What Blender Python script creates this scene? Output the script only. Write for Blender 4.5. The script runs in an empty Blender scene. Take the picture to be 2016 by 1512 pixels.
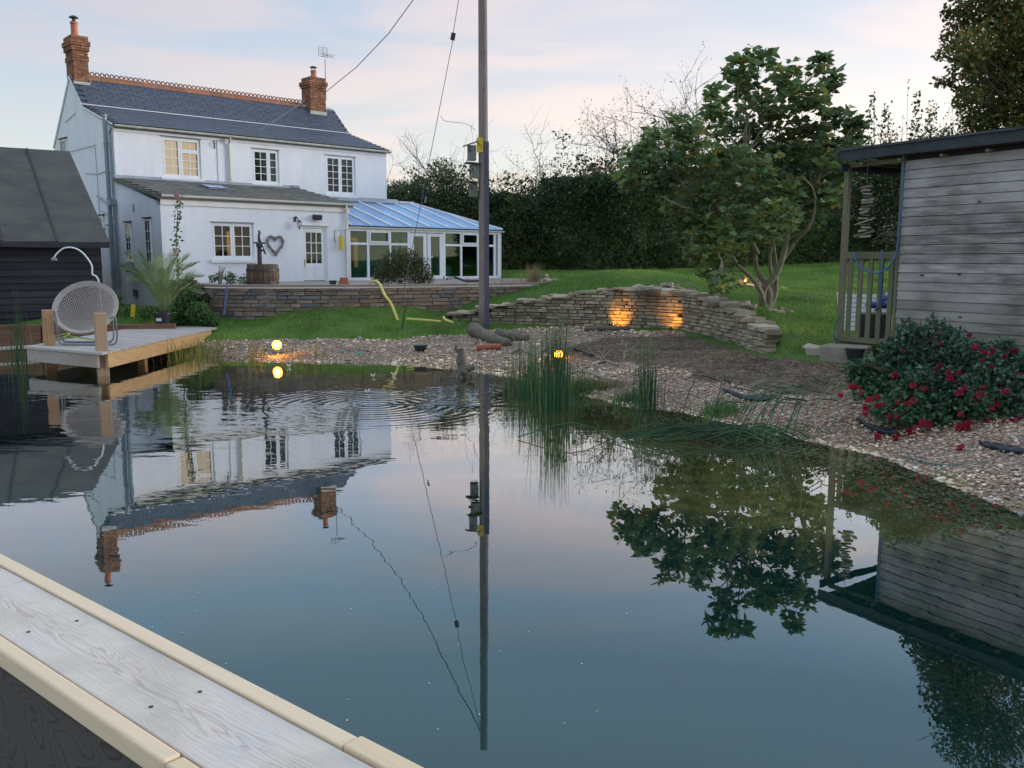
import bpy, math, random
import numpy as np
from mathutils import Vector, Matrix, Euler

# ---------------------------------------------------------------- camera, sky, sun, exposure
sc = bpy.context.scene
C = sc.collection
FPX, PITCH, EYE, ROLL = 1760.0, math.radians(7.9), 1.75, math.atan(28 / 12674)
cam_d = bpy.data.cameras.new('camera')
cam = bpy.data.objects.new('camera', cam_d)
C.objects.link(cam)
cam_d.sensor_width = 36.0
cam_d.lens = 36.0 * FPX / 2016.0
cam_d.clip_end = 3000
cam_d.clip_start = 0.05
cam.location = (0, 0, EYE)
cam.rotation_euler = (Matrix.Rotation(math.pi / 2 - PITCH, 4, 'X') @ Matrix.Rotation(ROLL, 4, 'Z')).to_euler()
sc.camera = cam

SUN_AZ, SUN_EL = math.radians(76), math.radians(7)
w = bpy.data.worlds.new('World')
sc.world = w
w.use_nodes = True
nt = w.node_tree
nt.nodes.clear()


def N(nt, t, **k):
    n = nt.nodes.new(t)
    for a, b in k.items():
        setattr(n, a, b)
    return n


def L(nt, a, b):
    nt.links.new(a, b)


def mth(nt, op, a, b=None, clamp=False):
    n = N(nt, 'ShaderNodeMath', operation=op)
    n.use_clamp = clamp
    for i, v in enumerate((a, b)):
        if v is None:
            continue
        if isinstance(v, (int, float)):
            n.inputs[i].default_value = v
        else:
            L(nt, v, n.inputs[i])
    return n.outputs[0]


def ramp(nt, fac, stops, interp='LINEAR'):
    n = N(nt, 'ShaderNodeValToRGB')
    r = n.color_ramp
    r.interpolation = interp
    while len(r.elements) < len(stops):
        r.elements.new(0.5)
    for e, (p, c) in zip(r.elements, stops):
        e.position = p
        e.color = tuple(c) + (1,) if len(c) == 3 else c
    if fac is not None:
        L(nt, fac, n.inputs[0])
    return n.outputs[0]


def mixc(nt, fac, a, b, mode='MIX'):
    n = N(nt, 'ShaderNodeMix', data_type='RGBA', blend_type=mode)
    for i, v in ((0, fac), (6, a), (7, b)):
        if isinstance(v, (int, float)):
            n.inputs[i].default_value = v
        elif isinstance(v, (tuple, list)):
            n.inputs[i].default_value = tuple(v) + (1,)
        else:
            L(nt, v, n.inputs[i])
    return n.outputs[2]


def build_sky():
    nt = w.node_tree
    out = N(nt, 'ShaderNodeOutputWorld')
    add = N(nt, 'ShaderNodeAddShader')
    L(nt, add.outputs[0], out.inputs[0])
    sky = N(nt, 'ShaderNodeTexSky', sky_type='NISHITA')
    sky.sun_disc = False
    sky.sun_elevation = SUN_EL
    sky.sun_rotation = SUN_AZ
    sky.dust_density = 0.0
    sky.air_density = 1.0
    b1 = N(nt, 'ShaderNodeBackground')
    b1.inputs[1].default_value = 0.05
    L(nt, sky.outputs[0], b1.inputs[0])
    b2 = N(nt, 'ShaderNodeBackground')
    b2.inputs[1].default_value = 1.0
    L(nt, b1.outputs[0], add.inputs[0])
    L(nt, b2.outputs[0], add.inputs[1])
    tc = N(nt, 'ShaderNodeTexCoord')
    sep = N(nt, 'ShaderNodeSeparateXYZ')
    L(nt, tc.outputs['Generated'], sep.inputs[0])
    x, y, z = sep.outputs
    zc = mth(nt, 'MAXIMUM', z, 0.0)
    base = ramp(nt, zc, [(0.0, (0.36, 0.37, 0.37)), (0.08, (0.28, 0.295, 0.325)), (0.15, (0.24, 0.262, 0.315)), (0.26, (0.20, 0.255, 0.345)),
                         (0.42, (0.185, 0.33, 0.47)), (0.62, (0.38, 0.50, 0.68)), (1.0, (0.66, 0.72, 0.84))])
    # evening glow low over the horizon, to the right of north
    gd = N(nt, 'ShaderNodeVectorMath', operation='DOT_PRODUCT')
    L(nt, tc.outputs['Generated'], gd.inputs[0])
    ga = math.radians(30)
    gd.inputs[1].default_value = (math.sin(ga), math.cos(ga), 0.0)
    g = mth(nt, 'POWER', mth(nt, 'MAXIMUM', gd.outputs['Value'], 0.0), 11.0)
    ez = mth(nt, 'POWER', 2.718, mth(nt, 'MULTIPLY', zc, -8.5))
    gl = mth(nt, 'MULTIPLY', g, ez)
    col = mixc(nt, gl, base, (1.05, 0.88, 0.72))
    # soft stretched cloud bands, pinker toward the glow
    den = mth(nt, 'ADD', zc, 0.10)
    comb = N(nt, 'ShaderNodeCombineXYZ')
    L(nt, mth(nt, 'DIVIDE', x, den), comb.inputs[0])
    L(nt, mth(nt, 'MULTIPLY', mth(nt, 'DIVIDE', y, den), 1.5), comb.inputs[1])
    no = N(nt, 'ShaderNodeTexNoise')
    no.inputs['Scale'].default_value = 0.8
    no.inputs['Detail'].default_value = 5
    no.inputs['Roughness'].default_value = 0.5
    no.inputs['Distortion'].default_value = 0.6
    L(nt, comb.outputs[0], no.inputs['Vector'])
    cl = ramp(nt, no.outputs['Fac'], [(0.40, (0, 0, 0)), (0.60, (1, 1, 1))], 'EASE')
    clf = mth(nt, 'MULTIPLY', cl, 1.0)
    fade = ramp(nt, zc, [(0.0, (0.3,) * 3), (0.06, (1,) * 3), (0.28, (0.85,) * 3), (0.42, (0.22,) * 3), (0.8, (0.2,) * 3)])
    clf = mth(nt, 'MULTIPLY', clf, fade)
    g2 = mth(nt, 'POWER', mth(nt, 'MAXIMUM', gd.outputs['Value'], 0.0), 3.0)
    ccol = mixc(nt, g2, (0.25, 0.235, 0.28), (0.54, 0.40, 0.35))
    col = mixc(nt, clf, col, ccol)
    # pink blush band between about 8 and 16 degrees toward the glow
    bl = ramp(nt, zc, [(0.05, (0, 0, 0)), (0.16, (1, 1, 1)), (0.24, (0.55,) * 3), (0.42, (0, 0, 0))], 'EASE')
    col = mixc(nt, mth(nt, 'MULTIPLY', mth(nt, 'MULTIPLY', bl, g2), 0.6), col, (0.52, 0.39, 0.36))
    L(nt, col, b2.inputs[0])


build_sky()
sun_d = bpy.data.lights.new('sun', 'SUN')
sun_d.energy = 2.1
sun_d.angle = math.radians(20)
sun_d.color = (1.0, 0.92, 0.86)
sun = bpy.data.objects.new('sun', sun_d)
C.objects.link(sun)
sv = Vector((math.sin(SUN_AZ) * math.cos(SUN_EL), math.cos(SUN_AZ) * math.cos(SUN_EL), math.sin(SUN_EL)))
sun.rotation_euler = sv.to_track_quat('Z', 'Y').to_euler()
sun.location = sv * 40
sc.view_settings.view_transform = 'Standard'
sc.view_settings.look = 'None'
sc.view_settings.gamma = 1
sc.view_settings.exposure = 0.80
sc.view_settings.use_curve_mapping = False
try:
    sc.cycles.transparent_max_bounces = 24
    sc.cycles.max_bounces = 8
except Exception:
    pass

# ---------------------------------------------------------------- survey helpers: a sight line from the eye to a known distance or height
cp, sp = math.cos(PITCH), math.sin(PITCH)
cr, sr = math.cos(ROLL), math.sin(ROLL)


def ray(px, py):
    x, y = px - 1008, py - 756
    xr, yd = x * cr + y * sr, -x * sr + y * cr
    v = np.array([xr, cp * FPX - sp * yd, -sp * FPX - cp * yd])
    return v / v[1]


def at(px, py, Y):
    return np.array([0, 0, EYE]) + ray(px, py) * Y


def onz(px, py, z):
    r = ray(px, py)
    return np.array([0, 0, EYE]) + r * ((z - EYE) / r[2])


def px2m(n, Y):
    return n * Y / FPX


# ---------------------------------------------------------------- object helpers
OFF = {}


def root_of(o):
    while o.parent:
        o = o.parent
    return o


def tag(o, label, cat, group=None, kind=None):
    o['label'] = label
    o['category'] = cat
    if group:
        o['group'] = group
    if kind:
        o['kind'] = kind
    return o


def thing(name, label, cat, loc, rz=0, group=None, local=False):
    o = bpy.data.objects.new(name, None)
    C.objects.link(o)
    o.empty_display_size = 0.2
    o.location = tuple(float(v) for v in loc)
    o.rotation_euler = (0, 0, rz)
    tag(o, label, cat, group)
    OFF[o.name] = (0, 0, float(loc[2])) if local == 'z' else ((0, 0, 0) if local else tuple(o.location))
    return o


def link(name, me, parent=None, loc=(0, 0, 0), rot=None, scale=None):
    o = bpy.data.objects.new(name, me)
    C.objects.link(o)
    if parent is not None:
        o.parent = parent
        off = OFF.get(root_of(parent).name, (0, 0, 0))
        loc = (loc[0] - off[0], loc[1] - off[1], loc[2] - off[2])
    o.location = [float(v) for v in loc]
    if rot is not None:
        o.rotation_euler = rot
    if scale is not None:
        o.scale = scale
    return o


def fast_mesh(name, V, F, mat, smooth=False):
    """V (n,3) array, F (m,k) array with constant k."""
    V = np.asarray(V, dtype=np.float32)
    F = np.asarray(F, dtype=np.int32)
    me = bpy.data.meshes.new(name)
    me.vertices.add(len(V))
    me.vertices.foreach_set('co', V.ravel())
    k = F.shape[1]
    me.loops.add(F.size)
    me.loops.foreach_set('vertex_index', F.ravel())
    me.polygons.add(len(F))
    me.polygons.foreach_set('loop_start', np.arange(0, F.size, k, dtype=np.int32))
    me.polygons.foreach_set('loop_total', np.full(len(F), k, dtype=np.int32))
    if smooth:
        me.polygons.foreach_set('use_smooth', np.ones(len(F), dtype=bool))
    me.update(calc_edges=True)
    if mat:
        me.materials.append(mat)
    return me


class MB:
    def __init__(s):
        s.v = []
        s.f = []

    def add(s, vs, fs):
        b = len(s.v)
        s.v += [tuple(float(c) for c in v) for v in vs]
        s.f += [tuple(b + i for i in f) for f in fs]
        return s

    def box(s, a, b, top=None):
        x0, y0, z0 = a
        x1, y1, z1 = b
        return s.add([(x0, y0, z0), (x1, y0, z0), (x1, y1, z0), (x0, y1, z0), (x0, y0, z1), (x1, y0, z1), (x1, y1, z1), (x0, y1, z1)],
                     [(0, 3, 2, 1), (4, 5, 6, 7), (0, 1, 5, 4), (1, 2, 6, 5), (2, 3, 7, 6), (3, 0, 4, 7)])

    def obox(s, c, size, rot=(0, 0, 0)):
        M = Euler(rot).to_matrix()
        hx, hy, hz = [q / 2 for q in size]
        vs = []
        for q in ((-1, -1, -1), (1, -1, -1), (1, 1, -1), (-1, 1, -1), (-1, -1, 1), (1, -1, 1), (1, 1, 1), (-1, 1, 1)):
            p = M @ Vector((q[0] * hx, q[1] * hy, q[2] * hz))
            vs.append((c[0] + p.x, c[1] + p.y, c[2] + p.z))
        return s.add(vs, [(0, 3, 2, 1), (4, 5, 6, 7), (0, 1, 5, 4), (1, 2, 6, 5), (2, 3, 7, 6), (3, 0, 4, 7)])

    def beam(s, p, q, w, h, up=(0, 0, 1)):
        """box from p to q, w across, h along up"""
        p, q = Vector([float(c) for c in p]), Vector([float(c) for c in q])
        d = (q - p).normalized()
        u = Vector(up)
        a = d.cross(u)
        if a.length < 1e-4:
            a = d.cross(Vector((1, 0, 0)))
        a.normalize()
        b = a.cross(d)
        vs = []
        for e in (p, q):
            for i, j in ((-1, -1), (1, -1), (1, 1), (-1, 1)):
                vs.append(e + a * (w / 2 * i) + b * (h / 2 * j))
        return s.add(vs, [(3, 2, 1, 0), (4, 5, 6, 7), (0, 1, 5, 4), (1, 2, 6, 5), (2, 3, 7, 6), (3, 0, 4, 7)])

    def tube(s, pts, r, n=6, cap=True):
        pts = [Vector([float(c) for c in p]) for p in pts]
        m = len(pts)
        rs = r if isinstance(r, (list, tuple)) else [r] * m
        ref = None
        b = len(s.v)
        for i, p in enumerate(pts):
            d = (pts[min(i + 1, m - 1)] - pts[max(i - 1, 0)])
            if d.length < 1e-9:
                d = Vector((0, 0, 1))
            d.normalize()
            if ref is None:
                ref = d.orthogonal().normalized()
            else:
                ref = (ref - d * ref.dot(d))
                if ref.length < 1e-6:
                    ref = d.orthogonal()
                ref.normalize()
            e = d.cross(ref)
            for k in range(n):
                t = 2 * math.pi * k / n
                s.v.append(tuple(p + ref * (math.cos(t) * rs[i]) + e * (math.sin(t) * rs[i])))
        for i in range(m - 1):
            for k in range(n):
                k2 = (k + 1) % n
                s.f.append((b + i * n + k, b + i * n + k2, b + (i + 1) * n + k2, b + (i + 1) * n + k))
        if cap:
            s.f.append(tuple(b + k for k in range(n))[::-1])
            s.f.append(tuple(b + (m - 1) * n + k for k in range(n)))
        return s

    def lathe(s, prof, c=(0, 0, 0), n=16, cap=True, ax=None):
        """prof list of (r,z)"""
        b = len(s.v)
        for r, z in prof:
            for k in range(n):
                t = 2 * math.pi * k / n
                s.v.append((c[0] + r * math.cos(t), c[1] + r * math.sin(t), c[2] + z))
        m = len(prof)
        for i in range(m - 1):
            for k in range(n):
                k2 = (k + 1) % n
                s.f.append((b + i * n + k, b + i * n + k2, b + (i + 1) * n + k2, b + (i + 1) * n + k))
        if cap:
            s.f.append(tuple(b + k for k in range(n))[::-1])
            s.f.append(tuple(b + (m - 1) * n + k for k in range(n)))
        return s

    def prism(s, poly, z0, z1):
        n = len(poly)
        b = len(s.v)
        for z in (z0, z1):
            for p in poly:
                s.v.append((float(p[0]), float(p[1]), float(z)))
        s.f.append(tuple(b + i for i in range(n))[::-1])
        s.f.append(tuple(b + n + i for i in range(n)))
        for i in range(n):
            j = (i + 1) % n
            s.f.append((b + i, b + j, b + n + j, b + n + i))
        return s

    def yprism(s, poly, y0, y1):
        """poly in (x,z), extruded along y"""
        n = len(poly)
        b = len(s.v)
        for y in (y0, y1):
            for p in poly:
                s.v.append((float(p[0]), float(y), float(p[1])))
        s.f.append(tuple(b + i for i in range(n)))
        s.f.append(tuple(b + n + i for i in range(n))[::-1])
        for i in range(n):
            j = (i + 1) % n
            s.f.append((b + j, b + i, b + n + i, b + n + j))
        return s

    def xprism(s, poly, x0, x1):
        """poly in (y,z), extruded along x"""
        n = len(poly)
        b = len(s.v)
        for x in (x0, x1):
            for p in poly:
                s.v.append((float(x), float(p[0]), float(p[1])))
        s.f.append(tuple(b + i for i in range(n))[::-1])
        s.f.append(tuple(b + n + i for i in range(n)))
        for i in range(n):
            j = (i + 1) % n
            s.f.append((b + i, b + j, b + n + j, b + n + i))
        return s

    def slab(s, quad, t):
        """quad of 4 3-d points, thickened by t along -normal"""
        q = [Vector([float(c) for c in p]) for p in quad]
        nrm = (q[1] - q[0]).cross(q[-1] - q[0]).normalized()
        n = len(q)
        vs = q + [p - nrm * t for p in q]
        fs = [tuple(range(n)), tuple(range(2 * n - 1, n - 1, -1))]
        for i in range(n):
            j = (i + 1) % n
            fs.append((j, i, n + i, n + j))
        return s.add(vs, fs)

    def ell(s, c, r, n=8, m=5):
        b = []
        for i in range(m + 1):
            t = math.pi * i / m
            b.append((max(1e-3, math.sin(t)), -math.cos(t)))
        k = len(s.v)
        s.lathe([(q[0], q[1]) for q in b], (0, 0, 0), n)
        for i in range(k, len(s.v)):
            v = s.v[i]
            s.v[i] = (c[0] + v[0] * r[0], c[1] + v[1] * r[1], c[2] + v[2] * r[2])
        return s

    def mesh(s, name, mat, smooth=False, off=(0, 0, 0)):
        me = bpy.data.meshes.new(name)
        me.from_pydata([(v[0] - off[0], v[1] - off[1], v[2] - off[2]) for v in s.v], [], s.f)
        if mat:
            me.materials.append(mat)
        if smooth:
            me.polygons.foreach_set('use_smooth', [True] * len(me.polygons))
        me.update()
        return me

    def build(s, name, mat, parent=None, smooth=False, bevel=0):
        if parent is not None:
            off = OFF.get(root_of(parent).name, (0, 0, 0))
        else:
            a = np.array(s.v)
            off = (float((a[:, 0].min() + a[:, 0].max()) / 2), float((a[:, 1].min() + a[:, 1].max()) / 2), float(a[:, 2].min()))
        me = s.mesh(name, mat, smooth, off)
        o = bpy.data.objects.new(name, me)
        C.objects.link(o)
        if parent is not None:
            o.parent = parent
        else:
            o.location = off
        if bevel:
            md = o.modifiers.new('bevel', 'BEVEL')
            md.width = bevel
            md.segments = 2
            md.limit_method = 'ANGLE'
        return o


def curve_pts(pts, n=24):
    """Catmull-Rom through pts"""
    P = [np.array(p, float) for p in pts]
    P = [2 * P[0] - P[1]] + P + [2 * P[-1] - P[-2]]
    out = []
    segs = len(P) - 3
    per = max(2, n // segs)
    for i in range(segs):
        p0, p1, p2, p3 = P[i:i + 4]
        for k in range(per):
            t = k / per
            out.append(0.5 * ((2 * p1) + (-p0 + p2) * t + (2 * p0 - 5 * p1 + 4 * p2 - p3) * t * t + (-p0 + 3 * p1 - 3 * p2 + p3) * t ** 3))
    out.append(P[-2])
    return out


# ---------------------------------------------------------------- materials
MATS = {}


def mat(name, c1, c2=None, scale=3.0, rough=0.8, spec=0.3, bump=0.0, bscale=None, rnd=0.0, metal=0.0, stretch=(1, 1, 1),
        detail=4, c3=None, world=False, emis=None, estr=0.0, wear=None):
    m = bpy.data.materials.new(name)
    m.use_nodes = True
    nt = m.node_tree
    b = nt.nodes['Principled BSDF']
    b.inputs['Roughness'].default_value = rough
    b.inputs['Specular IOR Level'].default_value = spec
    b.inputs['Metallic'].default_value = metal
    tc = N(nt, 'ShaderNodeTexCoord')
    if world:
        ge = N(nt, 'ShaderNodeNewGeometry')
        src = ge.outputs['Position']
    else:
        src = tc.outputs['Object']
    mp = N(nt, 'ShaderNodeMapping')
    mp.inputs['Scale'].default_value = stretch
    L(nt, src, mp.inputs[0])
    vec = mp.outputs[0]
    oi = N(nt, 'ShaderNodeObjectInfo')
    if rnd:
        ad = N(nt, 'ShaderNodeVectorMath', operation='ADD')
        cb = N(nt, 'ShaderNodeCombineXYZ')
        for i in range(3):
            L(nt, mth(nt, 'MULTIPLY', oi.outputs['Random'], 37.0 + 11 * i), cb.inputs[i])
        L(nt, vec, ad.inputs[0])
        L(nt, cb.outputs[0], ad.inputs[1])
        vec = ad.outputs[0]
    col = c1
    if c2 is not None:
        no = N(nt, 'ShaderNodeTexNoise')
        no.inputs['Scale'].default_value = scale
        no.inputs['Detail'].default_value = detail
        L(nt, vec, no.inputs['Vector'])
        st = [(0.3, c1), (0.7, c2)] if c3 is None else [(0.28, c1), (0.5, c2), (0.72, c3)]
        col = ramp(nt, no.outputs['Fac'], st)
    if wear is not None:
        wc, wscale, wlo, whi, amt = wear
        nw = N(nt, 'ShaderNodeTexNoise')
        nw.inputs['Scale'].default_value = wscale
        nw.inputs['Detail'].default_value = 6
        nw.inputs['Roughness'].default_value = 0.65
        L(nt, vec, nw.inputs['Vector'])
        f = ramp(nt, nw.outputs['Fac'], [(wlo, (0, 0, 0)), (whi, (amt,) * 3)])
        col = mixc(nt, f, col, wc)
    if rnd:
        f = mth(nt, 'ADD', mth(nt, 'MULTIPLY', oi.outputs['Random'], 2 * rnd), 1 - rnd)
        hs = N(nt, 'ShaderNodeHueSaturation')
        L(nt, f, hs.inputs['Value'])
        if isinstance(col, tuple):
            hs.inputs['Color'].default_value = tuple(col) + (1,)
        else:
            L(nt, col, hs.inputs['Color'])
        col = hs.outputs[0]
    if isinstance(col, tuple):
        b.inputs['Base Color'].default_value = tuple(col) + (1,)
    else:
        L(nt, col, b.inputs['Base Color'])
    if bump:
        nb = N(nt, 'ShaderNodeTexNoise')
        nb.inputs['Scale'].default_value = bscale or scale * 6
        nb.inputs['Detail'].default_value = 5
        L(nt, vec, nb.inputs['Vector'])
        bp = N(nt, 'ShaderNodeBump')
        bp.inputs['Strength'].default_value = bump
        bp.inputs['Distance'].default_value = 0.02
        L(nt, nb.outputs['Fac'], bp.inputs['Height'])
        L(nt, bp.outputs[0], b.inputs['Normal'])
    if emis is not None:
        b.inputs['Emission Color'].default_value = tuple(emis) + (1,)
        b.inputs['Emission Strength'].default_value = estr
    MATS[name] = m
    return m


def leafmat(name, cols, trans=0.25, rough=0.5, spec=0.35):
    m = bpy.data.materials.new(name)
    m.use_nodes = True
    nt = m.node_tree
    b = nt.nodes['Principled BSDF']
    ge = N(nt, 'ShaderNodeNewGeometry')
    st = [(i / max(1, len(cols) - 1), c) for i, c in enumerate(cols)]
    col = ramp(nt, ge.outputs['Random Per Island'], st)
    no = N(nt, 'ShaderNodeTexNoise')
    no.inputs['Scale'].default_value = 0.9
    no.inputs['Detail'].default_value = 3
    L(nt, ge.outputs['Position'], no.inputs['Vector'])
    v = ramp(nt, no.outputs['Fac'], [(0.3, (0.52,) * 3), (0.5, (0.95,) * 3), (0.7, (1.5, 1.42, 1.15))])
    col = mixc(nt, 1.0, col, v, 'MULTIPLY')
    L(nt, col, b.inputs['Base Color'])
    b.inputs['Roughness'].default_value = rough
    b.inputs['Specular IOR Level'].default_value = spec
    tr = N(nt, 'ShaderNodeBsdfTranslucent')
    L(nt, col, tr.inputs[0])
    mx = N(nt, 'ShaderNodeMixShader')
    mx.inputs[0].default_value = trans
    L(nt, b.outputs[0], mx.inputs[1])
    L(nt, tr.outputs[0], mx.inputs[2])
    L(nt, mx.outputs[0], nt.nodes['Material Output'].inputs[0])
    MATS[name] = m
    return m


def woodmat(name, c1, c2, rough=0.75, ringscale=9.0, axis=0, rnd=0.12, amt=0.6, stain=None, bump=0.15, stretchy=0.12):
    """grain: rings warped by low noise, stretched along the object's axis"""
    m = bpy.data.materials.new(name)
    m.use_nodes = True
    nt = m.node_tree
    b = nt.nodes['Principled BSDF']
    b.inputs['Roughness'].default_value = rough
    b.inputs['Specular IOR Level'].default_value = 0.25
    tc = N(nt, 'ShaderNodeTexCoord')
    mp = N(nt, 'ShaderNodeMapping')
    s = [1.0, 1.0, 1.0]
    s[axis] = stretchy
    mp.inputs['Scale'].default_value = s
    L(nt, tc.outputs['Object'], mp.inputs[0])
    oi = N(nt, 'ShaderNodeObjectInfo')
    ad = N(nt, 'ShaderNodeVectorMath', operation='ADD')
    cb = N(nt, 'ShaderNodeCombineXYZ')
    for i in range(3):
        L(nt, mth(nt, 'MULTIPLY', oi.outputs['Random'], 13.0 + 7 * i), cb.inputs[i])
    L(nt, mp.outputs[0], ad.inputs[0])
    L(nt, cb.outputs[0], ad.inputs[1])
    vec = ad.outputs[0]
    n1 = N(nt, 'ShaderNodeTexNoise')
    n1.inputs['Scale'].default_value = ringscale * 0.45
    n1.inputs['Detail'].default_value = 2
    n1.inputs['Distortion'].default_value = 0.4
    L(nt, vec, n1.inputs['Vector'])
    rings = mth(nt, 'FRACT', mth(nt, 'MULTIPLY', n1.outputs['Fac'], ringscale * 1.6))
    rg = ramp(nt, rings, [(0.0, (0, 0, 0)), (0.55, (0.35,) * 3), (0.9, (1, 1, 1)), (1.0, (0, 0, 0))])
    n2 = N(nt, 'ShaderNodeTexNoise')
    n2.inputs['Scale'].default_value = ringscale * 8
    n2.inputs['Detail'].default_value = 4
    L(nt, vec, n2.inputs['Vector'])
    f = mth(nt, 'ADD', mth(nt, 'MULTIPLY', rg, amt), mth(nt, 'MULTIPLY', n2.outputs['Fac'], 0.5), True)
    col = mixc(nt, f, c1, c2)
    if stain:
        n3 = N(nt, 'ShaderNodeTexNoise')
        n3.inputs['Scale'].default_value = stain[1]
        n3.inputs['Detail'].default_value = 5
        L(nt, vec, n3.inputs['Vector'])
        sf = ramp(nt, n3.outputs['Fac'], [(stain[2], (0, 0, 0)), (stain[3], (stain[4],) * 3)])
        col = mixc(nt, sf, col, stain[0])
    hs = N(nt, 'ShaderNodeHueSaturation')
    L(nt, mth(nt, 'ADD', mth(nt, 'MULTIPLY', oi.outputs['Random'], 2 * rnd), 1 - rnd), hs.inputs['Value'])
    L(nt, col, hs.inputs['Color'])
    L(nt, hs.outputs[0], b.inputs['Base Color'])
    bp = N(nt, 'ShaderNodeBump')
    bp.inputs['Strength'].default_value = bump
    bp.inputs['Distance'].default_value = 0.01
    L(nt, f, bp.inputs['Height'])
    L(nt, bp.outputs[0], b.inputs['Normal'])
    MATS[name] = m
    return m
white = mat('white_render', (0.80, 0.79, 0.82), (0.72, 0.72, 0.76), 1.3, 0.85, 0.2, wear=((0.50, 0.52, 0.52), 1.6, 0.52, 0.78, 0.45), stretch=(1.6, 1.6, .45))
# faint brick coursing under the white paint
def _paintbrick():
    m = MATS['white_render']
    nt = m.node_tree
    b = nt.nodes['Principled BSDF']
    tc = N(nt, 'ShaderNodeTexCoord')
    sp_ = N(nt, 'ShaderNodeSeparateXYZ')
    L(nt, tc.outputs['Object'], sp_.inputs[0])
    cb = N(nt, 'ShaderNodeCombineXYZ')
    L(nt, mth(nt, 'ADD', sp_.outputs[0], sp_.outputs[1]), cb.inputs[0])
    L(nt, sp_.outputs[2], cb.inputs[1])
    br = N(nt, 'ShaderNodeTexBrick')
    br.inputs['Scale'].default_value = 1.0
    br.inputs['Brick Width'].default_value = 0.225
    br.inputs['Row Height'].default_value = 0.075
    br.inputs['Mortar Size'].default_value = 0.008
    br.inputs['Mortar Smooth'].default_value = 0.5
    br.inputs['Color1'].default_value = (1, 1, 1, 1)
    br.inputs['Color2'].default_value = (0.86, 0.86, 0.86, 1)
    br.inputs['Mortar'].default_value = (0, 0, 0, 1)
    L(nt, cb.outputs[0], br.inputs['Vector'])
    no = N(nt, 'ShaderNodeTexNoise')
    no.inputs['Scale'].default_value = 14
    L(nt, tc.outputs['Object'], no.inputs['Vector'])
    h = mth(nt, 'ADD', mth(nt, 'MULTIPLY', br.outputs['Color'], 0.7), mth(nt, 'MULTIPLY', no.outputs['Fac'], 0.6))
    bp = N(nt, 'ShaderNodeBump')
    bp.inputs['Strength'].default_value = 0.30
    bp.inputs['Distance'].default_value = 0.008
    L(nt, h, bp.inputs['Height'])
    L(nt, bp.outputs[0], b.inputs['Normal'])
_paintbrick()
upvc = mat('white_frame', (0.80, 0.80, 0.81), (0.74, 0.74, 0.76), 3, 0.45, 0.4)
cream = mat('cream_gutter', (0.66, 0.62, 0.50), (0.45, 0.43, 0.33), 4, 0.6, 0.3)
whitegut = mat('white_gutter', (0.78, 0.75, 0.70), (0.68, 0.64, 0.58), 3, 0.5, 0.4)
greypipe = mat('grey_pipe', (0.30, 0.34, 0.36), (0.22, 0.26, 0.29), 5, 0.6, 0.3)
slate = mat('slate', (0.040, 0.050, 0.075), (0.065, 0.075, 0.10), 5, 0.6, 0.35, bump=0.3, rnd=0.07)
slate2 = mat('old_slate', (0.075, 0.078, 0.08), (0.13, 0.125, 0.11), 4, 0.8, 0.25, bump=0.4, rnd=0.2, c3=(0.11, 0.12, 0.08))
lead = mat('lead_flashing', (0.32, 0.34, 0.36), (0.24, 0.26, 0.28), 5, 0.5, 0.4)
leadwhite = mat('mortar_flashing', (0.50, 0.49, 0.46), (0.35, 0.35, 0.34), 5, 0.85)
ridget = mat('ridge_terracotta', (0.34, 0.10, 0.05), (0.22, 0.12, 0.07), 5, 0.85, rnd=0.2, c3=(0.42, 0.13, 0.06))
brick = mat('chimney_brick', (0.30, 0.11, 0.06), (0.20, 0.10, 0.06), 8, 0.9, rnd=0.35, c3=(0.36, 0.15, 0.08))
mortar = mat('mortar', (0.30, 0.25, 0.20), (0.18, 0.15, 0.12), 8, 0.95)
potclay = mat('clay_pot', (0.55, 0.19, 0.10), (0.44, 0.15, 0.08), 6, 0.8)
darkmetal = mat('dark_metal', (0.03, 0.03, 0.035), (0.06, 0.05, 0.05), 20, 0.5, 0.4)
bluepane = mat('blue_roof_sheet', (0.12, 0.25, 0.46), (0.17, 0.32, 0.54), 2, 0.22, 0.5, rnd=0.12)
tealwall = mat('teal_inside_wall', (0.34, 0.52, 0.54), (0.28, 0.45, 0.48), 3, 0.9)
pinewood = woodmat('orange_pine', (0.55, 0.22, 0.06), (0.40, 0.14, 0.03), axis=2)
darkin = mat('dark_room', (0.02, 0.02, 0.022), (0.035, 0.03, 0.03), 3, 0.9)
litblind = mat('lit_blind', (0.80, 0.66, 0.50), (0.72, 0.56, 0.42), 6, 0.9, emis=(1.0, 0.66, 0.42), estr=0.36, stretch=(1, 1, 8))
glowwood = mat('glowing_room_door', (0.5, 0.22, 0.05), (0.35, 0.14, 0.03), 4, 0.7, emis=(0.9, 0.35, 0.07), estr=0.22)  # room lamplight put into the wood's own emission
greyblind = mat('grey_blind', (0.25, 0.25, 0.26), (0.18, 0.18, 0.19), 6, 0.9)
felt = mat('roof_felt', (0.052, 0.052, 0.050), (0.078, 0.077, 0.070), 1.2, 0.92, 0.15, bump=0.3, bscale=60, wear=((0.095, 0.10, 0.070), 2.2, 0.45, 0.75, 0.6))
blackboard = mat('black_boards', (0.014, 0.014, 0.020), (0.034, 0.033, 0.040), 3, 0.75, 0.25, bump=0.4, bscale=20, rnd=0.3, stretch=(0.3, 1, 4))
sleeper = mat('sleeper_brown', (0.13, 0.065, 0.04), (0.20, 0.10, 0.06), 3, 0.85, stretch=(0.4, 0.4, 3), bump=0.4, c3=(0.09, 0.05, 0.035), rnd=0.15)
dockwood = woodmat('dock_board', (0.46, 0.41, 0.37), (0.33, 0.28, 0.25), axis=0, rnd=0.10)
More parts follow.
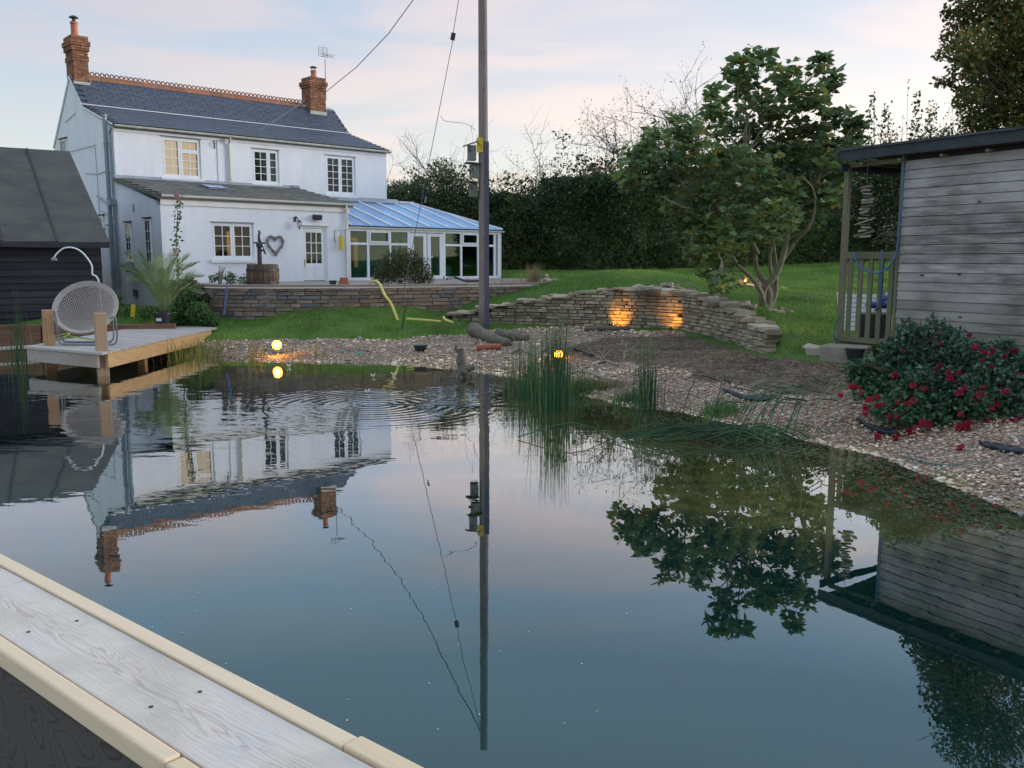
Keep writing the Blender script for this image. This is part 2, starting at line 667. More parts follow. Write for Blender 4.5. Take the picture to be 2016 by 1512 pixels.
skirtgrey = woodmat('skirt_board', (0.44, 0.37, 0.31), (0.33, 0.27, 0.22), axis=0, stain=((0.30, 0.20, 0.13), 2.0, 0.5, 0.7, 0.5))
skirtgold = woodmat('golden_board', (0.58, 0.38, 0.18), (0.42, 0.24, 0.10), axis=1, stain=((0.26, 0.15, 0.08), 2.2, 0.5, 0.72, 0.6))
postwood = woodmat('post_timber', (0.44, 0.25, 0.12), (0.30, 0.15, 0.07), axis=2, stain=((0.42, 0.33, 0.24), 1.5, 0.45, 0.7, 0.6))
shedboard = None


def shed_board_mat():
    m = bpy.data.materials.new('weathered_board')
    m.use_nodes = True
    nt = m.node_tree
    b = nt.nodes['Principled BSDF']
    b.inputs['Roughness'].default_value = .85
    b.inputs['Specular IOR Level'].default_value = .2
    tc = N(nt, 'ShaderNodeTexCoord')
    oi = N(nt, 'ShaderNodeObjectInfo')
    cb = N(nt, 'ShaderNodeCombineXYZ')
    L(nt, mth(nt, 'MULTIPLY', oi.outputs['Random'], 31.0), cb.inputs[0])
    L(nt, mth(nt, 'MULTIPLY', oi.outputs['Random'], 17.0), cb.inputs[1])
    ad = N(nt, 'ShaderNodeVectorMath', operation='ADD')
    L(nt, tc.outputs['Object'], ad.inputs[0])
    L(nt, cb.outputs[0], ad.inputs[1])

    def no(sx, sz, d, s=1.0):
        mp = N(nt, 'ShaderNodeMapping')
        mp.inputs['Scale'].default_value = (sx, 1, sz)
        L(nt, ad.outputs[0], mp.inputs[0])
        n = N(nt, 'ShaderNodeTexNoise')
        n.inputs['Scale'].default_value = s
        n.inputs['Detail'].default_value = d
        n.inputs['Roughness'].default_value = .6
        L(nt, mp.outputs[0], n.inputs['Vector'])
        return n.outputs['Fac']
    streak = no(2.2, 70, 6)
    blot = no(2.6, 9, 6)
    ge = N(nt, 'ShaderNodeNewGeometry')
    n5 = N(nt, 'ShaderNodeTexNoise')
    n5.inputs['Scale'].default_value = .9
    n5.inputs['Detail'].default_value = 5
    L(nt, ge.outputs['Position'], n5.inputs['Vector'])
    col = ramp(nt, streak, [(.32, (.17, .15, .14)), (.5, (.285, .255, .24)), (.68, (.41, .375, .35))])
    col = mixc(nt, ramp(nt, blot, [(.42, (0,) * 3), (.66, (.85,) * 3)]), col, (.115, .105, .10))
    col = mixc(nt, ramp(nt, n5.outputs['Fac'], [(.42, (0,) * 3), (.62, (.55,) * 3)]), col, (.46, .42, .405))
    vo = N(nt, 'ShaderNodeTexVoronoi')
    vo.inputs['Scale'].default_value = 3.2
    mp = N(nt, 'ShaderNodeMapping')
    mp.inputs['Scale'].default_value = (.55, 1, 1.2)
    L(nt, ad.outputs[0], mp.inputs[0])
    L(nt, mp.outputs[0], vo.inputs['Vector'])
    kn = ramp(nt, vo.outputs['Distance'], [(.035, (1,) * 3), (.07, (0,) * 3)])
    col = mixc(nt, kn, col, (.035, .028, .028))
    # green tinge of algae toward the ground
    sx = N(nt, 'ShaderNodeSeparateXYZ')
    L(nt, ge.outputs['Position'], sx.inputs[0])
    lo_ = ramp(nt, mth(nt, 'ADD', sx.outputs[2], mth(nt, 'MULTIPLY', blot, .8)), [(.9, (.7,) * 3), (1.0, (.0,) * 3)])
    lo2 = mth(nt, 'MULTIPLY', mth(nt, 'SUBTRACT', 1.75, mth(nt, 'ADD', sx.outputs[2], mth(nt, 'MULTIPLY', blot, .5))), .7, True)
    col = mixc(nt, lo2, col, (.115, .105, .075))
    hs = N(nt, 'ShaderNodeHueSaturation')
    L(nt, mth(nt, 'ADD', mth(nt, 'MULTIPLY', oi.outputs['Random'], .32), .84), hs.inputs['Value'])
    L(nt, col, hs.inputs['Color'])
    L(nt, hs.outputs[0], b.inputs['Base Color'])
    bp = N(nt, 'ShaderNodeBump')
    bp.inputs['Strength'].default_value = .5
    bp.inputs['Distance'].default_value = .006
    L(nt, mth(nt, 'SUBTRACT', streak, kn), bp.inputs['Height'])
    L(nt, bp.outputs[0], b.inputs['Normal'])
    return m


shedboard = shed_board_mat()
shedgreen = woodmat('mossy_post', (0.16, 0.15, 0.10), (0.11, 0.10, 0.07), axis=2, rnd=0.1, stain=((0.13, 0.15, 0.06), 3, 0.4, 0.7, 0.6))
felt2 = mat('shed_felt', (0.035, 0.038, 0.045), (0.07, 0.075, 0.085), 3, 0.85, 0.25)
polewood = woodmat('pole_timber', (0.27, 0.21, 0.19), (0.18, 0.13, 0.12), axis=2, rnd=0.03, ringscale=12, stain=((0.34, 0.28, 0.26), 2.5, 0.5, 0.75, 0.6))
concrete = mat('concrete', (0.30, 0.26, 0.20), (0.22, 0.19, 0.15), 6, 0.95, bump=0.5)
stoneA = mat('patio_stone', (0.25, 0.18, 0.14), (0.33, 0.24, 0.18), 7, 0.9, bump=0.8, bscale=25, rnd=0.22, c3=(0.19, 0.165, 0.155))
stoneA2 = mat('patio_stone_buff', (0.30, 0.21, 0.14), (0.25, 0.17, 0.13), 7, 0.9, bump=0.6, bscale=25, rnd=0.25)
stoneA3 = mat('patio_stone_grey', (0.17, 0.155, 0.155), (0.23, 0.205, 0.19), 7, 0.9, bump=0.6, bscale=25, rnd=0.25)
coping = mat('coping_slab', (0.30, 0.22, 0.16), (0.22, 0.16, 0.12), 5, 0.9, rnd=0.15, bump=0.3)
stoneB = mat('dry_stone', (0.30, 0.24, 0.165), (0.40, 0.32, 0.22), 9, 0.92, bump=0.8, bscale=30, rnd=0.30, c3=(0.23, 0.19, 0.15))
stoneB2 = mat('dry_stone_pale', (0.44, 0.37, 0.28), (0.36, 0.30, 0.225), 9, 0.92, bump=0.6, bscale=30, rnd=0.2)
jointdark = mat('joint_dark', (0.035, 0.03, 0.025), (0.05, 0.04, 0.03), 10, 0.95)
slabpave = mat('patio_paving', (0.30, 0.26, 0.22), (0.22, 0.19, 0.17), 2, 0.9, bump=0.2)
railnew = woodmat('new_pine_trim', (0.72, 0.545, 0.35), (0.58, 0.41, 0.24), axis=0, rnd=0.05, ringscale=14, amt=0.35, bump=0.08, stretchy=0.06, stain=((0.66, 0.55, 0.42), 3, 0.45, 0.7, 0.5))
hosey = mat('yellow_hose', (0.62, 0.50, 0.14), (0.52, 0.42, 0.12), 5, 0.5, 0.4)
hoseb = mat('blue_hose', (0.045, 0.10, 0.24), (0.06, 0.13, 0.28), 5, 0.45, 0.4)
hoseg = mat('green_hose', (0.02, 0.10, 0.10), (0.02, 0.12, 0.11), 5, 0.5, 0.4)
wire = mat('wire', (0.10, 0.09, 0.12), None, rough=0.5, spec=0.4)
barkA = mat('pale_bark', (0.20, 0.17, 0.115), (0.32, 0.28, 0.21), 9, 0.9, bump=0.5)
barkD = mat('dark_bark', (0.06, 0.045, 0.035), (0.10, 0.08, 0.06), 9, 0.95, bump=0.5)
twig = mat('bare_twig', (0.17, 0.14, 0.13), (0.12, 0.10, 0.09), 4, 0.9)
rattan = mat('rattan', (0.44, 0.38, 0.34), (0.34, 0.29, 0.26), 30, 0.8, 0.2)
greymetal = mat('grey_metal', (0.20, 0.21, 0.23), (0.15, 0.16, 0.18), 8, 0.4, 0.5, metal=0.5)
blackplastic = mat('black_plastic', (0.018, 0.020, 0.026), (0.03, 0.03, 0.035), 8, 0.45, 0.4)
whiteplain = mat('white_plastic', (0.75, 0.75, 0.74), None, rough=0.4, spec=0.4)
yellowp = mat('yellow_plastic', (0.70, 0.52, 0.04), (0.60, 0.42, 0.03), 9, 0.5)
terracotta = mat('terracotta', (0.36, 0.11, 0.06), (0.28, 0.09, 0.05), 8, 0.85)
barrelw = woodmat('barrel_stave', (0.15, 0.10, 0.065), (0.09, 0.058, 0.04), axis=2, rnd=0.25)
wreath = mat('willow_wreath', (0.20, 0.16, 0.15), (0.28, 0.24, 0.22), 25, 0.9, bump=0.8)
boxwood = mat('nest_box_wood', (0.26, 0.25, 0.22), (0.18, 0.18, 0.16), 8, 0.9, bump=0.4, c3=(0.20, 0.22, 0.14), rnd=0.2)
deadwood = mat('dead_wood', (0.10, 0.085, 0.065), (0.17, 0.145, 0.11), 8, 0.95, bump=0.6)
palewood = mat('drift_wood', (0.36, 0.31, 0.24), (0.26, 0.22, 0.17), 8, 0.9, bump=0.4)
linerm = mat('pond_liner', (0.02, 0.026, 0.035), (0.03, 0.036, 0.045), 6, 0.5, 0.35)

# leaves
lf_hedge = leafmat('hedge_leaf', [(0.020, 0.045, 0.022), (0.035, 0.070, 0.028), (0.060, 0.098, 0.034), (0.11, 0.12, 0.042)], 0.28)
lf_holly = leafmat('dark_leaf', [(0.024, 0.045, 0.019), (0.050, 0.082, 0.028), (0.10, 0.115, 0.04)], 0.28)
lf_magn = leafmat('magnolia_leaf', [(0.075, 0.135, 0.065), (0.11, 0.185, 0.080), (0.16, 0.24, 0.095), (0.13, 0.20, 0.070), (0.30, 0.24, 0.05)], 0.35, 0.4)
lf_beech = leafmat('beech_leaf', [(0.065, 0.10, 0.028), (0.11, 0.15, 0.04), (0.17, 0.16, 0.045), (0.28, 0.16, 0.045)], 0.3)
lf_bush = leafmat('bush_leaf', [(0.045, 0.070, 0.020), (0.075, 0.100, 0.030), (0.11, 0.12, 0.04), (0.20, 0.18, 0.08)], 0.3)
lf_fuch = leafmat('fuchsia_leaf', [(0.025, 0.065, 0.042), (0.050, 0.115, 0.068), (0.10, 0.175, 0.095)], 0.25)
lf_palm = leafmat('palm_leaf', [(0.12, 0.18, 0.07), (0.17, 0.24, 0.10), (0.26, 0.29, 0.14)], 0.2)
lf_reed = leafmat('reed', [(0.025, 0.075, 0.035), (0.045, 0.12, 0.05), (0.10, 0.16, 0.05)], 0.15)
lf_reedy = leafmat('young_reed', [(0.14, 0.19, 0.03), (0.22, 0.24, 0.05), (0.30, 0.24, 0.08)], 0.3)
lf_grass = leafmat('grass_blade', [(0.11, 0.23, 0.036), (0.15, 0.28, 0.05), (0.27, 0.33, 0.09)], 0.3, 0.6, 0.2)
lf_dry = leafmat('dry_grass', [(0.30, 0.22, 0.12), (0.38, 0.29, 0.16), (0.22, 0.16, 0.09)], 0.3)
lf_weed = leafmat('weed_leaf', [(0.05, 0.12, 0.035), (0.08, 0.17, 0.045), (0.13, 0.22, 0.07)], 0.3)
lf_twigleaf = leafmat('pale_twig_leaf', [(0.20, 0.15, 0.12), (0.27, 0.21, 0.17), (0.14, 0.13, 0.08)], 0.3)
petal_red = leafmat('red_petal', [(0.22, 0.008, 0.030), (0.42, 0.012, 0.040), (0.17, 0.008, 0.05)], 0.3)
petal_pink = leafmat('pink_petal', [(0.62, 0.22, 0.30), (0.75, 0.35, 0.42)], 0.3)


def glassmat(name, tint=(0.9, 0.95, 0.95), ior=1.5, refl=1.0):
    m = bpy.data.materials.new(name)
    m.use_nodes = True
    nt = m.node_tree
    nt.nodes.remove(nt.nodes['Principled BSDF'])
    fr = N(nt, 'ShaderNodeFresnel')
    fr.inputs[0].default_value = ior
    gl = N(nt, 'ShaderNodeBsdfGlossy')
    gl.inputs['Roughness'].default_value = 0.02
    gl.inputs['Color'].default_value = (refl, refl, refl, 1)
    tr = N(nt, 'ShaderNodeBsdfTransparent')
    tr.inputs[0].default_value = tuple(tint) + (1,)
    mx = N(nt, 'ShaderNodeMixShader')
    L(nt, fr.outputs[0], mx.inputs[0])
    L(nt, tr.outputs[0], mx.inputs[1])
    L(nt, gl.outputs[0], mx.inputs[2])
    L(nt, mx.outputs[0], nt.nodes['Material Output'].inputs[0])
    return m


glass = glassmat('window_glass', (0.8, 0.85, 0.85), 1.38)
glasst = glassmat('green_tinted_glass', (0.66, 0.86, 0.84), 1.42)

# ---------------------------------------------------------------- terrain from surveyed points
CTRL = []


def cpt(px, py, Y=None, z=None):
    p = at(px, py, Y) if Y is not None else onz(px, py, z)
    return tuple(p)


SHORE_PX = [(430, 700), (515, 707), (600, 710), (700, 713), (800, 716), (900, 725), (985, 735), (1070, 752), (1150, 775),
            (1250, 800), (1340, 806), (1420, 826), (1500, 845), (1580, 860), (1650, 875), (1750, 897), (1880, 950), (2016, 1005)]
SHORE = [cpt(x, y, z=0.0) for x, y in SHORE_PX]
shore2 = [(p[0], p[1]) for p in SHORE]
# the pond runs on out of frame: to the left past the dock and round behind the camera
POND = [(-16.0, 13.5), (-14.0, 16.6), (-10.5, 17.6), (-7.0, 17.6), (-6.2, 17.3)] + shore2 + [(3.75, 4.5), (3.9, 2.5), (4.4, 0.5), (4.2, -2.0), (0.0, -3.5), (-8, -3.0), (-15, 0), (-17, 8)]
SHELF_PX = [(1170, 925), (1400, 950), (1640, 990), (2016, 1035)]
shelf = [tuple(cpt(x, y, z=0.0)[:2]) for x, y in SHELF_PX]
DEEP = [(-15.0, 13.0), (-13.0, 15.4), (-9.0, 16.2), (-6.6, 15.2), (-4.9, 14.5), (-3.6, 13.9), (-1.8, 13.3), (-1.0, 12.2), (-0.75, 10.4), (-0.35, 8.6), (0.2, 7.7)] + shelf + [(3.0, 4.0), (3.1, 1.5), (3.0, -1.5), (0, -2.8), (-8, -2.2), (-14, 0.5), (-16, 8)]

common = []
for x, y, z in SHORE:
    common.append((x, y, 0.02))
for q in [(430, 668, .22), (560, 668, .22), (700, 669, .22), (860, 662, .25), (950, 650, .30), (1030, 645, .31), (1110, 641, .32)]:
    common.append(cpt(q[0], q[1], z=q[2]))
common += [(-10.5, 17.7, .10), (-7.5, 17.8, .12), (-16, 16.9, .1), (4.1, 5.5, .10), (5.2, 6.6, .22), (7, 6.5, .3), (9, 4, .3), (7, 9, .35),
           (4.7, 8.3, .25), (4.2, 8.9, .26), (5.2, 10.4, .33), (4.3, 11.0, .30), (4.78, 13.25, .38), (6, 14, .5), (8, 12, .5), (12, 10, .5),
           (10, 17, .75), (-8.5, 18.8, .43), (-10.2, 17.9, .4), (-12, 20, .5), (-15, 19, .5), (-9.5, 22, .5), (-11.3, 26, .45), (-16, 28, .6),
           (-5.6, 18.9, .42)]
LOWPTS = common + [cpt(890, 632, 19.9), cpt(1000, 636, 19.8), cpt(1130, 640, 19.4), cpt(1200, 644, 19.0), cpt(1270, 646, 18.6), cpt(1345, 650, 18.0),
                   cpt(1430, 672, 16.0), cpt(1505, 696, 14.0), cpt(1250, 690, 14.8), cpt(1400, 730, 12.3), cpt(1120, 700, 14.1), cpt(1560, 715, 12.8),
                   cpt(1230, 740, 12.6), cpt(1420, 780, 10.9), cpt(1350, 765, 11.2), cpt(1050, 700, 15.6), cpt(940, 690, 15.9), cpt(700, 690, 16.1), cpt(760, 640, 18.6)]
UPPTS = common + [cpt(890, 626, 20.0), cpt(445, 630, 18.9), cpt(560, 618, 19.0), cpt(700, 609, 19.3), cpt(800, 600, 19.9), cpt(900, 590, 20.6), cpt(1000, 576, 21.3),
                  cpt(1100, 562, 22.4), cpt(1180, 558, 23.2), cpt(760, 640, 18.6), cpt(960, 610, 20.1), cpt(1040, 602, 20.0), cpt(1120, 585, 20.0), cpt(1200, 572, 19.6), cpt(1270, 574, 19.0),
                  cpt(1345, 582, 18.5), cpt(1420, 602, 16.7), cpt(1470, 642, 15.2), cpt(1510, 660, 14.2), cpt(1510, 606, 17.3), cpt(1600, 640, 15.6),
                  cpt(1640, 700, 13.3), cpt(1640, 600, 17.5), cpt(1600, 545, 24.0), cpt(1450, 560, 21.5), cpt(1100, 547, 29), cpt(1300, 533, 32), cpt(1500, 524, 33), cpt(1650, 515, 33),
                  cpt(1250, 552, 24), cpt(1690, 525, 26), (16, 30, 1.9), (20, 20, 1.5), (-3, 31, 1.12), (3, 27, 1.2), (-18, 36, .8), (-5, 40, 1.3)]


def tps_fit(P):
    P = np.array(P)
    X = P[:, :2]
    n = len(X)
    d = np.linalg.norm(X[:, None] - X[None], axis=2)
    K = np.where(d > 0, d ** 2 * np.log(d + 1e-12), 0) + np.eye(n) * 0.02
    A = np.zeros((n + 3, n + 3))
    A[:n, :n] = K
    A[:n, n] = 1
    A[:n, n + 1:] = X
    A[n, :n] = 1
    A[n + 1:, :n] = X.T
    b = np.concatenate([P[:, 2], np.zeros(3)])
    s = np.linalg.solve(A, b)
    return X, s


FITL, FITU = tps_fit(LOWPTS), tps_fit(UPPTS)


def tps(fit, Q):
    X, s = fit
    n = len(X)
    out = np.zeros(len(Q))
    for i in range(0, len(Q), 20000):
        q = Q[i:i + 20000]
        d = np.linalg.norm(q[:, None] - X[None], axis=2)
        K = np.where(d > 0, d ** 2 * np.log(d + 1e-12), 0)
        out[i:i + 20000] = K @ s[:n] + s[n] + q @ s[n + 1:]
    return out


def inside(poly, Q):
    poly = np.asarray(poly)
    x, y = Q[:, 0], Q[:, 1]
    c = np.zeros(len(Q), bool)
    j = len(poly) - 1
    for i in range(len(poly)):
        xi, yi = poly[i]
        xj, yj = poly[j]
        if yi != yj:
            c ^= ((yi > y) != (yj > y)) & (x < (xj - xi) * (y - yi) / (yj - yi) + xi)
        j = i
    return c


def pdist(poly, Q, closed=True):
    poly = np.asarray(poly, float)
    best = np.full(len(Q), 1e9)
    n = len(poly)
    for i in range(n if closed else n - 1):
        a, b = poly[i], poly[(i + 1) % n]
        ab = b - a
        t = np.clip(((Q - a) @ ab) / max(1e-9, ab @ ab), 0, 1)
        d = np.linalg.norm(Q - (a + t[:, None] * ab), axis=1)
        best = np.minimum(best, d)
    return best


def smooth(a, b, x):
    t = np.clip((x - a) / (b - a), 0, 1)
    return t * t * (3 - 2 * t)


W0, W1, W2, W3 = cpt(890, 630, 19.95), cpt(1200, 642, 19.1), cpt(1345, 648, 18.1), cpt(1508, 696, 13.9)
RW = [W0[:2], cpt(1040, 636, 19.75)[:2], W1[:2], cpt(1272, 645, 18.75)[:2], W2[:2], cpt(1400, 662, 16.8)[:2], cpt(1455, 680, 15.3)[:2], W3[:2]]
def _back(poly, d):
    out = []
    for i, p in enumerate(poly):
        a, b = np.array(poly[max(0, i - 1)]), np.array(poly[min(len(poly) - 1, i + 1)])
        t = (b - a) / np.linalg.norm(b - a)
        out.append(tuple(np.array(p) - np.array([t[1], -t[0]]) * d))
    return out


LOWER = _back(RW, .20) + [(4.1, 12.9), (2.6, 11.6), (0.6, 13.5), (-0.6, 16.5), (-1.2, 19.0)]
PATIO = [(-7.2, 20.0), (-6.72, 19.25), (-5.2, 19.05), (-3.39, 19.47), (-1.7, 20.2), (-.1, 21.17), (1.0, 22.0), (2.1, 23.2), (2.6, 24.6), (1.8, 31), (-4.0, 32.6), (-9.2, 24.3)]


def hgt(Q):
    Q = np.atleast_2d(np.asarray(Q, float))
    up = tps(FITU, Q)
    lo = tps(FITL, Q)
    z = np.where(inside(LOWER, Q), lo, up)
    pin = inside(POND, Q)
    far = np.hypot(Q[:, 0], Q[:, 1] - 15)
    z = z * (1 - smooth(24, 40, far)) + np.clip(1.0 + 0 * far, -5, 3) * smooth(24, 40, far)
    z = np.maximum(z, np.where(pin, -5, 0.02))
    z = np.clip(z, -5, 2.2)
    pat = inside(PATIO, Q)
    pd = pdist(PATIO, Q)
    z = np.where(pat & (pd > 0.12), np.minimum(z, 0.75), z)
    ds = pdist(POND, Q)
    dd = pdist(DEEP, Q)
    deep = inside(DEEP, Q)
    sh = -0.05 - 0.20 * smooth(0, 1.2, ds)
    dp = -0.30 - 1.3 * smooth(0.0, 0.35, dd)
    z = np.where(pin, np.where(deep, dp, sh * smooth(0, .25, ds) + 0.0), z)
    return z


def h1(x, y):
    return float(hgt([(x, y)])[0])


def G(px, py, z=0.4):
    """point where the sight line meets the ground"""
    p = onz(px, py, z)
    for _ in range(14):
        zz = h1(p[0], p[1])
        z = z * .4 + zz * .6
        z = min(z, 1.70)
        p = onz(px, py, z)
    return p


MULCH = [tuple(G(*q)[:2]) for q in [(1085, 705), (1120, 686), (1190, 665), (1290, 660), (1345, 662), (1400, 672), (1455, 686), (1500, 700), (1560, 706), (1640, 716), (1720, 735),
                                     (1700, 790), (1640, 790), (1500, 768), (1400, 750), (1300, 724), (1180, 715)]]
GRAVEL = [(-7.2, 17.9), (-6.4, 17.7)] + [tuple(G(*q)[:2]) for q in [(440, 668), (560, 669), (700, 669), (860, 663), (950, 651), (1030, 645), (1140, 640), (1200, 648), (1345, 652), (1345, 662),
                                       (1190, 665), (1120, 686), (1085, 705), (1180, 715), (1300, 724), (1400, 750), (1500, 768), (1600, 782), (1700, 792)]] + \
         [(4.6, 9.5), (6.2, 9.2), (9.5, 8.8), (10, 3), (5.5, 0.5), (4.6, 0.5), (3.9, 2.5), (3.7, 4.5)] + shore2[::-1] + [(-6.6, 17.0)]


def vnoise(Q, s, seed=0):
    return np.array([noise.noise((q[0] * s + seed, q[1] * s, seed * 1.7)) for q in Q])


from mathutils import noise


def ground_material():
    m = bpy.data.materials.new('ground_surface')
    m.use_nodes = True
    nt = m.node_tree
    b = nt.nodes['Principled BSDF']
    b.inputs['Roughness'].default_value = 0.95
    b.inputs['Specular IOR Level'].default_value = 0.15
    at_ = N(nt, 'ShaderNodeAttribute')
    at_.attribute_name = 'zone'
    sep = N(nt, 'ShaderNodeSeparateColor')
    L(nt, at_.outputs['Color'], sep.inputs[0])
    ge = N(nt, 'ShaderNodeNewGeometry')

    def noi(s, d=4):
        n = N(nt, 'ShaderNodeTexNoise')
        n.inputs['Scale'].default_value = s
        n.inputs['Detail'].default_value = d
        L(nt, ge.outputs['Position'], n.inputs['Vector'])
        return n.outputs['Fac']
    lawn = ramp(nt, noi(1.1), [(0.3, (0.060, 0.130, 0.022)), (0.5, (0.085, 0.165, 0.030)), (0.7, (0.12, 0.17, 0.045))])
    lawn = mixc(nt, ramp(nt, noi(22), [(0.3, (0, 0, 0)), (0.7, (0.6,) * 3)]), lawn, (0.028, 0.060, 0.012))
    vo = N(nt, 'ShaderNodeTexVoronoi')
    vo.inputs['Scale'].default_value = 34
    L(nt, ge.outputs['Position'], vo.inputs['Vector'])
    sc_ = N(nt, 'ShaderNodeSeparateColor')
    L(nt, vo.outputs['Color'], sc_.inputs[0])
    grav = ramp(nt, sc_.outputs[0], [(0, (0.15, 0.105, 0.08)), (0.35, (0.34, 0.24, 0.165)), (0.6, (0.50, 0.38, 0.28)), (0.85, (0.26, 0.15, 0.10)), (1, (0.65, 0.57, 0.48))])
    grav = mixc(nt, ramp(nt, vo.outputs['Distance'], [(0.3, (0, 0, 0)), (0.75, (0.85,) * 3)]), grav, (0.07, 0.045, 0.03))
    mul = ramp(nt, noi(9, 6), [(0.35, (0.080, 0.056, 0.040)), (0.55, (0.15, 0.112, 0.078)), (0.72, (0.26, 0.20, 0.145))])
    mul = mixc(nt, ramp(nt, noi(1.5), [(0.55, (0, 0, 0)), (0.75, (0.5,) * 3)]), mul, (0.04, 0.07, 0.02))
    bed = ramp(nt, noi(5, 6), [(0.3, (0.14, 0.115, 0.045)), (0.5, (0.22, 0.18, 0.08)), (0.7, (0.28, 0.24, 0.11))])
    col = mixc(nt, sep.outputs[0], mul, grav)
    col = mixc(nt, sep.outputs[1], col, lawn)
    col = mixc(nt, sep.outputs[2], col, bed)
    deepc = mixc(nt, noi(0.7), (0.006, 0.055, 0.065), (0.009, 0.070, 0.072))
    col = mixc(nt, at_.outputs['Alpha'], deepc, col)
    L(nt, col, b.inputs['Base Color'])
    bp = N(nt, 'ShaderNodeBump')
    bp.inputs['Strength'].default_value = 0.6
    bp.inputs['Distance'].default_value = 0.03
    L(nt, mth(nt, 'ADD', noi(30), mth(nt, 'MULTIPLY', vo.outputs['Distance'], -0.6)), bp.inputs['Height'])
    L(nt, bp.outputs[0], b.inputs['Normal'])
    return m


def build_ground():
    xs = np.concatenate([[-900, -400, -150, -60, -34], np.arange(-22, -9.01, .4), np.arange(-8.8, 8.01, .1), np.arange(8.4, 24, .5), [34, 60, 150, 400, 900]])
    ys = np.concatenate([[-300, -80, -25, -10], np.arange(-5, 4, .4), np.arange(4, 24.01, .1), np.arange(24.4, 42, .5), [60, 110, 250, 600, 1500]])
    X, Y = np.meshgrid(xs, ys)
    Q = np.stack([X.ravel(), Y.ravel()], 1)
    z = hgt(Q)
    nz = vnoise(Q, 1.7) * 0.03 + vnoise(Q, 6.0, 3) * 0.012
    pin = inside(POND, Q)
    jit = np.stack([vnoise(Q, 1.3, 5), vnoise(Q, 1.3, 9)], 1) * 0.22 + np.stack([vnoise(Q, 7, 15), vnoise(Q, 7, 19)], 1) * 0.10
    QJ = Q + jit
    gr = inside(GRAVEL, QJ)
    mu = inside(MULCH, QJ)
    z = z + np.where(pin, 0, nz * np.where(mu, 1.6, 1.0))
    nearw = (pdist(shore2, Q, False) < .7) & ~pin
    gr = gr | nearw
    mu = mu & ~nearw
    deep = inside(DEEP, Q)
    V = np.stack([Q[:, 0], Q[:, 1], z], 1)
    nx, ny = len(xs), len(ys)
    i = np.arange(nx * ny).reshape(ny, nx)
    F = np.stack([i[:-1, :-1].ravel(), i[:-1, 1:].ravel(), i[1:, 1:].ravel(), i[1:, :-1].ravel()], 1)
    me = fast_mesh('ground', V, F, ground_material(), True)
    ca = me.color_attributes.new('zone', 'FLOAT_COLOR', 'POINT')
    col = np.zeros((len(Q), 4), np.float32)
    col[:, 0] = gr
    col[:, 1] = (~gr & ~mu & ~pin)
    col[:, 2] = pin
    col[:, 3] = ~deep
    ca.data.foreach_set('color', col.ravel())
    o = bpy.data.objects.new('ground', me)
    C.objects.link(o)
    o['kind'] = 'structure'
    return o


build_ground()


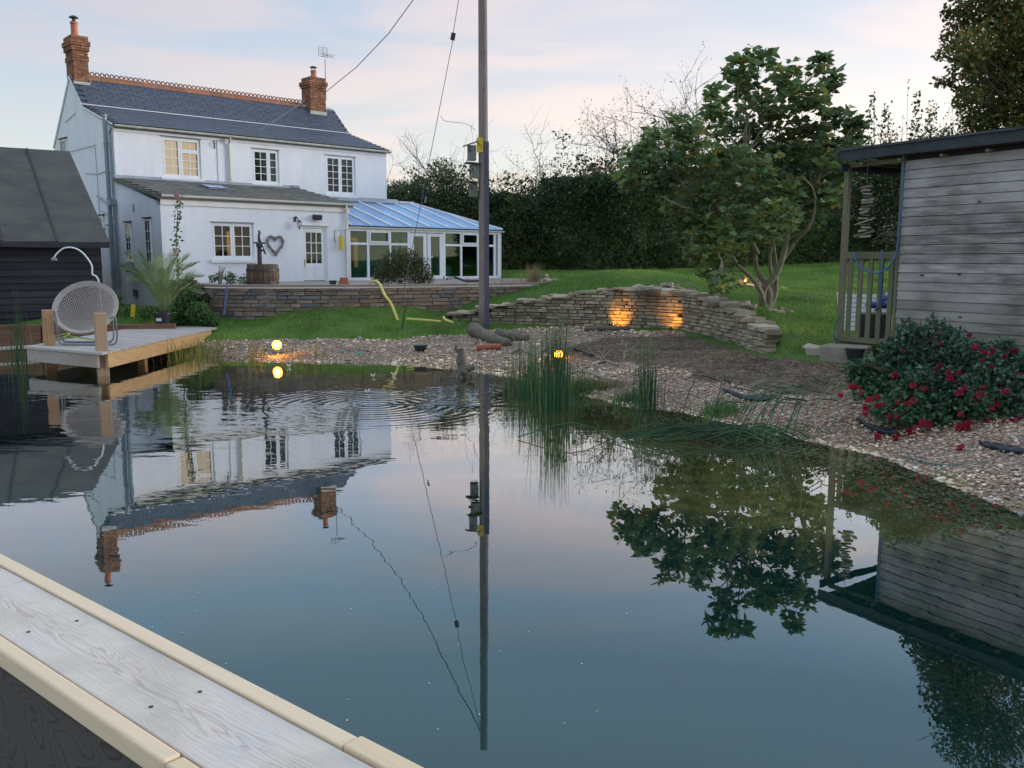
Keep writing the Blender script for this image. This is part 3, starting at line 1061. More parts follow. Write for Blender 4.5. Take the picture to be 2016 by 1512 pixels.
def water_material():
    m = bpy.data.materials.new('pond_water')
    m.use_nodes = True
    nt = m.node_tree
    nt.nodes.remove(nt.nodes['Principled BSDF'])
    ge = N(nt, 'ShaderNodeNewGeometry')
    P = ge.outputs['Position']

    def rings(cx, cy, freq, r0, r1, amp):
        sb = N(nt, 'ShaderNodeVectorMath', operation='SUBTRACT')
        L(nt, P, sb.inputs[0])
        sb.inputs[1].default_value = (cx, cy, 0)
        ln = N(nt, 'ShaderNodeVectorMath', operation='LENGTH')
        L(nt, sb.outputs[0], ln.inputs[0])
        d = ln.outputs['Value']
        s_ = mth(nt, 'SINE', mth(nt, 'MULTIPLY', d, freq))
        fo = ramp(nt, mth(nt, 'DIVIDE', d, r1), [(0, (0.5,) * 3), (r0 / r1, (1,) * 3), (1.0, (0,) * 3)], 'EASE')
        return mth(nt, 'MULTIPLY', mth(nt, 'MULTIPLY', s_, fo), amp)
    c1 = onz(735, 797, 0)
    c2 = onz(880, 778, 0)
    c3 = onz(500, 812, 0)
    h = rings(c1[0], c1[1], 44, 0.5, 2.1, 0.0007)
    h = mth(nt, 'ADD', h, rings(c2[0], c2[1], 34, 0.4, 1.3, 0.0005))
    h = mth(nt, 'ADD', h, rings(c3[0], c3[1], 38, 0.4, 1.2, 0.0002))

    # breeze ripples in the far half only, calm water close by
    sp2 = N(nt, 'ShaderNodeSeparateXYZ')
    L(nt, P, sp2.inputs[0])
    far = ramp(nt, mth(nt, 'DIVIDE', sp2.outputs[1], 20), [(0.22, (0.18,) * 3), (0.40, (0.26,) * 3), (0.47, (0.9,) * 3), (0.62, (1,) * 3), (0.72, (0.35,) * 3)], 'EASE')
    lft = ramp(nt, mth(nt, 'ADD', mth(nt, 'DIVIDE', sp2.outputs[0], 12), 0.6), [(0.40, (1,) * 3), (0.66, (0.35,) * 3)], 'EASE')
    for s, a, sx in ((2.2, 0.0055, 0.55), (6.0, 0.0022, 0.6), (15.0, 0.0004, 0.6)):
        mp = N(nt, 'ShaderNodeMapping')
        mp.inputs['Scale'].default_value = (sx, 1, 1)
        L(nt, P, mp.inputs[0])
        n = N(nt, 'ShaderNodeTexNoise')
        n.inputs['Scale'].default_value = s
        n.inputs['Detail'].default_value = 1.5
        L(nt, mp.outputs[0], n.inputs['Vector'])
        h = mth(nt, 'ADD', h, mth(nt, 'MULTIPLY', mth(nt, 'MULTIPLY', mth(nt, 'MULTIPLY', n.outputs['Fac'], a), far), lft))
    bp = N(nt, 'ShaderNodeBump')
    bp.inputs['Strength'].default_value = 1.0
    bp.inputs['Distance'].default_value = 1.0
    L(nt, h, bp.inputs['Height'])
    lw = N(nt, 'ShaderNodeLayerWeight')
    lw.inputs['Blend'].default_value = 0.5
    L(nt, bp.outputs[0], lw.inputs['Normal'])
    refl = ramp(nt, lw.outputs['Facing'], [(0.0, (.03,) * 3), (.30, (.07,) * 3), (.485, (.14,) * 3), (.58, (.22,) * 3), (.674, (.41,) * 3), (.76, (.72,) * 3), (.88, (.92,) * 3), (1.0, (1,) * 3)])
    gl = N(nt, 'ShaderNodeBsdfGlossy')
    gl.inputs['Roughness'].default_value = 0.0
    L(nt, bp.outputs[0], gl.inputs['Normal'])
    tr = N(nt, 'ShaderNodeBsdfTransparent')
    tr.inputs[0].default_value = (0.80, 0.86, 0.74, 1)
    mx = N(nt, 'ShaderNodeMixShader')
    L(nt, refl, mx.inputs[0])
    L(nt, tr.outputs[0], mx.inputs[1])
    L(nt, gl.outputs[0], mx.inputs[2])
    L(nt, mx.outputs[0], nt.nodes['Material Output'].inputs[0])
    return m


wb = MB().add([(-20, -6, 0), (5.2, -6, 0), (5.2, 18.2, 0), (-20, 18.2, 0)], [(0, 1, 2, 3)])
wo = wb.build('water', water_material())
wo['kind'] = 'structure'
# ---------------------------------------------------------------- house (its own frame: x along the front, y into the house)
R = random.Random(7)
HO = (-11.328, 26.10)
HA = math.atan2(0.66971, 0.74262)
house = thing('white_cottage', 'white painted two storey cottage with slate roof, brick chimneys and glazed conservatory', 'house', (HO[0], HO[1], 0.35), HA, local='z')
HL = 9.26


def hw(x, y, z=0.0):
    """house frame to world"""
    return (HO[0] + x * math.cos(HA) - y * math.sin(HA), HO[1] + x * math.sin(HA) + y * math.cos(HA), z)


def wall_cells(mb, a0, a1, z0, z1, openings, t0, t1, axis='x'):
    """wall slab between a0..a1 with rectangular openings (a0,a1,z0,z1); thickness t0..t1 on the other axis"""
    As = sorted(set([a0, a1] + [v for o in openings for v in o[:2]]))
    Zs = sorted(set([z0, z1] + [v for o in openings for v in o[2:]]))
    for i in range(len(As) - 1):
        j = 0
        while j < len(Zs) - 1:
            ca = (As[i] + As[i + 1]) / 2

            def solid(jj):
                cz = (Zs[jj] + Zs[jj + 1]) / 2
                return not any(o[0] < ca < o[1] and o[2] < cz < o[3] for o in openings)
            if not solid(j):
                j += 1
                continue
            k = j
            while k < len(Zs) - 1 and solid(k):
                k += 1
            if axis == 'x':
                mb.box((As[i], t0, Zs[j]), (As[i + 1], t1, Zs[k]))
            else:
                mb.box((t0, As[i], Zs[j]), (t1, As[i + 1], Zs[k]))
            j = k


UP = [(1.35, 2.53, 4.16, 5.33), (4.20, 5.12, 4.14, 5.22), (6.82, 7.98, 3.94, 5.22)]
GR = [(1.36, 2.58, 1.75, 2.75), (4.08, 4.92, 1.12, 2.72)]
m = MB()
wall_cells(m, 0, HL, 3.2, 5.50, UP, 0, 0.25)
m.box((0, 0, 0.35), (HL, 0.25, 3.2))
m.build('front_wall', white, house)
# left gable wall: kinked front slope, steep main roof
GW = [(-1.02, -0.52, 1.72, 2.76), (-2.50, -2.08, 1.66, 2.80), (0.52, 0.80, 1.6, 2.68), (1.15, 1.75, 2.72, 3.0), (4.35, 5.0, 4.4, 5.55)]
m = MB()
m.xprism([(0.25, 0.35), (0.25, 5.58), (2.43, 6.30), (3.60, 7.38), (5.67, 5.45), (5.67, 0.35)], 0, 0.25)
m.build('gable_wall', white, house)
m = MB()
m.xprism([(0.25, 0.35), (0.25, 5.58), (2.43, 6.30), (3.60, 7.38), (5.67, 5.45), (5.67, 0.35)], HL - 0.25, HL)
m.build('gable_wall', white, house)
m = MB()
m.box((0.25, 5.42, 0.35), (HL - 0.25, 5.67, 5.45))
m.build('back_wall', white, house)
# lean-to kitchen
m = MB()
wall_cells(m, 0.0, 5.66, 0.35, 3.16, GR, -3.2, -2.98)
m.build('kitchen_wall', white, house)
m = MB()
m.xprism([(-2.98, 0.35), (-2.98, 3.25), (0.0, 3.98), (0.0, 0.35)], 0.0, 0.22)
m.build('kitchen_side_wall', white, house)
m = MB()
m.xprism([(-2.98, 1.1), (-2.98, 3.22), (0.0, 3.9), (0.0, 1.1)], 5.44, 5.66)
m.build('kitchen_side_wall', tealwall, house)
m = MB()
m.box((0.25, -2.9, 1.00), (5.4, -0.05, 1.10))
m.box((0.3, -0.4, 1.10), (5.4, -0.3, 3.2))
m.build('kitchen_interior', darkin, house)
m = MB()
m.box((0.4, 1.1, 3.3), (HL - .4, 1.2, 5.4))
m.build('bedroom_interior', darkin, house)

# main roof: base decks then slates laid on them
zr = 7.40
m = MB()
m.slab([(-0.02, -0.16, 5.535), (HL + 0.06, -0.16, 5.535), (HL + 0.06, 2.43, 6.345), (-0.02, 2.43, 6.345)], 0.10)
m.slab([(-0.02, 2.43, 6.345), (HL + 0.06, 2.43, 6.345), (HL + 0.06, 3.60, zr), (-0.02, 3.60, zr)], 0.10)
m.slab([(HL + 0.06, 5.72, 5.40), (0.012, 5.72, 5.40), (0.012, 3.60, zr), (HL + 0.06, 3.60, zr)], 0.10)
roof = m.build('roof', slate, house)


def slates(x0, x1, pa, pb, cw, ch, parent, mat_, as_parts, name='slate', mask=None):
    """slates on the plane between eave point pa=(y,z) and ridge point pb=(y,z)"""
    dy, dz = pb[0] - pa[0], pb[1] - pa[1]
    Ls = math.hypot(dy, dz)
    tilt = math.atan2(dz, dy)
    rows = max(1, round(Ls / ch))
    ch = Ls / rows
    proto = MB().obox((0, 0, 0), (cw * 0.975, ch * 1.12, 0.014)).mesh(name, mat_)
    joined = MB()
    cnt = 0
    cols = int((x1 - x0) / cw)
    cw2 = (x1 - x0) / cols
    for r_ in range(rows):
        t = (r_ + 0.5) / rows
        y, z = pa[0] + dy * t, pa[1] + dz * t
        ny, nz = -math.sin(tilt), math.cos(tilt)
        for c_ in range(cols + (r_ % 2)):
            x = x0 + (c_ + 0.5 - 0.5 * (r_ % 2)) * cw2
            if x < x0 + .02 or x > x1 - .02:
                continue
            if mask and not mask(x, y):
                continue
            lift = 0.020 + R.uniform(0, 0.006)
            ro = (tilt - 0.035 + R.uniform(-.012, .012), R.uniform(-.01, .01), R.uniform(-.01, .01))
            p = (x, y + ny * lift, z + nz * lift)
            cnt = cnt + 1
            if as_parts and cnt <= 298:
                link(name, proto, parent, p, ro)
            else:
                joined.obox(p, (cw2 * 0.975, ch * 1.12, 0.014), ro)
    if joined.v:
        o = joined.build('lower_slates', mat_, parent)
        o['kind'] = 'stuff'


slates(-0.03, HL + 0.06, (2.43, 6.345), (3.52, zr - .08), 0.34, 0.128, roof, slate, True)
slates(-0.03, HL + 0.06, (-0.16, 5.535), (2.43, 6.345), 0.34, 0.14, roof, slate, False)
m = MB()
m.beam((-0.1, 2.42, 6.385), (HL + 0.06, 2.42, 6.385), 0.05, 0.02)
m.build('white_flashing_strip', upvc, roof)
# crested ridge tiles: a saddle with three rings on top
m = MB()
tl = 0.445
m.slab([(0, -0.17, -0.13), (tl - .008, -0.17, -0.13), (tl - .008, 0, 0.03), (0, 0, 0.03)], 0.02)
m.slab([(tl - .008, 0.17, -0.13), (0, 0.17, -0.13), (0, 0, 0.03), (tl - .008, 0, 0.03)], 0.02)
for k in range(3):
    cx = tl * (k + 0.5) / 3
    ring = [(cx + 0.058 * math.cos(a), 0, 0.085 + 0.058 * math.sin(a)) for a in [math.pi * 2 * i / 10 for i in range(11)]]
    m.tube(ring, 0.021, 5, cap=False)
ridge_me = m.mesh('ridge_tile', ridget)
x = 0.45
while x < 7.75:
    link('ridge_tile', ridge_me, roof, (x, 3.60, zr + 0.03))
    x += tl
m = MB()
m.slab([(0.0, 3.40, zr - .15), (0.48, 3.40, zr - .15), (0.48, 3.60, zr + .06), (0.0, 3.60, zr + .06)], 0.02)
m.slab([(7.8, 3.40, zr - .15), (HL, 3.40, zr - .15), (HL, 3.60, zr + .03), (7.8, 3.60, zr + .03)], 0.02)
m.build('ridge_mortar', leadwhite, roof)
# barge edge on the left gable
m = MB()
m.beam((-0.018, -0.05, 5.53), (-0.018, 2.43, 6.28), 0.03, 0.06)
m.beam((-0.018, 2.43, 6.28), (-0.018, 3.6, 7.34), 0.03, 0.06)
m.beam((-0.018, 3.6, 7.36), (-0.018, 5.72, 5.38), 0.03, 0.08)
m.build('barge_board', white, house)


def gutter(x0, x1, y, z, mt, r=0.06, name='gutter'):
    m = MB()
    n = 8
    prof = [(y - r * math.cos(math.pi * k / n), z - r * math.sin(math.pi * k / n)) for k in range(n + 1)]
    prof2 = [(y - (r - .012) * math.cos(math.pi * k / n), z - (r - .012) * math.sin(math.pi * k / n)) for k in range(n, -1, -1)]
    m.xprism(prof + prof2, x0, x1)
    k = x0 + 0.6
    while k < x1 - .2:
        pr = [(y - (r + .008) * math.cos(math.pi * q / n), z - .0 - (r + .008) * math.sin(math.pi * q / n)) for q in range(n + 1)]
        m.xprism(pr + prof2, k, k + 0.05)
        k += 1.7
    return m.build(name, mt, house)


gutter(-0.02, HL + 0.10, -0.16, 5.52, cream)
m = MB()
m.box((0.0, -0.035, 5.36), (HL, -0.001, 5.50))
m.build('fascia', white, house)
m = MB()
m.box((0.0, -3.235, 3.16), (5.72, -3.202, 3.36))
m.build('fascia', whitegut, house)
gutter(0.0, 5.86, -3.29, 3.42, whitegut, 0.062)
gutter(5.66, 11.9, -3.27, 2.74, whitegut, 0.055)


def chimney(x0, x1, y0, y1, z0, zt, corb, pot_h, potx, cowl):
    c = MB()
    c.box((x0 + .012, y0 + .012, z0), (x1 - .012, y1 - .012, zt - .01)).build('x', mortar, house)
    ch = C.objects[-1]
    ch.name = 'chimney'
    pm = MB().obox((0, 0, 0), (0.215, 0.1025, 0.064)).mesh('brick', brick)
    z = z0
    row = 0
    n = 0
    while z < zt - .02:
        e = corb(z)
        for face in range(4):
            if face in (0, 2):
                a0, a1 = x0 - e, x1 + e
            else:
                a0, a1 = y0 - e, y1 + e
            ln = a1 - a0
            k = max(1, round(ln / 0.225))
            stp = ln / k
            ph = 0.5 * stp if row % 2 else 0
            for i in range(k + (1 if row % 2 else 0)):
                lo = max(a0, a0 + i * stp - ph)
                hi = min(a1, a0 + (i + 1) * stp - ph)
                if hi - lo < .03:
                    continue
                cc, sx = (lo + hi) / 2, (hi - lo - .010) / 0.215
                zz = z + .036
                if face == 0:
                    p, rot = (cc, y0 - e + .048, zz), (0, 0, 0)
                elif face == 2:
                    continue
                elif face == 1:
                    p, rot = (x1 + e - .048, cc, zz), (0, 0, math.pi / 2)
                else:
                    p, rot = (x0 - e + .048, cc, zz), (0, 0, math.pi / 2)
                if face == 1 and x0 < 4:
                    pass
                link('brick', pm, ch, p, rot, (sx, 1, 1))
                n += 1
        z += 0.075
        row += 1
    top = MB()
    e = corb(zt - .03)
    top.box((x0 - e + .02, y0 - e + .02, zt - .06), (x1 + e - .02, y1 + e - .02, zt + .015))
    top.lathe([(0.2, 0.015), (0.15, 0.10)], ((x0 + x1) / 2, (y0 + y1) / 2, zt), 14)
    top.build('flaunching', mortar, ch)
    p = MB()
    r = 0.105
    p.lathe([(r * 1.15, 0.0), (r * 1.0, 0.10), (r * .95, pot_h * .85), (r * 1.12, pot_h * .88), (r * 1.12, pot_h)], (potx, (y0 + y1) / 2, zt + .05), 16)
    p.build('chimney_pot', potclay, ch, smooth=False)
    k = MB()
    zt2 = zt + .05 + pot_h
    cx, cy = potx, (y0 + y1) / 2
    if cowl == 'cap':
        k.lathe([(r * .55, 0), (r * .55, 0.12)], (cx, cy, zt2 - .02), 10)
        k.lathe([(r * 1.35, 0.12), (r * 1.35, .135), (r * .9, .17), (0.02, .20)], (cx, cy, zt2), 14)
    else:
        k.lathe([(r * 1.0, 0), (r * .8, 0.03)], (cx, cy, zt2), 12)
        for a in range(4):
            t = a * math.pi / 2 + .4
            k.tube([(cx + r * .75 * math.cos(t), cy + r * .75 * math.sin(t), zt2), (cx + r * .75 * math.cos(t), cy + r * .75 * math.sin(t), zt2 + .13)], .012, 4)
        k.lathe([(r * 1.3, 0.13), (r * 1.3, .15), (0.02, .19)], (cx, cy, zt2), 12)
    k.build('cowl', darkmetal, ch)
    fl = MB()
    fl.box((x0 - .03, y0 - .03, z0), (x1 + .03, y0 - .012, z0 + .20))
    fl.box((x1 + .012, y0 - .03, z0), (x1 + .03, y1, z0 + .30))
    fl.build('flashing', leadwhite, ch)
    return ch


def cl(z):
    if z > 8.36: return 0.03
    if z > 8.20: return 0.075
    if z > 8.10: return 0.045
    if z > 7.80 and z < 7.89: return 0.022
    return 0.0


chimney(0.02, 0.46, 3.25, 3.95, 6.98, 8.50, cl, 0.46, 0.22, 'cap')


def cr_(z):
    if z > 8.22: return 0.0
    if z > 8.06: return 0.065
    if z > 7.96: return 0.035
    return 0.0


chimney(8.16, 8.80, 3.22, 3.86, 6.98, 8.37, cr_, 0.24, 8.5, 'open')


# windows -----------------------------------------------------------------
pane_me = MB().box((-0.5, -0.004, -0.5), (0.5, 0.004, 0.5)).mesh('pane', glass)


def casement(win, x0, x1, z0, z1, y, nx, nz, fw=0.05, bar=0.018, top=None, blind=None, gm=None):
    m = MB()
    m.box((x0, y, z0), (x0 + fw, y + .05, z1))
    m.box((x1 - fw, y, z0), (x1, y + .05, z1))
    m.box((x0 + fw, y, z0), (x1 - fw, y + .05, z0 + fw))
    m.box((x0 + fw, y, z1 - fw), (x1 - fw, y + .05, z1))
    gx0, gx1, gz0, gz1 = x0 + fw, x1 - fw, z0 + fw, z1 - fw
    for i in range(1, nx):
        c = gx0 + (gx1 - gx0) * i / nx
        m.box((c - bar / 2, y + .006, gz0), (c + bar / 2, y + .034, gz1))
    for j in range(1, nz):
        c = gz0 + (gz1 - gz0) * j / nz
        for i in range(nx):
            a = gx0 + (gx1 - gx0) * i / nx + (bar / 2 if i else 0)
            b = gx0 + (gx1 - gx0) * (i + 1) / nx - (bar / 2 if i < nx - 1 else 0)
            m.box((a, y + .007, c - bar / 2), (b, y + .033, c + bar / 2))
    m.build('casement', upvc, win)
    for i in range(nx):
        for j in range(nz):
            w_, h_ = (gx1 - gx0) / nx, (gz1 - gz0) / nz
            link('pane', gm or pane_me, win, (gx0 + w_ * (i + .5), y + .045, gz0 + h_ * (j + .5)), None, (w_ * 1.0, 1, h_ * 1.0))
    if blind:
        bm, z_from = blind
        MB().box((gx0, y + .10, z_from), (gx1, y + .11, gz1)).build('blind', bm, win)


def window(op, y, cas, sill=True, name='window', label=None):
    x0, x1, z0, z1 = op
    m = MB()
    f = 0.045
    m.box((x0, y, z0), (x0 + f, y + .09, z1))
    m.box((x1 - f, y, z0), (x1, y + .09, z1))
    m.box((x0 + f, y, z0), (x1 - f, y + .09, z0 + f))
    m.box((x0 + f, y, z1 - f), (x1 - f, y + .09, z1))
    for c in cas[1:]:
        if c.get('mull', True):
            m.box((c['x0'] - .02, y, z0 + f), (c['x0'] + .0, y + .085, z1 - f))
    wn = m.build(name, upvc, house)
    if label:
        wn['label'] = label
    for c in cas:
        casement(wn, c['x0'], c['x1'], c['z0'], c['z1'], y + c.get('dy', -.01), c['nx'], c['nz'], blind=c.get('blind'))
    if sill:
        MB().box((x0 - .06, y - .10, z0 - .09), (x1 + .06, y + .04, z0 - .003)).build('sill', white, wn)
    MB().box((x0 - .03, y - .07, z1 + .003), (x1 + .03, y - .03, z1 + .02)).build('drip_strip', greymetal, wn)
    return wn


o = UP[0]
window(o, 0.04, [dict(x0=1.395, x1=1.90, z0=4.20, z1=5.285, nx=2, nz=4, blind=(litblind, 4.2)),
                 dict(x0=1.92, x1=2.485, z0=4.95, z1=5.285, nx=2, nz=1, blind=(litblind, 4.95)),
                 dict(x0=1.92, x1=2.485, z0=4.20, z1=4.945, nx=2, nz=3, blind=(litblind, 4.2), mull=False)], label='upstairs window lit peach from inside')
o = UP[1]
window(o, 0.04, [dict(x0=4.245, x1=4.75, z0=4.185, z1=5.175, nx=2, nz=4), dict(x0=4.77, x1=5.075, z0=4.185, z1=5.175, nx=1, nz=4, blind=(greyblind, 4.2))])
o = UP[2]
window(o, 0.04, [dict(x0=6.865, x1=7.385, z0=3.985, z1=5.175, nx=2, nz=5, blind=(greyblind, 4.95)), dict(x0=7.405, x1=7.935, z0=3.985, z1=5.175, nx=2, nz=5, blind=(greyblind, 4.95))])
o = GR[0]
window(o, -3.16, [dict(x0=1.405, x1=1.955, z0=1.795, z1=2.705, nx=2, nz=3), dict(x0=1.975, x1=2.535, z0=1.795, z1=2.705, nx=2, nz=3)])
MB().box((2.0, -2.75, 1.2), (2.24, -2.72, 2.52)).build('glowing_panel', glowwood, house)  # panel glows by emission in place of room lamplight
# side wall windows set proud in the flush side walls
for i, (y0, y1, z0, z1) in enumerate([(-1.00, -0.56, 1.70, 2.76), (-2.50, -2.06, 1.64, 2.82), (0.50, 0.86, 1.6, 2.70), (1.2, 1.75, 2.70, 3.02), (4.30, 4.98, 4.45, 5.55)]):
    m = MB()
    f = .05
    xx = -0.035
    m.box((xx, y0, z0), (0.0, y0 + f, z1)).box((xx, y1 - f, z0), (0, y1, z1)).box((xx, y0 + f, z0), (0, y1 - f, z0 + f)).box((xx, y0 + f, z1 - f), (0, y1 - f, z1))
    wn = m.build('window', upvc, house)
    nz = 4 if i < 3 else (1 if i == 3 else 2)
    b = MB()
    for j in range(1, nz):
        c = z0 + f + (z1 - z0 - 2 * f) * j / nz
        b.box((xx + .008, y0 + f, c - .01), (0, y1 - f, c + .01))
    b.box((xx + .009, (y0 + y1) / 2 - .009, z0 + f), (0, (y0 + y1) / 2 + .009, z1 - f))
    b.build('glazing_bar', upvc, wn)
    MB().box((-0.018, y0 + f, z0 + f), (-0.012, y1 - f, z1 - f)).build('pane', glass, wn)
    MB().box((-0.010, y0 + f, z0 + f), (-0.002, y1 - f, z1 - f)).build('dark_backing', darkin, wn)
    MB().box((-0.07, y0 - .05, z1 + .02), (0, y1 + .05, z1 + .05)).build('drip_strip', darkmetal, wn)
    MB().box((-0.08, y0 - .03, z0 - .06), (0, y1 + .03, z0 - .003)).build('sill', white, wn)

# kitchen door
m = MB()
m.box((4.08, -3.17, 1.12), (4.14, -3.09, 2.72)).box((4.86, -3.17, 1.12), (4.92, -3.09, 2.72)).box((4.14, -3.17, 2.66), (4.86, -3.09, 2.72))
door = m.build('door', upvc, house)
m = MB()
wall_cells(m, 4.145, 4.855, 1.14, 2.655, [(4.24, 4.76, 1.64, 2.54)], -3.15, -3.11)
for zz in (1.20,):
    for a, b in ((4.22, 4.46), (4.52, 4.78)):
        m.box((a, -3.162, zz), (b, -3.151, 1.55))
m.build('door_leaf', upvc, door)
m = MB()
for i in (1, 2):
    c = 4.24 + .52 * i / 3
    m.box((c - .011, -3.155, 1.64), (c + .011, -3.112, 2.54))
    c = 1.64 + .90 * i / 3
    m.box((4.24, -3.153, c - .011), (4.76, -3.114, c + .011))
m.build('glazing_bar', upvc, door)
for i in range(3):
    for j in range(3):
        link('pane', pane_me, door, (4.24 + .52 * (i + .5) / 3, -3.125, 1.64 + .9 * (j + .5) / 3), None, (.52 / 3, 1, .3))
MB().box((4.175, -3.19, 1.56), (4.195, -3.151, 1.76)).build('handle', MATS['yellow_plastic'], door)
MB().box((4.0, -3.25, 2.735), (5.0, -3.2, 2.76)).build('drip_strip', whitegut, door)

# kitchen lean-to roof
m = MB()
m.slab([(-0.08, -3.30, 3.40), (5.80, -3.30, 3.40), (6.55, 0.0, 3.90), (5.9, 0.0, 4.04), (-0.08, 0.0, 4.04)], 0.09)
kroof = m.build('kitchen_roof', slate2, house)
pa, pb = (-3.28, 3.405), (-0.02, 4.04)
slates(-0.06, 5.85, pa, pb, 0.31, 0.23, kroof, slate2, True)
m = MB()
m.slab([(-0.05, -0.14, 4.035), (5.8, -0.14, 4.035), (5.8, -0.004, 4.14), (-0.05, -0.004, 4.14)], 0.02)
m.build('lead_flashing', lead, kroof)
# skylight
m = MB()
m.slab([(2.05, -1.55, 3.80), (2.75, -1.55, 3.80), (2.75, -0.85, 3.935), (2.05, -0.85, 3.935)], 0.06)
sk = m.build('skylight', darkmetal, kroof)
MB().slab([(2.11, -1.49, 3.822), (2.69, -1.49, 3.822), (2.69, -0.91, 3.934), (2.11, -0.91, 3.934)], 0.006).build('pane', bluepane, kroof)
MB().box((2.0, -1.72, 3.76), (2.8, -1.62, 3.78)).build('skylight_apron', lead, kroof)
MB().box((5.50, -0.16, 4.06), (5.74, -0.02, 4.14)).build('lead_box', lead, kroof)

# rainwater goods and soil pipe
m = MB()
m.tube([(3.42, -0.16, 5.48), (3.42, -0.14, 5.40), (3.42, -0.05, 5.28), (3.42, -0.05, 4.16)], 0.035, 8)
m.build('downpipe', cream, house)
m = MB()
m.tube([(5.56, -3.29, 3.38), (5.56, -3.29, 3.24), (5.59, -3.26, 3.1), (5.60, -3.26, 2.84), (5.54, -3.33, 2.66)], 0.036, 8)
m.box((5.54, -3.28, 1.10), (5.66, -3.205, 2.66))
m.build('downpipe', whitegut, house)
m = MB()
m.tube([(-0.10, .36, 0.35), (-0.10, .36, 5.80)], 0.06, 10)
m.tube([(-0.10, .36, 5.78), (-0.10, .36, 5.84)], 0.075, 10)
for z in (5.0, 4.2, 3.45, 2.9, 2.2, 1.3):
    m.tube([(-0.10, .36, z), (-0.10, .36, z + .05)], 0.075, 10)
m.build('soil_pipe', greypipe, house)
m = MB()
m.tube([(-0.06, .12, 0.9), (-0.06, .12, 5.30), (-0.06, -0.10, 5.45)], 0.034, 8)
m.obox((-0.10, .14, 3.36), (.20, .22, .16))
m.tube([(-0.09, .40, 3.30), (-0.08, 1.5, 3.62)], 0.025, 6)
m.tube([(-0.09, .40, 2.98), (-0.08, 1.2, 3.16)], 0.02, 6)
m.tube([(-0.06, .05, 3.3), (-0.06, .0, 2.9), (-.06, 0, 0.9)], 0.02, 6)
m.build('waste_pipe', greypipe, house)
m = MB()
m.tube([(-0.02, 1.6, 5.1), (-0.02, 4.4, 5.12)], 0.008, 4)
m.tube([(-0.02, 1.6, 5.12), (-0.02, 1.55, 4.6), (-0.02, 1.52, 2.9)], 0.008, 4)
m.tube([(-0.02, 0.7, 4.3), (-0.02, 1.4, 4.25), (-0.02, 2.6, 4.35)], 0.010, 4)
m.tube([(-0.012, 4.3, 6.05), (-0.012, 3.3, 6.2)], 0.008, 4)
m.tube([(3.05, -0.012, 5.46), (3.05, -0.012, 4.06)], 0.007, 4)
m.build('surface_cable', greypipe, house)
# cable bracket on the front
m = MB()
m.tube([(2.97, -.01, 5.34), (2.93, -.07, 5.27), (2.97, -.04, 5.12)], .012, 5)
m.tube([(2.97, -.005, 5.36), (2.97, -.005, 5.10)], .012, 5)
m.build('cable_bracket', darkmetal, house)
# tank on side wall, vent
m = MB()
m.tube([(-0.22, -1.42, 1.56), (-0.22, -0.98, 1.56)], 0.13, 12)
m.box((-.24, -1.35, 1.40), (0, -1.05, 1.5))
m.build('wall_trough', mat('trough_grey', (0.30, 0.29, 0.26), (0.20, 0.19, 0.17), 7, 0.9), house)
MB().box((-.05, -1.24, .72), (0.0, -1.0, .90)).build('vent_box', darkmetal, house)
MB().box((-.03, -1.33, 3.05), (0.0, -1.27, 3.25)).build('wall_plate', greypipe, house)

# wall lantern, flood lamp, wreath, hook
m = MB()
m.tube([(3.88, -3.21, 2.90), (3.88, -3.27, 2.99), (3.88, -3.33, 2.93), (3.92, -3.36, 2.86)], 0.016, 6)
m.lathe([(.02, .0), (.075, -.05), (.075, -.06)], (3.93, -3.36, 2.88), 6)
m.lathe([(.045, -.20), (.02, -.23), (.006, -.28)], (3.93, -3.36, 2.88), 6)
for k in range(6):
    a = k * math.pi / 3
    m.tube([(3.93 + .07 * math.cos(a), -3.36 + .07 * math.sin(a), 2.82), (3.93 + .045 * math.cos(a), -3.36 + .045 * math.sin(a), 2.68)], .006, 4)
m.obox((3.88, -3.21, 2.90), (.08, .02, .14))
la = m.build('wall_lantern', darkmetal, house)
MB().lathe([(.066, 2.82 - 2.68), (.04, 0)], (3.93, -3.36, 2.68), 6).build('lantern_glass', whiteplain, la)
m = MB()
m.obox((4.56, -3.28, 2.98), (.24, .12, .13), (.3, 0, 0))
m.obox((4.56, -3.34, 2.97), (.26, .02, .15), (.3, 0, 0))
m.tube([(4.50, -3.2, 2.99), (4.50, -3.28, 2.99)], .02, 6)
m.build('flood_lamp', darkmetal, house)

hc = (3.22, -3.24, 2.18)
wr = tag(MB().tube([hw(hc[0] + .28 * (0.80 * math.sin(t) ** 3) * 1.08, hc[1], hc[2] + .0205 * 0.95 * (13 * math.cos(t) - 5 * math.cos(2 * t) - 2 * math.cos(3 * t) - math.cos(4 * t)) * .95 + .0)
                    for t in [2 * math.pi * k / 40 for k in range(41)]], [.032 + .010 * math.sin(k * 2.1) for k in range(41)], 7, cap=False).build('heart_wreath', wreath),
         'grey willow heart wreath hanging on the white kitchen wall', 'wreath')

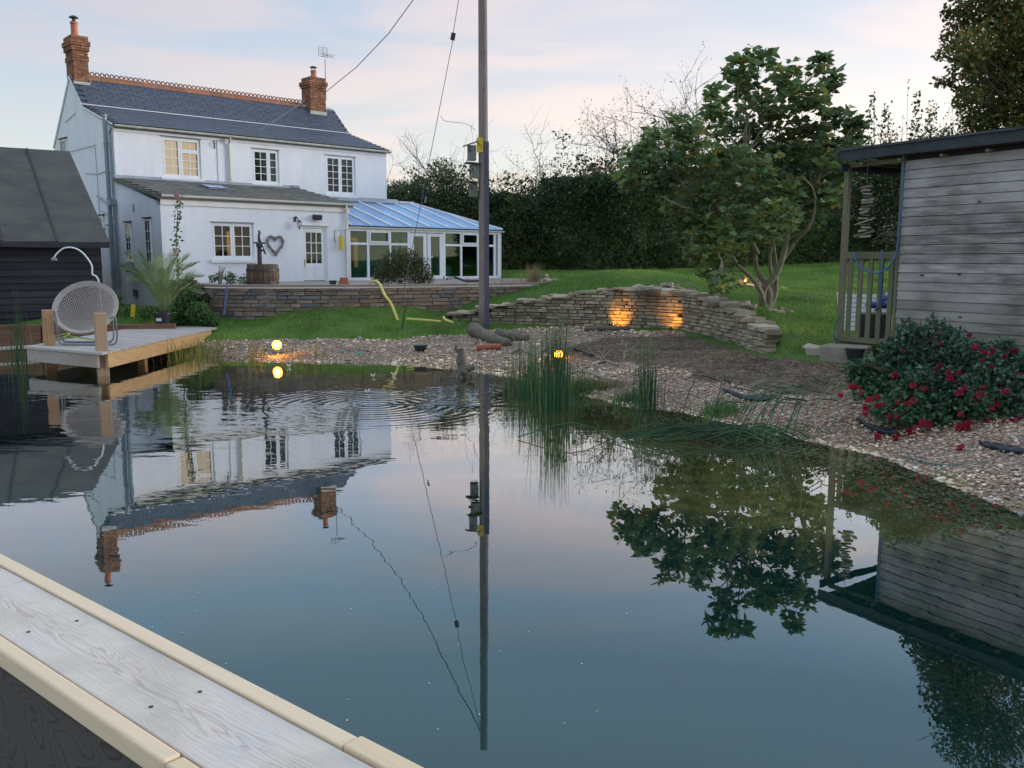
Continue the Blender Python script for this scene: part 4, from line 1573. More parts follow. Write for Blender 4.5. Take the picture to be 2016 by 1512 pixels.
# conservatory -------------------------------------------------------------
cons = MB()
zs, zg = 1.14, 2.70      # sill line, gutter line
X = [5.66, 6.33, 7.16, 7.86, 8.06, 8.70, 9.32, 10.03, 10.78, 11.58, 11.80]
fr = MB()
yF0, yF1 = -3.24, -3.17
fr.box((5.66, yF0, zg - .08), (11.80, yF1, zg + .02))
fr.box((5.66, yF0, zs - .04), (7.86, yF1, zs + .06)).box((9.32, yF0, zs - .04), (11.80, yF1, zs + .06))
for xx, wd in ((5.68, .05), (6.34, .08), (7.16, .07), (7.88, .10), (9.30, .10), (10.03, .07), (10.78, .08), (11.52, .08)):
    fr.box((xx - wd / 2, yF0 + .002, zs + .06), (xx + wd / 2, yF1 - .002, zg - .08))
fr.box((11.66, yF0 - .004, zs - .04), (11.81, -3.10, zg + .02))
for a, b in ((5.70, 6.30), (6.38, 7.12), (7.20, 7.83), (9.35, 9.99), (10.07, 10.74), (10.82, 11.48)):
    fr.box((a, yF0 + .004, 2.20), (b, yF1 - .004, 2.27))
frame = fr.build('conservatory_frame', upvc, house)
panes = []
for k, (a, b) in enumerate(((5.70, 6.30), (6.38, 7.12), (7.20, 7.83), (9.35, 9.99), (10.07, 10.74), (10.82, 11.48))):
    MB().box((a, -3.207, zs + .06), (b, -3.200, 2.20)).build('pane', glasst, frame)
    MB().box((a, -3.207, 2.27), (b, -3.200, zg - .08)).build('pane', glasst, frame)
    if k in (1, 4):
        fo = MB()
        fo.box((a, -3.262, 2.275), (b, -3.242, 2.32)).box((a, -3.262, zg - .12), (b, -3.242, zg - .082)).box((a, -3.262, 2.32), (a + .045, -3.242, zg - .12)).box((b - .045, -3.262, 2.32), (b, -3.242, zg - .12))
        fo.build('fanlight', upvc, frame)
# french doors
for a, b in ((7.94, 8.58), (8.62, 9.25)):
    m = MB()
    m.box((a, -3.235, 1.12), (a + .13, -3.18, 2.60)).box((b - .13, -3.235, 1.12), (b, -3.18, 2.60)).box((a + .13, -3.235, 1.12), (b - .13, -3.18, 1.24)).box((a + .13, -3.235, 2.50), (b - .13, -3.18, 2.60))
    dr = m.build('french_door', upvc, house)
    MB().box((a + .13, -3.21, 1.24), (b - .13, -3.203, 2.50)).build('pane', glasst, dr)
    MB().box((b - .10 if a < 8 else a + .04, -3.27, 1.82), (b - .02 if a < 8 else a + .18, -3.24, 1.85)).build('handle', whiteplain, dr)
# right hand glazed side of the conservatory
m = MB()
for y in (-3.12, -2.1, -1.05, 0.0, 1.4, 2.9):
    m.box((11.72, y - .04, zs), (11.79, y + .04, zg))
m.box((11.72, -3.16, zs - .05), (11.79, 2.9, zs + .06)).box((11.725, -3.16, zg - .07), (11.785, 2.9, zg + .01))
side = m.build('conservatory_side_frame', upvc, house)
for y0, y1 in ((-3.08, -2.14), (-2.06, -1.09), (-1.01, -.04), (.04, 1.36), (1.44, 2.86)):
    MB().box((11.752, y0, zs + .06), (11.758, y1, zg - .07)).build('pane', glasst, side)
m = MB()
for x in (9.35, 10.2, 11.0, 11.7):
    m.box((x - .04, 2.86, zs), (x + .04, 2.93, zg))
m.box((9.3, 2.87, 1.0), (11.79, 2.92, 1.3)).box((9.3, 2.87, zg - .1), (11.79, 2.92, zg))
m.build('conservatory_back_frame', upvc, house)
MB().box((9.3, 2.885, 1.3), (11.75, 2.895, zg - .1)).build('pane', glasst, house)
# interior: teal house wall, pine door with lamplight put into its emission, floor, small furniture
MB().box((5.68, -0.03, 1.12), (HL + .0, -0.004, 3.6)).build('inside_wall', tealwall, house)
MB().box((HL + .003, -0.03, 1.12), (HL + .03, 2.85, 3.3)).build('inside_wall', tealwall, house)
MB().box((5.68, -3.15, 1.02), (11.75, 2.85, 1.12)).build('conservatory_floor', slabpave, house)
m = MB()
m.box((5.70, -2.6, 1.12), (5.74, -2.15, 2.55))
m.box((7.15, -0.08, 1.12), (7.95, -0.034, 2.5))
m.build('pine_door', mat('glowing_pine', (0.55, 0.24, 0.07), (0.4, 0.15, 0.04), 4, 0.6, emis=(0.85, 0.33, 0.08), estr=0.16), house)
m = MB()
m.box((7.3, -0.095, 1.25), (7.8, -0.081, 2.4))
m.build('door_glazing', mat('door_glaze_teal', (0.28, 0.40, 0.42), None, rough=0.3), house)
m = MB()
m.box((6.2, -1.6, 1.12), (7.2, -1.0, 1.5)).obox((6.7, -.95, 1.62), (1.0, .14, .5), (.15, 0, 0))
m.box((9.7, -2.2, 1.12), (10.4, -1.6, 1.55)).obox((10.05, -1.6, 1.75), (.6, .1, .5), (.15, 0, 0))
m.build('inside_seat', mat('teal_cushion', (0.05, 0.16, 0.20), (0.3, 0.28, 0.2), 3, 0.9), house)
# roof sheets and bars: front slope and hipped end
ybk, zbk = -0.02, 3.76
xr = 10.36
bars_b = [5.70, 6.32, 7.07, 7.85, 8.60, 9.35, 10.08, 10.81, 11.80]
yfr, zfr = -3.27, 2.79


def front_pt(x, t):
    """slope point, t 0 at gutter, 1 at ridge"""
    return (x, yfr + (ybk - yfr) * t, zfr + (zbk - zfr) * t)


croof = MB().beam((5.9, ybk, zbk + .03), (xr + .03, ybk, zbk + .03), 0.09, 0.07).build('conservatory_roof', upvc, house)
# bars run straight up the slope; past the ridge end they stop on the hip
bars = MB()
hip0, hip1 = np.array([xr, ybk, zbk]), np.array([11.84, yfr, zfr])
xb = [5.72, 6.45, 7.20, 7.95, 8.70, 9.45, 10.20, 10.95, 11.84]


def tmax(x):
    if x <= xr:
        return 1.0
    return max(0.0, (11.84 - x) / (11.84 - xr))


for i in range(len(xb) - 1):
    a, b = xb[i], xb[i + 1]
    if a < xr < b:
        q = [front_pt(a, 0), front_pt(b, 0), front_pt(b, tmax(b)), (xr, ybk, zbk), front_pt(a, 1)]
    elif b == xb[-1]:
        q = [front_pt(a, 0), front_pt(b, 0), front_pt(a, tmax(a))]
    else:
        q = [front_pt(a, 0), front_pt(b, 0), front_pt(b, tmax(b)), front_pt(a, tmax(a))]
    MB().slab(q, 0.02).build('roof_pane', bluepane, croof)
for x in xb[:-1]:
    a, b = np.array(front_pt(x, 0)), np.array(front_pt(x, tmax(x)))
    MB().beam(a + [0, 0, .02], b + [0, 0, .02], 0.055, 0.05).build('roof_bar', upvc, croof)
MB().beam(hip0 + [0, 0, .02], hip1 + [0, 0, .02], 0.07, 0.06).build('hip_bar', upvc, croof)
hb = np.array([11.84, 3.0, zfr])
MB().beam(hip0 + [0, 0, .02], hb + [0, 0, .02], 0.07, 0.06).build('hip_bar', upvc, croof)
MB().slab([tuple(hip1), tuple(hb), tuple(hip0)], 0.02).build('roof_pane', bluepane, croof)
MB().slab([tuple(hb), (9.3, 3.0, zfr), (9.3, ybk + .05, zbk), tuple(hip0)], 0.02).build('roof_pane', bluepane, croof)
for y in (-2.2, -1.1, 0.9, 1.9):
    t = 1 - abs(y - ybk) / (3.27 if y < 0 else 3.02)
    MB().beam((11.84, y, zfr + .02), (11.84 - (11.84 - xr) * t, y, zfr + (zbk - zfr) * t + .02), .05, .05).build('roof_bar', upvc, croof)
m = MB()
m.slab([(5.7, -0.24, zbk - .03), (9.7, -0.24, zbk - .03), (9.7, -0.004, zbk + .12), (5.7, -0.004, zbk + .12)], 0.03)
m.build('lead_flashing', lead, croof)

# lawful extras on the house: aerial
ant = thing('television_aerial', 'metal television aerial on a mast strapped to the right chimney', 'aerial', hw(8.74, 3.1, 7.6), HA, local='z')
ax, ay = 0.0, 0.0
m = MB()
m.tube([(0, 0, 7.6), (0, 0, 9.05)], .014, 6)
m.build('mast', greymetal, ant)
m = MB()
for z in (9.14, 9.22, 9.30, 9.38, 9.46):
    m.tube([(-.26, 0, z), (.10, 0, z)], .008, 4)
for x in (-.26, -.08, .10):
    m.tube([(x, 0, 9.12), (x, 0, 9.48)], .008, 4)
m.build('reflector', greymetal, ant)
m = MB()
m.tube([(-.08, 0, 9.2), (.04, -.5, 9.08)], .012, 4)
for k in range(7):
    t = k / 6
    cx, cy, cz = -.08 + .12 * t, -.5 * t, 9.2 - .12 * t
    m.tube([(cx - .10, cy, cz + .05), (cx + .10, cy, cz + .05)], .007, 4)
    m.tube([(cx - .10, cy, cz - .05), (cx + .10, cy, cz - .05)], .007, 4)
m.build('boom', mat('aerial_red', (0.30, 0.10, 0.12), (0.2, 0.15, 0.15), 20, 0.6), ant)
# ---------------------------------------------------------------- patio and its facing wall
pt = MB().prism(PATIO, 0.7, 1.115).build('patio', slabpave)
pt['kind'] = 'structure'


def resample(poly, step):
    P = [np.array(p[:2], float) for p in poly]
    out = [P[0]]
    acc = 0
    segs = []
    for a, b in zip(P[:-1], P[1:]):
        segs.append((a, b, np.linalg.norm(b - a)))
    tot = sum(s[2] for s in segs)

    def point(s):
        for a, b, l in segs:
            if s <= l:
                return a + (b - a) * (s / l), (b - a) / l
            s -= l
        a, b, l = segs[-1]
        return b, (b - a) / l
    return tot, point


def smooth_poly(pts, n=40):
    return [tuple(p) for p in curve_pts([(p[0], p[1], 0) for p in pts], n)]


stone_protos = {}


def stone_mesh(seed, mt, key):
    k = (seed, mt.name)
    if k in stone_protos:
        return stone_protos[k]
    r = random.Random(seed)
    m = MB()
    vs = []
    # chamfered block with uneven front face (front is -y)
    for y, s in ((0.5, 1.0), (-0.38, 1.0), (-0.5, 0.90)):
        for x, z in ((-.5, -.5), (.5, -.5), (.5, .5), (-.5, .5)):
            vs.append((x * (s if s < 1 else 1) + r.uniform(-.015, .015), y + (r.uniform(-.10, .06) if s < 1 else 0), z * (s - .06 if s < 1 else 1) + r.uniform(-.05, .05) * (1 if s < 1 else .6)))
    m.add(vs, [(3, 2, 1, 0), (0, 1, 5, 4), (1, 2, 6, 5), (2, 3, 7, 6), (3, 0, 4, 7), (4, 5, 9, 8), (5, 6, 10, 9), (6, 7, 11, 10), (7, 4, 8, 11), (8, 9, 10, 11)])
    stone_protos[k] = m.mesh('stone', mt)
    return stone_protos[k]


def stone_wall(parent, poly, zb, zt, ch, lr, depth, mts, seed, limit=298, core_d=0.3, gap=.008, front=1, proud=.02):
    """courses of stones along poly (plan); zb(s), zt(s) heights; front side is to the right of travel"""
    r = random.Random(seed)
    tot, point = resample(poly, .1)
    cand = []
    z0 = min(zb(s) for s in np.linspace(0, tot, 30))
    z1 = max(zt(s) for s in np.linspace(0, tot, 30))
    z = z0
    while z < z1:
        h = ch * r.uniform(.75, 1.3)
        s = -r.uniform(0, lr[0])
        while s < tot:
            ln = r.uniform(*lr)
            a, b = max(0, s), min(tot, s + ln)
            c = (a + b) / 2
            hh = h
            if b - a > .06 and z > zb(c) - h * 1.2 and z + h * .55 < zt(c):
                cand.append((c, b - a, z, min(h, zt(c) - z + .01)))
            s += ln
        z += h
    r.shuffle(cand)
    extra = MB()
    for i, (c, ln, z, h) in enumerate(cand):
        p, d = point(c)
        nr = np.array([d[1], -d[0]]) * front
        ang = math.atan2(d[1], d[0]) + (0 if front == 1 else math.pi)
        pr = r.uniform(0, proud)
        q = p + nr * (pr - depth / 2)
        mt = r.choice(mts)
        me = stone_mesh(r.randrange(9), mt, 0)
        loc = (q[0], q[1], z + h / 2)
        rot = (r.uniform(-.03, .03), r.uniform(-.02, .02), ang + r.uniform(-.03, .03))
        sc_ = (ln - gap, depth, h - gap)
        if i < limit:
            link('stone', me, parent, loc, rot, sc_)
        else:
            M = Matrix.Translation(loc) @ Euler(rot).to_matrix().to_4x4() @ Matrix.Diagonal((*sc_, 1))
            extra.add([tuple(M @ v.co) for v in me.vertices], [tuple(p_.vertices) for p_ in me.polygons])
    if extra.v:
        o = extra.build('more_stones', mts[0], parent)
        o['kind'] = 'stuff'
    # dark core behind the joints
    core = MB()
    n = max(4, int(tot / .12))
    ss = np.linspace(.12, tot - .25, n + 1)
    for a, b in zip(ss[:-1], ss[1:]):
        pa, da = point(a + 1e-6)
        pb, db = point(b - 1e-6)
        na, nb = np.array([da[1], -da[0]]) * front, np.array([db[1], -db[0]]) * front
        zt_ = min(zt(a), zt(b)) - .06
        zb_ = min(zb(a), zb(b)) - .15
        if zt_ < zb_ + .05:
            continue
        A, B = pa - na * .035, pb - nb * .035
        A2, B2 = pa - na * core_d, pb - nb * core_d
        core.prism([A, B, B2, A2] if front == 1 else [B, A, A2, B2], zb_, zt_)
    core.build('wall_core', jointdark, parent)
    return tot, point


PW = smooth_poly([(-9.0, 23.7), (-7.9, 21.4), (-7.25, 20.0), (-6.65, 19.3), (-5.2, 19.05), (-3.39, 19.40), (-1.7, 20.1), (-.1, 21.05), (1.0, 21.9), (2.3, 23.3)], 60)
pw = thing('patio_wall', 'curved patio wall of brown and grey split stone panels in front of the cottage', 'wall', (-3.4, 19.4, .4))
tot_, pf = resample(PW, .1)


def zb_pw(s):
    p, d = pf(s)
    return h1(p[0] + .15, p[1] - .25) - .03


ZB = [zb_pw(s) for s in np.linspace(0, tot_, 60)]
stone_wall(pw, PW, lambda s: float(np.interp(s, np.linspace(0, tot_, 60), ZB)), lambda s: 1.165, .078, (.17, .48), .16, [stoneA, stoneA, stoneA2, stoneA3], 5, core_d=.28, proud=.018)
cpm = MB().obox((0, 0, 0), (.60, .30, .045)).mesh('coping_slab', coping)
s = .3
while s < tot_ - .2:
    p, d = pf(s)
    nr = np.array([d[1], -d[0]])
    q = p - nr * .10
    link('coping_slab', cpm, pw, (q[0], q[1], 1.192 + R.uniform(-.003, .003)), (0, 0, math.atan2(d[1], d[0]) + R.uniform(-.01, .01)))
    s += .606

# dry stone retaining wall with a water spout
rw = thing('dry_stone_wall', 'low curved dry stone retaining wall of thin buff stones lit orange by ground lamps', 'wall', (W1[0], W1[1], .35))
RWc = [RW[0], RW[1], RW[2]]
tr_, pr_ = resample(RW, .1)
TOPS = []
cum = [0]
for a, b in zip(RW[:-1], RW[1:]):
    cum.append(cum[-1] + math.dist(a, b))
tz = [0.50, 0.82, 1.10, 1.09, 1.06, .93, .75, .58]


def zt_rw(s):
    return float(np.interp(s, cum, tz)) + .02 * math.sin(s * 9)


def zb_rw(s):
    p, d = pr_(s)
    return h1(p[0] + d[1] * .25, p[1] - d[0] * .25) - .02


ZB2 = [zb_rw(s) for s in np.linspace(0, tr_, 60)]
stone_wall(rw, RW, lambda s: float(np.interp(s, np.linspace(0, tr_, 60), ZB2)), zt_rw, .066, (.14, .36), .20, [stoneB, stoneB, stoneB2], 12, core_d=.34, proud=.035, gap=.010)
# irregular cap stones
for i in range(64):
    s = tr_ * (i + .5) / 64
    p, d = pr_(s)
    nr = np.array([d[1], -d[0]])
    q = p - nr * R.uniform(.05, .22)
    link('cap_stone', stone_mesh(20 + i % 5, stoneB2 if i % 3 else stoneB, 0), rw, (q[0], q[1], zt_rw(s) + .03 + R.uniform(-.01, .03)), (R.uniform(-.1, .1), R.uniform(-.1, .1), math.atan2(d[1], d[0]) + R.uniform(-.5, .5)),
         (R.uniform(.18, .40), R.uniform(.18, .34), R.uniform(.04, .10)))
p0 = at(1270, 577, 18.72)
m = MB()
m.obox((p0[0], p0[1] - .08, p0[2]), (.36, .34, .035))
m.obox((p0[0], p0[1] + .02, p0[2] + .03), (.46, .22, .03))
m.build('water_spout', deadwood, rw)
# rubble band behind the wall corner and a line of loose stones running uphill behind the tree
q0_ = G(1400, 586)
ed = thing('stone_edging', 'loose pale rubble stones strung uphill from the dry stone wall past the magnolia', 'stone edging', (q0_[0], q0_[1], h1(q0_[0], q0_[1])))


def rub(x, y, s_, up=.02):
    q = G(x, y)
    k = R.randrange(5)
    link('stone', stone_mesh(20 + k, stoneB2 if R.random() < .7 else stoneB, 0), ed, (q[0], q[1], h1(q[0], q[1]) + up), (R.uniform(-.3, .3), R.uniform(-.3, .3), R.uniform(0, 6)), (s_ * 1.25, s_, s_ * R.uniform(.3, .55)))


for i in range(34):
    t = i / 34
    rub(1395 + 220 * t + R.uniform(-6, 6), 582 - 40 * t + R.uniform(-5, 5) * (1 - t), R.uniform(.09, .24))
for i in range(110):
    s_ = R.uniform(cum[1] + .8, cum[5] + .3)
    p, d = pr_(s_)
    bk = R.uniform(.12, .75 if s_ > cum[3] else .40)
    q = p - np.array([d[1], -d[0]]) * bk
    sz = R.uniform(.07, .20)
    link('stone', stone_mesh(20 + i % 5, stoneB2 if i % 3 else stoneB, 0), ed, (q[0], q[1], h1(q[0], q[1]) + R.uniform(.01, .05)), (R.uniform(-.3, .3), R.uniform(-.3, .3), R.uniform(0, 6)), (sz * 1.3, sz, sz * R.uniform(.3, .55)))

# ---------------------------------------------------------------- black barn
BA = math.atan2(.54, .84)
bE = (-8.45, 18.8)
barn = thing('black_barn', 'black weatherboarded barn with dark felt roof at the left edge', 'barn', (bE[0], bE[1], .40), BA, local='z')
# barn frame: x to the right along the eave (negative = left), y back
DY = 5.25
m = MB()
m.box((-7.0, .22, .40), (-.10, .30, 2.0))
m.xprism([(.30, .40), (DY * 2 - .3, .40), (DY * 2 - .3, 2.1), (DY, 4.30), (.30, 2.1)], -.32, -.12)
m.box((-7.0, DY * 2 - .4, .4), (-.3, DY * 2 - .3, 2.1))
m.build('barn_frame', blackboard, barn)
bm_ = MB().obox((0, 0, 0), (6.9, .022, .175)).mesh('weatherboard', blackboard)
z = .50
while z < 2.05:
    link('weatherboard', bm_, barn, (-3.52, .205 + R.uniform(-.003, .003), z), (-.17 + R.uniform(-.02, .02), R.uniform(-.0025, .0025), 0))
    z += .142
m = MB()
for k in range(10):
    pass
m.slab([(-8, -.02, 2.06), (0.06, -.02, 2.10), (.06, DY, 4.44), (-8, DY, 4.44)], .07)
m.slab([(.06, DY, 4.44), (.06, DY * 2 + .1, 2.10), (-8, DY * 2 + .1, 2.10), (-8, DY, 4.44)], .07)
br = m.build('roof', felt, barn)
seamf = mat('felt_seam', (0.022, 0.022, 0.022), (0.035, 0.035, 0.033), 9, .85)
sl = math.atan2(2.34, DY)
for k in range(7):
    x0 = .065 - .98 * (k + 1)
    q = [(x0, -.025, 2.085 + .003 * (k % 2)), (x0 + .985, -.025, 2.102 + .003 * (k % 2)), (x0 + .985, DY - .01, 4.455 + .003 * (k % 2)), (x0, DY - .01, 4.455 + .003 * (k % 2))]
    MB().slab(q, .011).build('felt_strip', felt, br)
    MB().beam((x0 + .01, -.02, 2.108), (x0 + .03, DY - .02, 4.47), .035, .012).build('seam', seamf, br)
m = MB()
m.box((-8, -.03, 1.98), (.06, .0, 2.085))
m.build('eave_board', blackboard, barn)

# sleeper edging left of the dock
for i, (a, b, z0, zt_) in enumerate([((-11.6, 17.15), (-9.2, 17.45), .02, .26), ((-11.6, 17.16), (-9.2, 17.46), .262, .48), ((-9.18, 17.45), (-6.75, 17.9), .04, .25), ((-9.18, 17.46), (-6.75, 17.9), .252, .47)]):
    o = MB().beam((a[0], a[1], (z0 + zt_) / 2), (b[0], b[1], (z0 + zt_) / 2), .12, zt_ - z0).build('sleeper', sleeper, None, bevel=.008)
    tag(o, ['lower brown sleeper left of the dock posts', 'upper brown sleeper left of the dock posts', 'lower brown sleeper running behind the wicker chair to the palm', 'upper brown sleeper running behind the wicker chair to the palm'][i], 'sleeper', 'timber sleepers edging the pond by the barn')
a, b = onz(-60, 690, .14), onz(72, 682, .14)
o = MB().beam(a, b, .12, .05).build('edge_plank', dockwood, None)
tag(o, 'pale narrow plank along the pond edge left of the dock', 'plank')

# ---------------------------------------------------------------- dock
dk = thing('timber_dock', 'low timber dock with grey boards and golden fascia reaching over the pond', 'dock', (-6.1, 15.8, 0.0))
DZ = .375
c1, c2, c3, c4 = onz(50, 682, DZ), onz(180, 701, DZ), onz(430, 645, DZ), onz(330, 643, DZ)
c2b = onz(209, 696, DZ)
FL, FR = np.array([-7.72, 14.15]), np.array([-6.07, 13.18])
BR = np.array(onz(430, 645, DZ)[:2])
dv = (BR - np.array([-6.03, 13.3]))
dv = dv / np.linalg.norm(dv)
BL = BR + (FL - FR)
Lk = np.linalg.norm(BR - FR)
acr = FL - FR
wk = np.linalg.norm(acr)
au = acr / wk
nb = 34
for i in range(nb):
    t0 = .17 + (Lk - .19) * i / nb
    t1 = .17 + (Lk - .19) * (i + 1) / nb - .007
    A, B = FR + dv * t0, FR + dv * t1
    q = [A - au * .025, B - au * .025, B + au * (wk + .02), A + au * (wk + .02)]
    z = DZ + R.uniform(-.002, .002)
    MB().prism(q[::-1], z - .03, z).build('deck_board', dockwood, dk)
A = FR - au * .02
q = [A - dv * .03, A + dv * .16, A + dv * .16 + au * (wk + .05), A - dv * .03 + au * (wk + .05)]
MB().prism(q[::-1], DZ - .032, DZ + .004).build('edge_board', dockwood, dk)
MB().beam((*(FR + au * .12 + dv * .02), DZ - .135), (*(FL + au * -.02 + dv * .02), DZ - .135), .04, .20).build('skirt_board', skirtgrey, dk)
MB().beam((*(FR + au * .012 + dv * .15), DZ - .14), (*(BR + au * .012 - dv * .45), DZ - .14), .04, .21).build('fascia_board', skirtgold, dk)
MB().beam((*(FL - au * .02 + dv * .1), DZ - .14), (*(BL - au * .02), DZ - .14), .04, .21).build('fascia_board', skirtgrey, dk)
for k, (t, a) in enumerate(((1.6, .15), (3.1, .15), (Lk - .4, .12), (1.6, 1.4), (3.1, 1.4), (Lk - .4, 1.4))):
    p = FR + dv * t + au * a
    MB().box((p[0] - .06, p[1] - .06, -.4), (p[0] + .06, p[1] + .06, DZ - .04)).build('pile', postwood, dk)
for (px_, pyt, Y, lab) in ((192, 616, 13.45, None), (89, 610, 14.35, None)):
    p = at(px_ + 4, pyt, Y)
    MB().obox((p[0], p[1], (p[2] - .5) / 2), (.165, .165, p[2] + .5), (0, 0, .52)).build('post', postwood, dk, bevel=.012)

# ---------------------------------------------------------------- foreground rail
rA, rB = onz(0, 1090, .95), onz(820, 1512, .95)
rd = (rB - rA)[:2]
rd = rd / np.linalg.norm(rd)
ran = math.atan2(rd[1], rd[0])
rail = thing('deck_rail', 'wide grey handrail plank between two pale pine trims in the near left corner', 'railing', (rA[0], rA[1], 0.0), ran, local='z')
# rail frame: x along, y across (negative toward viewer)


def rb(name, x0, x1, y0, y1, z0, z1, mt, bev=.004):
    o = MB().box((0, y0, z0), (x1 - x0, y1, z1)).build(name, mt, rail, bevel=bev)
    o.location = (x0, 0, 0)
    return o


rb('trim', -2.6, 1.486, -.036, 0, .87, .952, railnew, .003)
rb('trim', 1.489, 4.2, -.036, .004, .87, .955, railnew, .003)
rb('trim', -2.6, 1.300, -.248, -.216, .909, .950, railnew, .005)
rb('trim', 1.304, 4.2, -.248, -.216, .909, .948, railnew, .005)


def rail_plank_mat():
    m = bpy.data.materials.new('weathered_plank')
    m.use_nodes = True
    nt = m.node_tree
    b = nt.nodes['Principled BSDF']
    b.inputs['Roughness'].default_value = 0.7
    tc = N(nt, 'ShaderNodeTexCoord')
    sp3 = N(nt, 'ShaderNodeSeparateXYZ')
    L(nt, tc.outputs['Object'], sp3.inputs[0])
    # flat sawn figure: height field of a warped cone, cut into growth rings; knots push the rings apart
    cb = N(nt, 'ShaderNodeCombineXYZ')
    L(nt, mth(nt, 'MULTIPLY', sp3.outputs[0], .75), cb.inputs[0])
    L(nt, mth(nt, 'MULTIPLY', sp3.outputs[1], 5.0), cb.inputs[1])
    n1 = N(nt, 'ShaderNodeTexNoise')
    n1.inputs['Scale'].default_value = 2.2
    n1.inputs['Detail'].default_value = 3
    n1.inputs['Roughness'].default_value = .45
    L(nt, cb.outputs[0], n1.inputs['Vector'])
    yy = mth(nt, 'ABSOLUTE', mth(nt, 'ADD', sp3.outputs[1], .125))
    f = mth(nt, 'ADD', mth(nt, 'MULTIPLY', n1.outputs['Fac'], 1.0), mth(nt, 'MULTIPLY', yy, 4.0))
    knots = [(2.90, -.095), (3.46, -.150), (3.90, -.128), (3.86, -.172), (2.35, -.15), (3.74, -.075), (4.6, -.12), (1.5, -.1)]
    kd = None
    for kx, ky in knots:
        dx = mth(nt, 'MULTIPLY', mth(nt, 'ADD', sp3.outputs[0], -kx), 0.42)
        dy = mth(nt, 'ADD', sp3.outputs[1], -ky)
        d2 = mth(nt, 'SQRT', mth(nt, 'ADD', mth(nt, 'MULTIPLY', dx, dx), mth(nt, 'MULTIPLY', dy, dy)))
        kd = d2 if kd is None else mth(nt, 'MINIMUM', kd, d2)
    f = mth(nt, 'ADD', f, mth(nt, 'MULTIPLY', mth(nt, 'POWER', 2.718, mth(nt, 'MULTIPLY', kd, -42.0)), .8))
    rings = mth(nt, 'FRACT', mth(nt, 'MULTIPLY', f, 24.0))
    line = ramp(nt, rings, [(0, (0,) * 3), (.5, (.10,) * 3), (.86, (1,) * 3), (1.0, (0,) * 3)])
    # figure is strong along the heart of the board and fades to the edges
    heart = ramp(nt, mth(nt, 'ADD', yy, mth(nt, 'MULTIPLY', n1.outputs['Fac'], .04)), [(0.032, (1,) * 3), (0.052, (.35,) * 3), (.085, (.04,) * 3)])
    n2 = N(nt, 'ShaderNodeTexNoise')
    n2.inputs['Scale'].default_value = 5
    n2.inputs['Detail'].default_value = 6
    L(nt, tc.outputs['Object'], n2.inputs['Vector'])
    base = ramp(nt, n2.outputs['Fac'], [(.3, (.47, .40, .33)), (.5, (.60, .51, .425)), (.72, (.55, .49, .44))])
    col = mixc(nt, mth(nt, 'MULTIPLY', mth(nt, 'MULTIPLY', line, heart), .55), base, (.27, .215, .18))
    kn = ramp(nt, kd, [(.0035, (1,) * 3), (.0075, (0,) * 3)])
    col = mixc(nt, mth(nt, 'MULTIPLY', kn, .85), col, (.12, .05, .035))
    mp = N(nt, 'ShaderNodeMapping')
    mp.inputs['Scale'].default_value = (6, 160, 1)
    L(nt, tc.outputs['Object'], mp.inputs[0])
    n3 = N(nt, 'ShaderNodeTexNoise')
    n3.inputs['Scale'].default_value = 1
    n3.inputs['Detail'].default_value = 3
    L(nt, mp.outputs[0], n3.inputs['Vector'])
    col = mixc(nt, ramp(nt, n3.outputs['Fac'], [(.45, (0,) * 3), (.75, (.30,) * 3)]), col, (.36, .33, .32))
    L(nt, col, b.inputs['Base Color'])
    bp = N(nt, 'ShaderNodeBump')
    bp.inputs['Strength'].default_value = .3
    bp.inputs['Distance'].default_value = .003
    L(nt, mth(nt, 'SUBTRACT', n3.outputs['Fac'], mth(nt, 'MULTIPLY', line, .5)), bp.inputs['Height'])
    L(nt, bp.outputs[0], b.inputs['Normal'])
    return m


rpm = rail_plank_mat()
rb('plank', -2.6, 0.258, -.2125, -.039, .905, .948, rpm, .003)
rb('plank', .2605, 4.2, -.2125, -.039, .905, .9475, rpm, .003)
scr = MB().lathe([(.0042, 0), (.0042, .0012), (.002, .0008)], (0, 0, .35), 8).mesh('screw', darkmetal)
for sx_, sy_ in ((.62, -.075), (.60, -.17), (1.114, -.168), (1.13, -.08), (1.62, -.165), (1.60, -.075), (.20, -.08), (.19, -.17)):
    o = link('screw', scr, rail, (sx_, sy_, 0))
    o.location.z = .948 - .35


def ply_mat():
    m = mat('grey_stained_ply', (0.085, 0.070, 0.060), (0.055, 0.046, 0.040), 9, .8, .2)
    nt = m.node_tree
    b = nt.nodes['Principled BSDF']
    tc = N(nt, 'ShaderNodeTexCoord')
    mp = N(nt, 'ShaderNodeMapping')
    mp.inputs['Scale'].default_value = (1.2, 1, 3.0)
    L(nt, tc.outputs['Object'], mp.inputs[0])
    n = N(nt, 'ShaderNodeTexNoise')
    n.inputs['Scale'].default_value = 2.4
    n.inputs['Detail'].default_value = 1.5
    L(nt, mp.outputs[0], n.inputs['Vector'])
    rg = mth(nt, 'FRACT', mth(nt, 'MULTIPLY', n.outputs['Fac'], 26))
    ln = ramp(nt, rg, [(0, (0,) * 3), (.7, (.2,) * 3), (.9, (1,) * 3), (1, (0,) * 3)])
    c = mixc(nt, mth(nt, 'MULTIPLY', ln, .7), (0.088, 0.074, 0.064), (0.030, 0.024, 0.022))
    L(nt, c, b.inputs['Base Color'])
    return m


rb('side_panel', -2.6, 4.2, -.240, -.214, .02, .906, ply_mat(), 0)
for x in (-1.5, .4, 2.3, 3.9):
    rb('rail_post', x, x + .09, -.205, -.115, -.9, .903, postwood, .003)
dd = MB().prism([(-4.6, -1.8), (1.2, -1.8), (1.2, .2), (-4.6, 2.2)], -.02, .06).build('viewing_deck', dockwood)
dd['kind'] = 'structure'

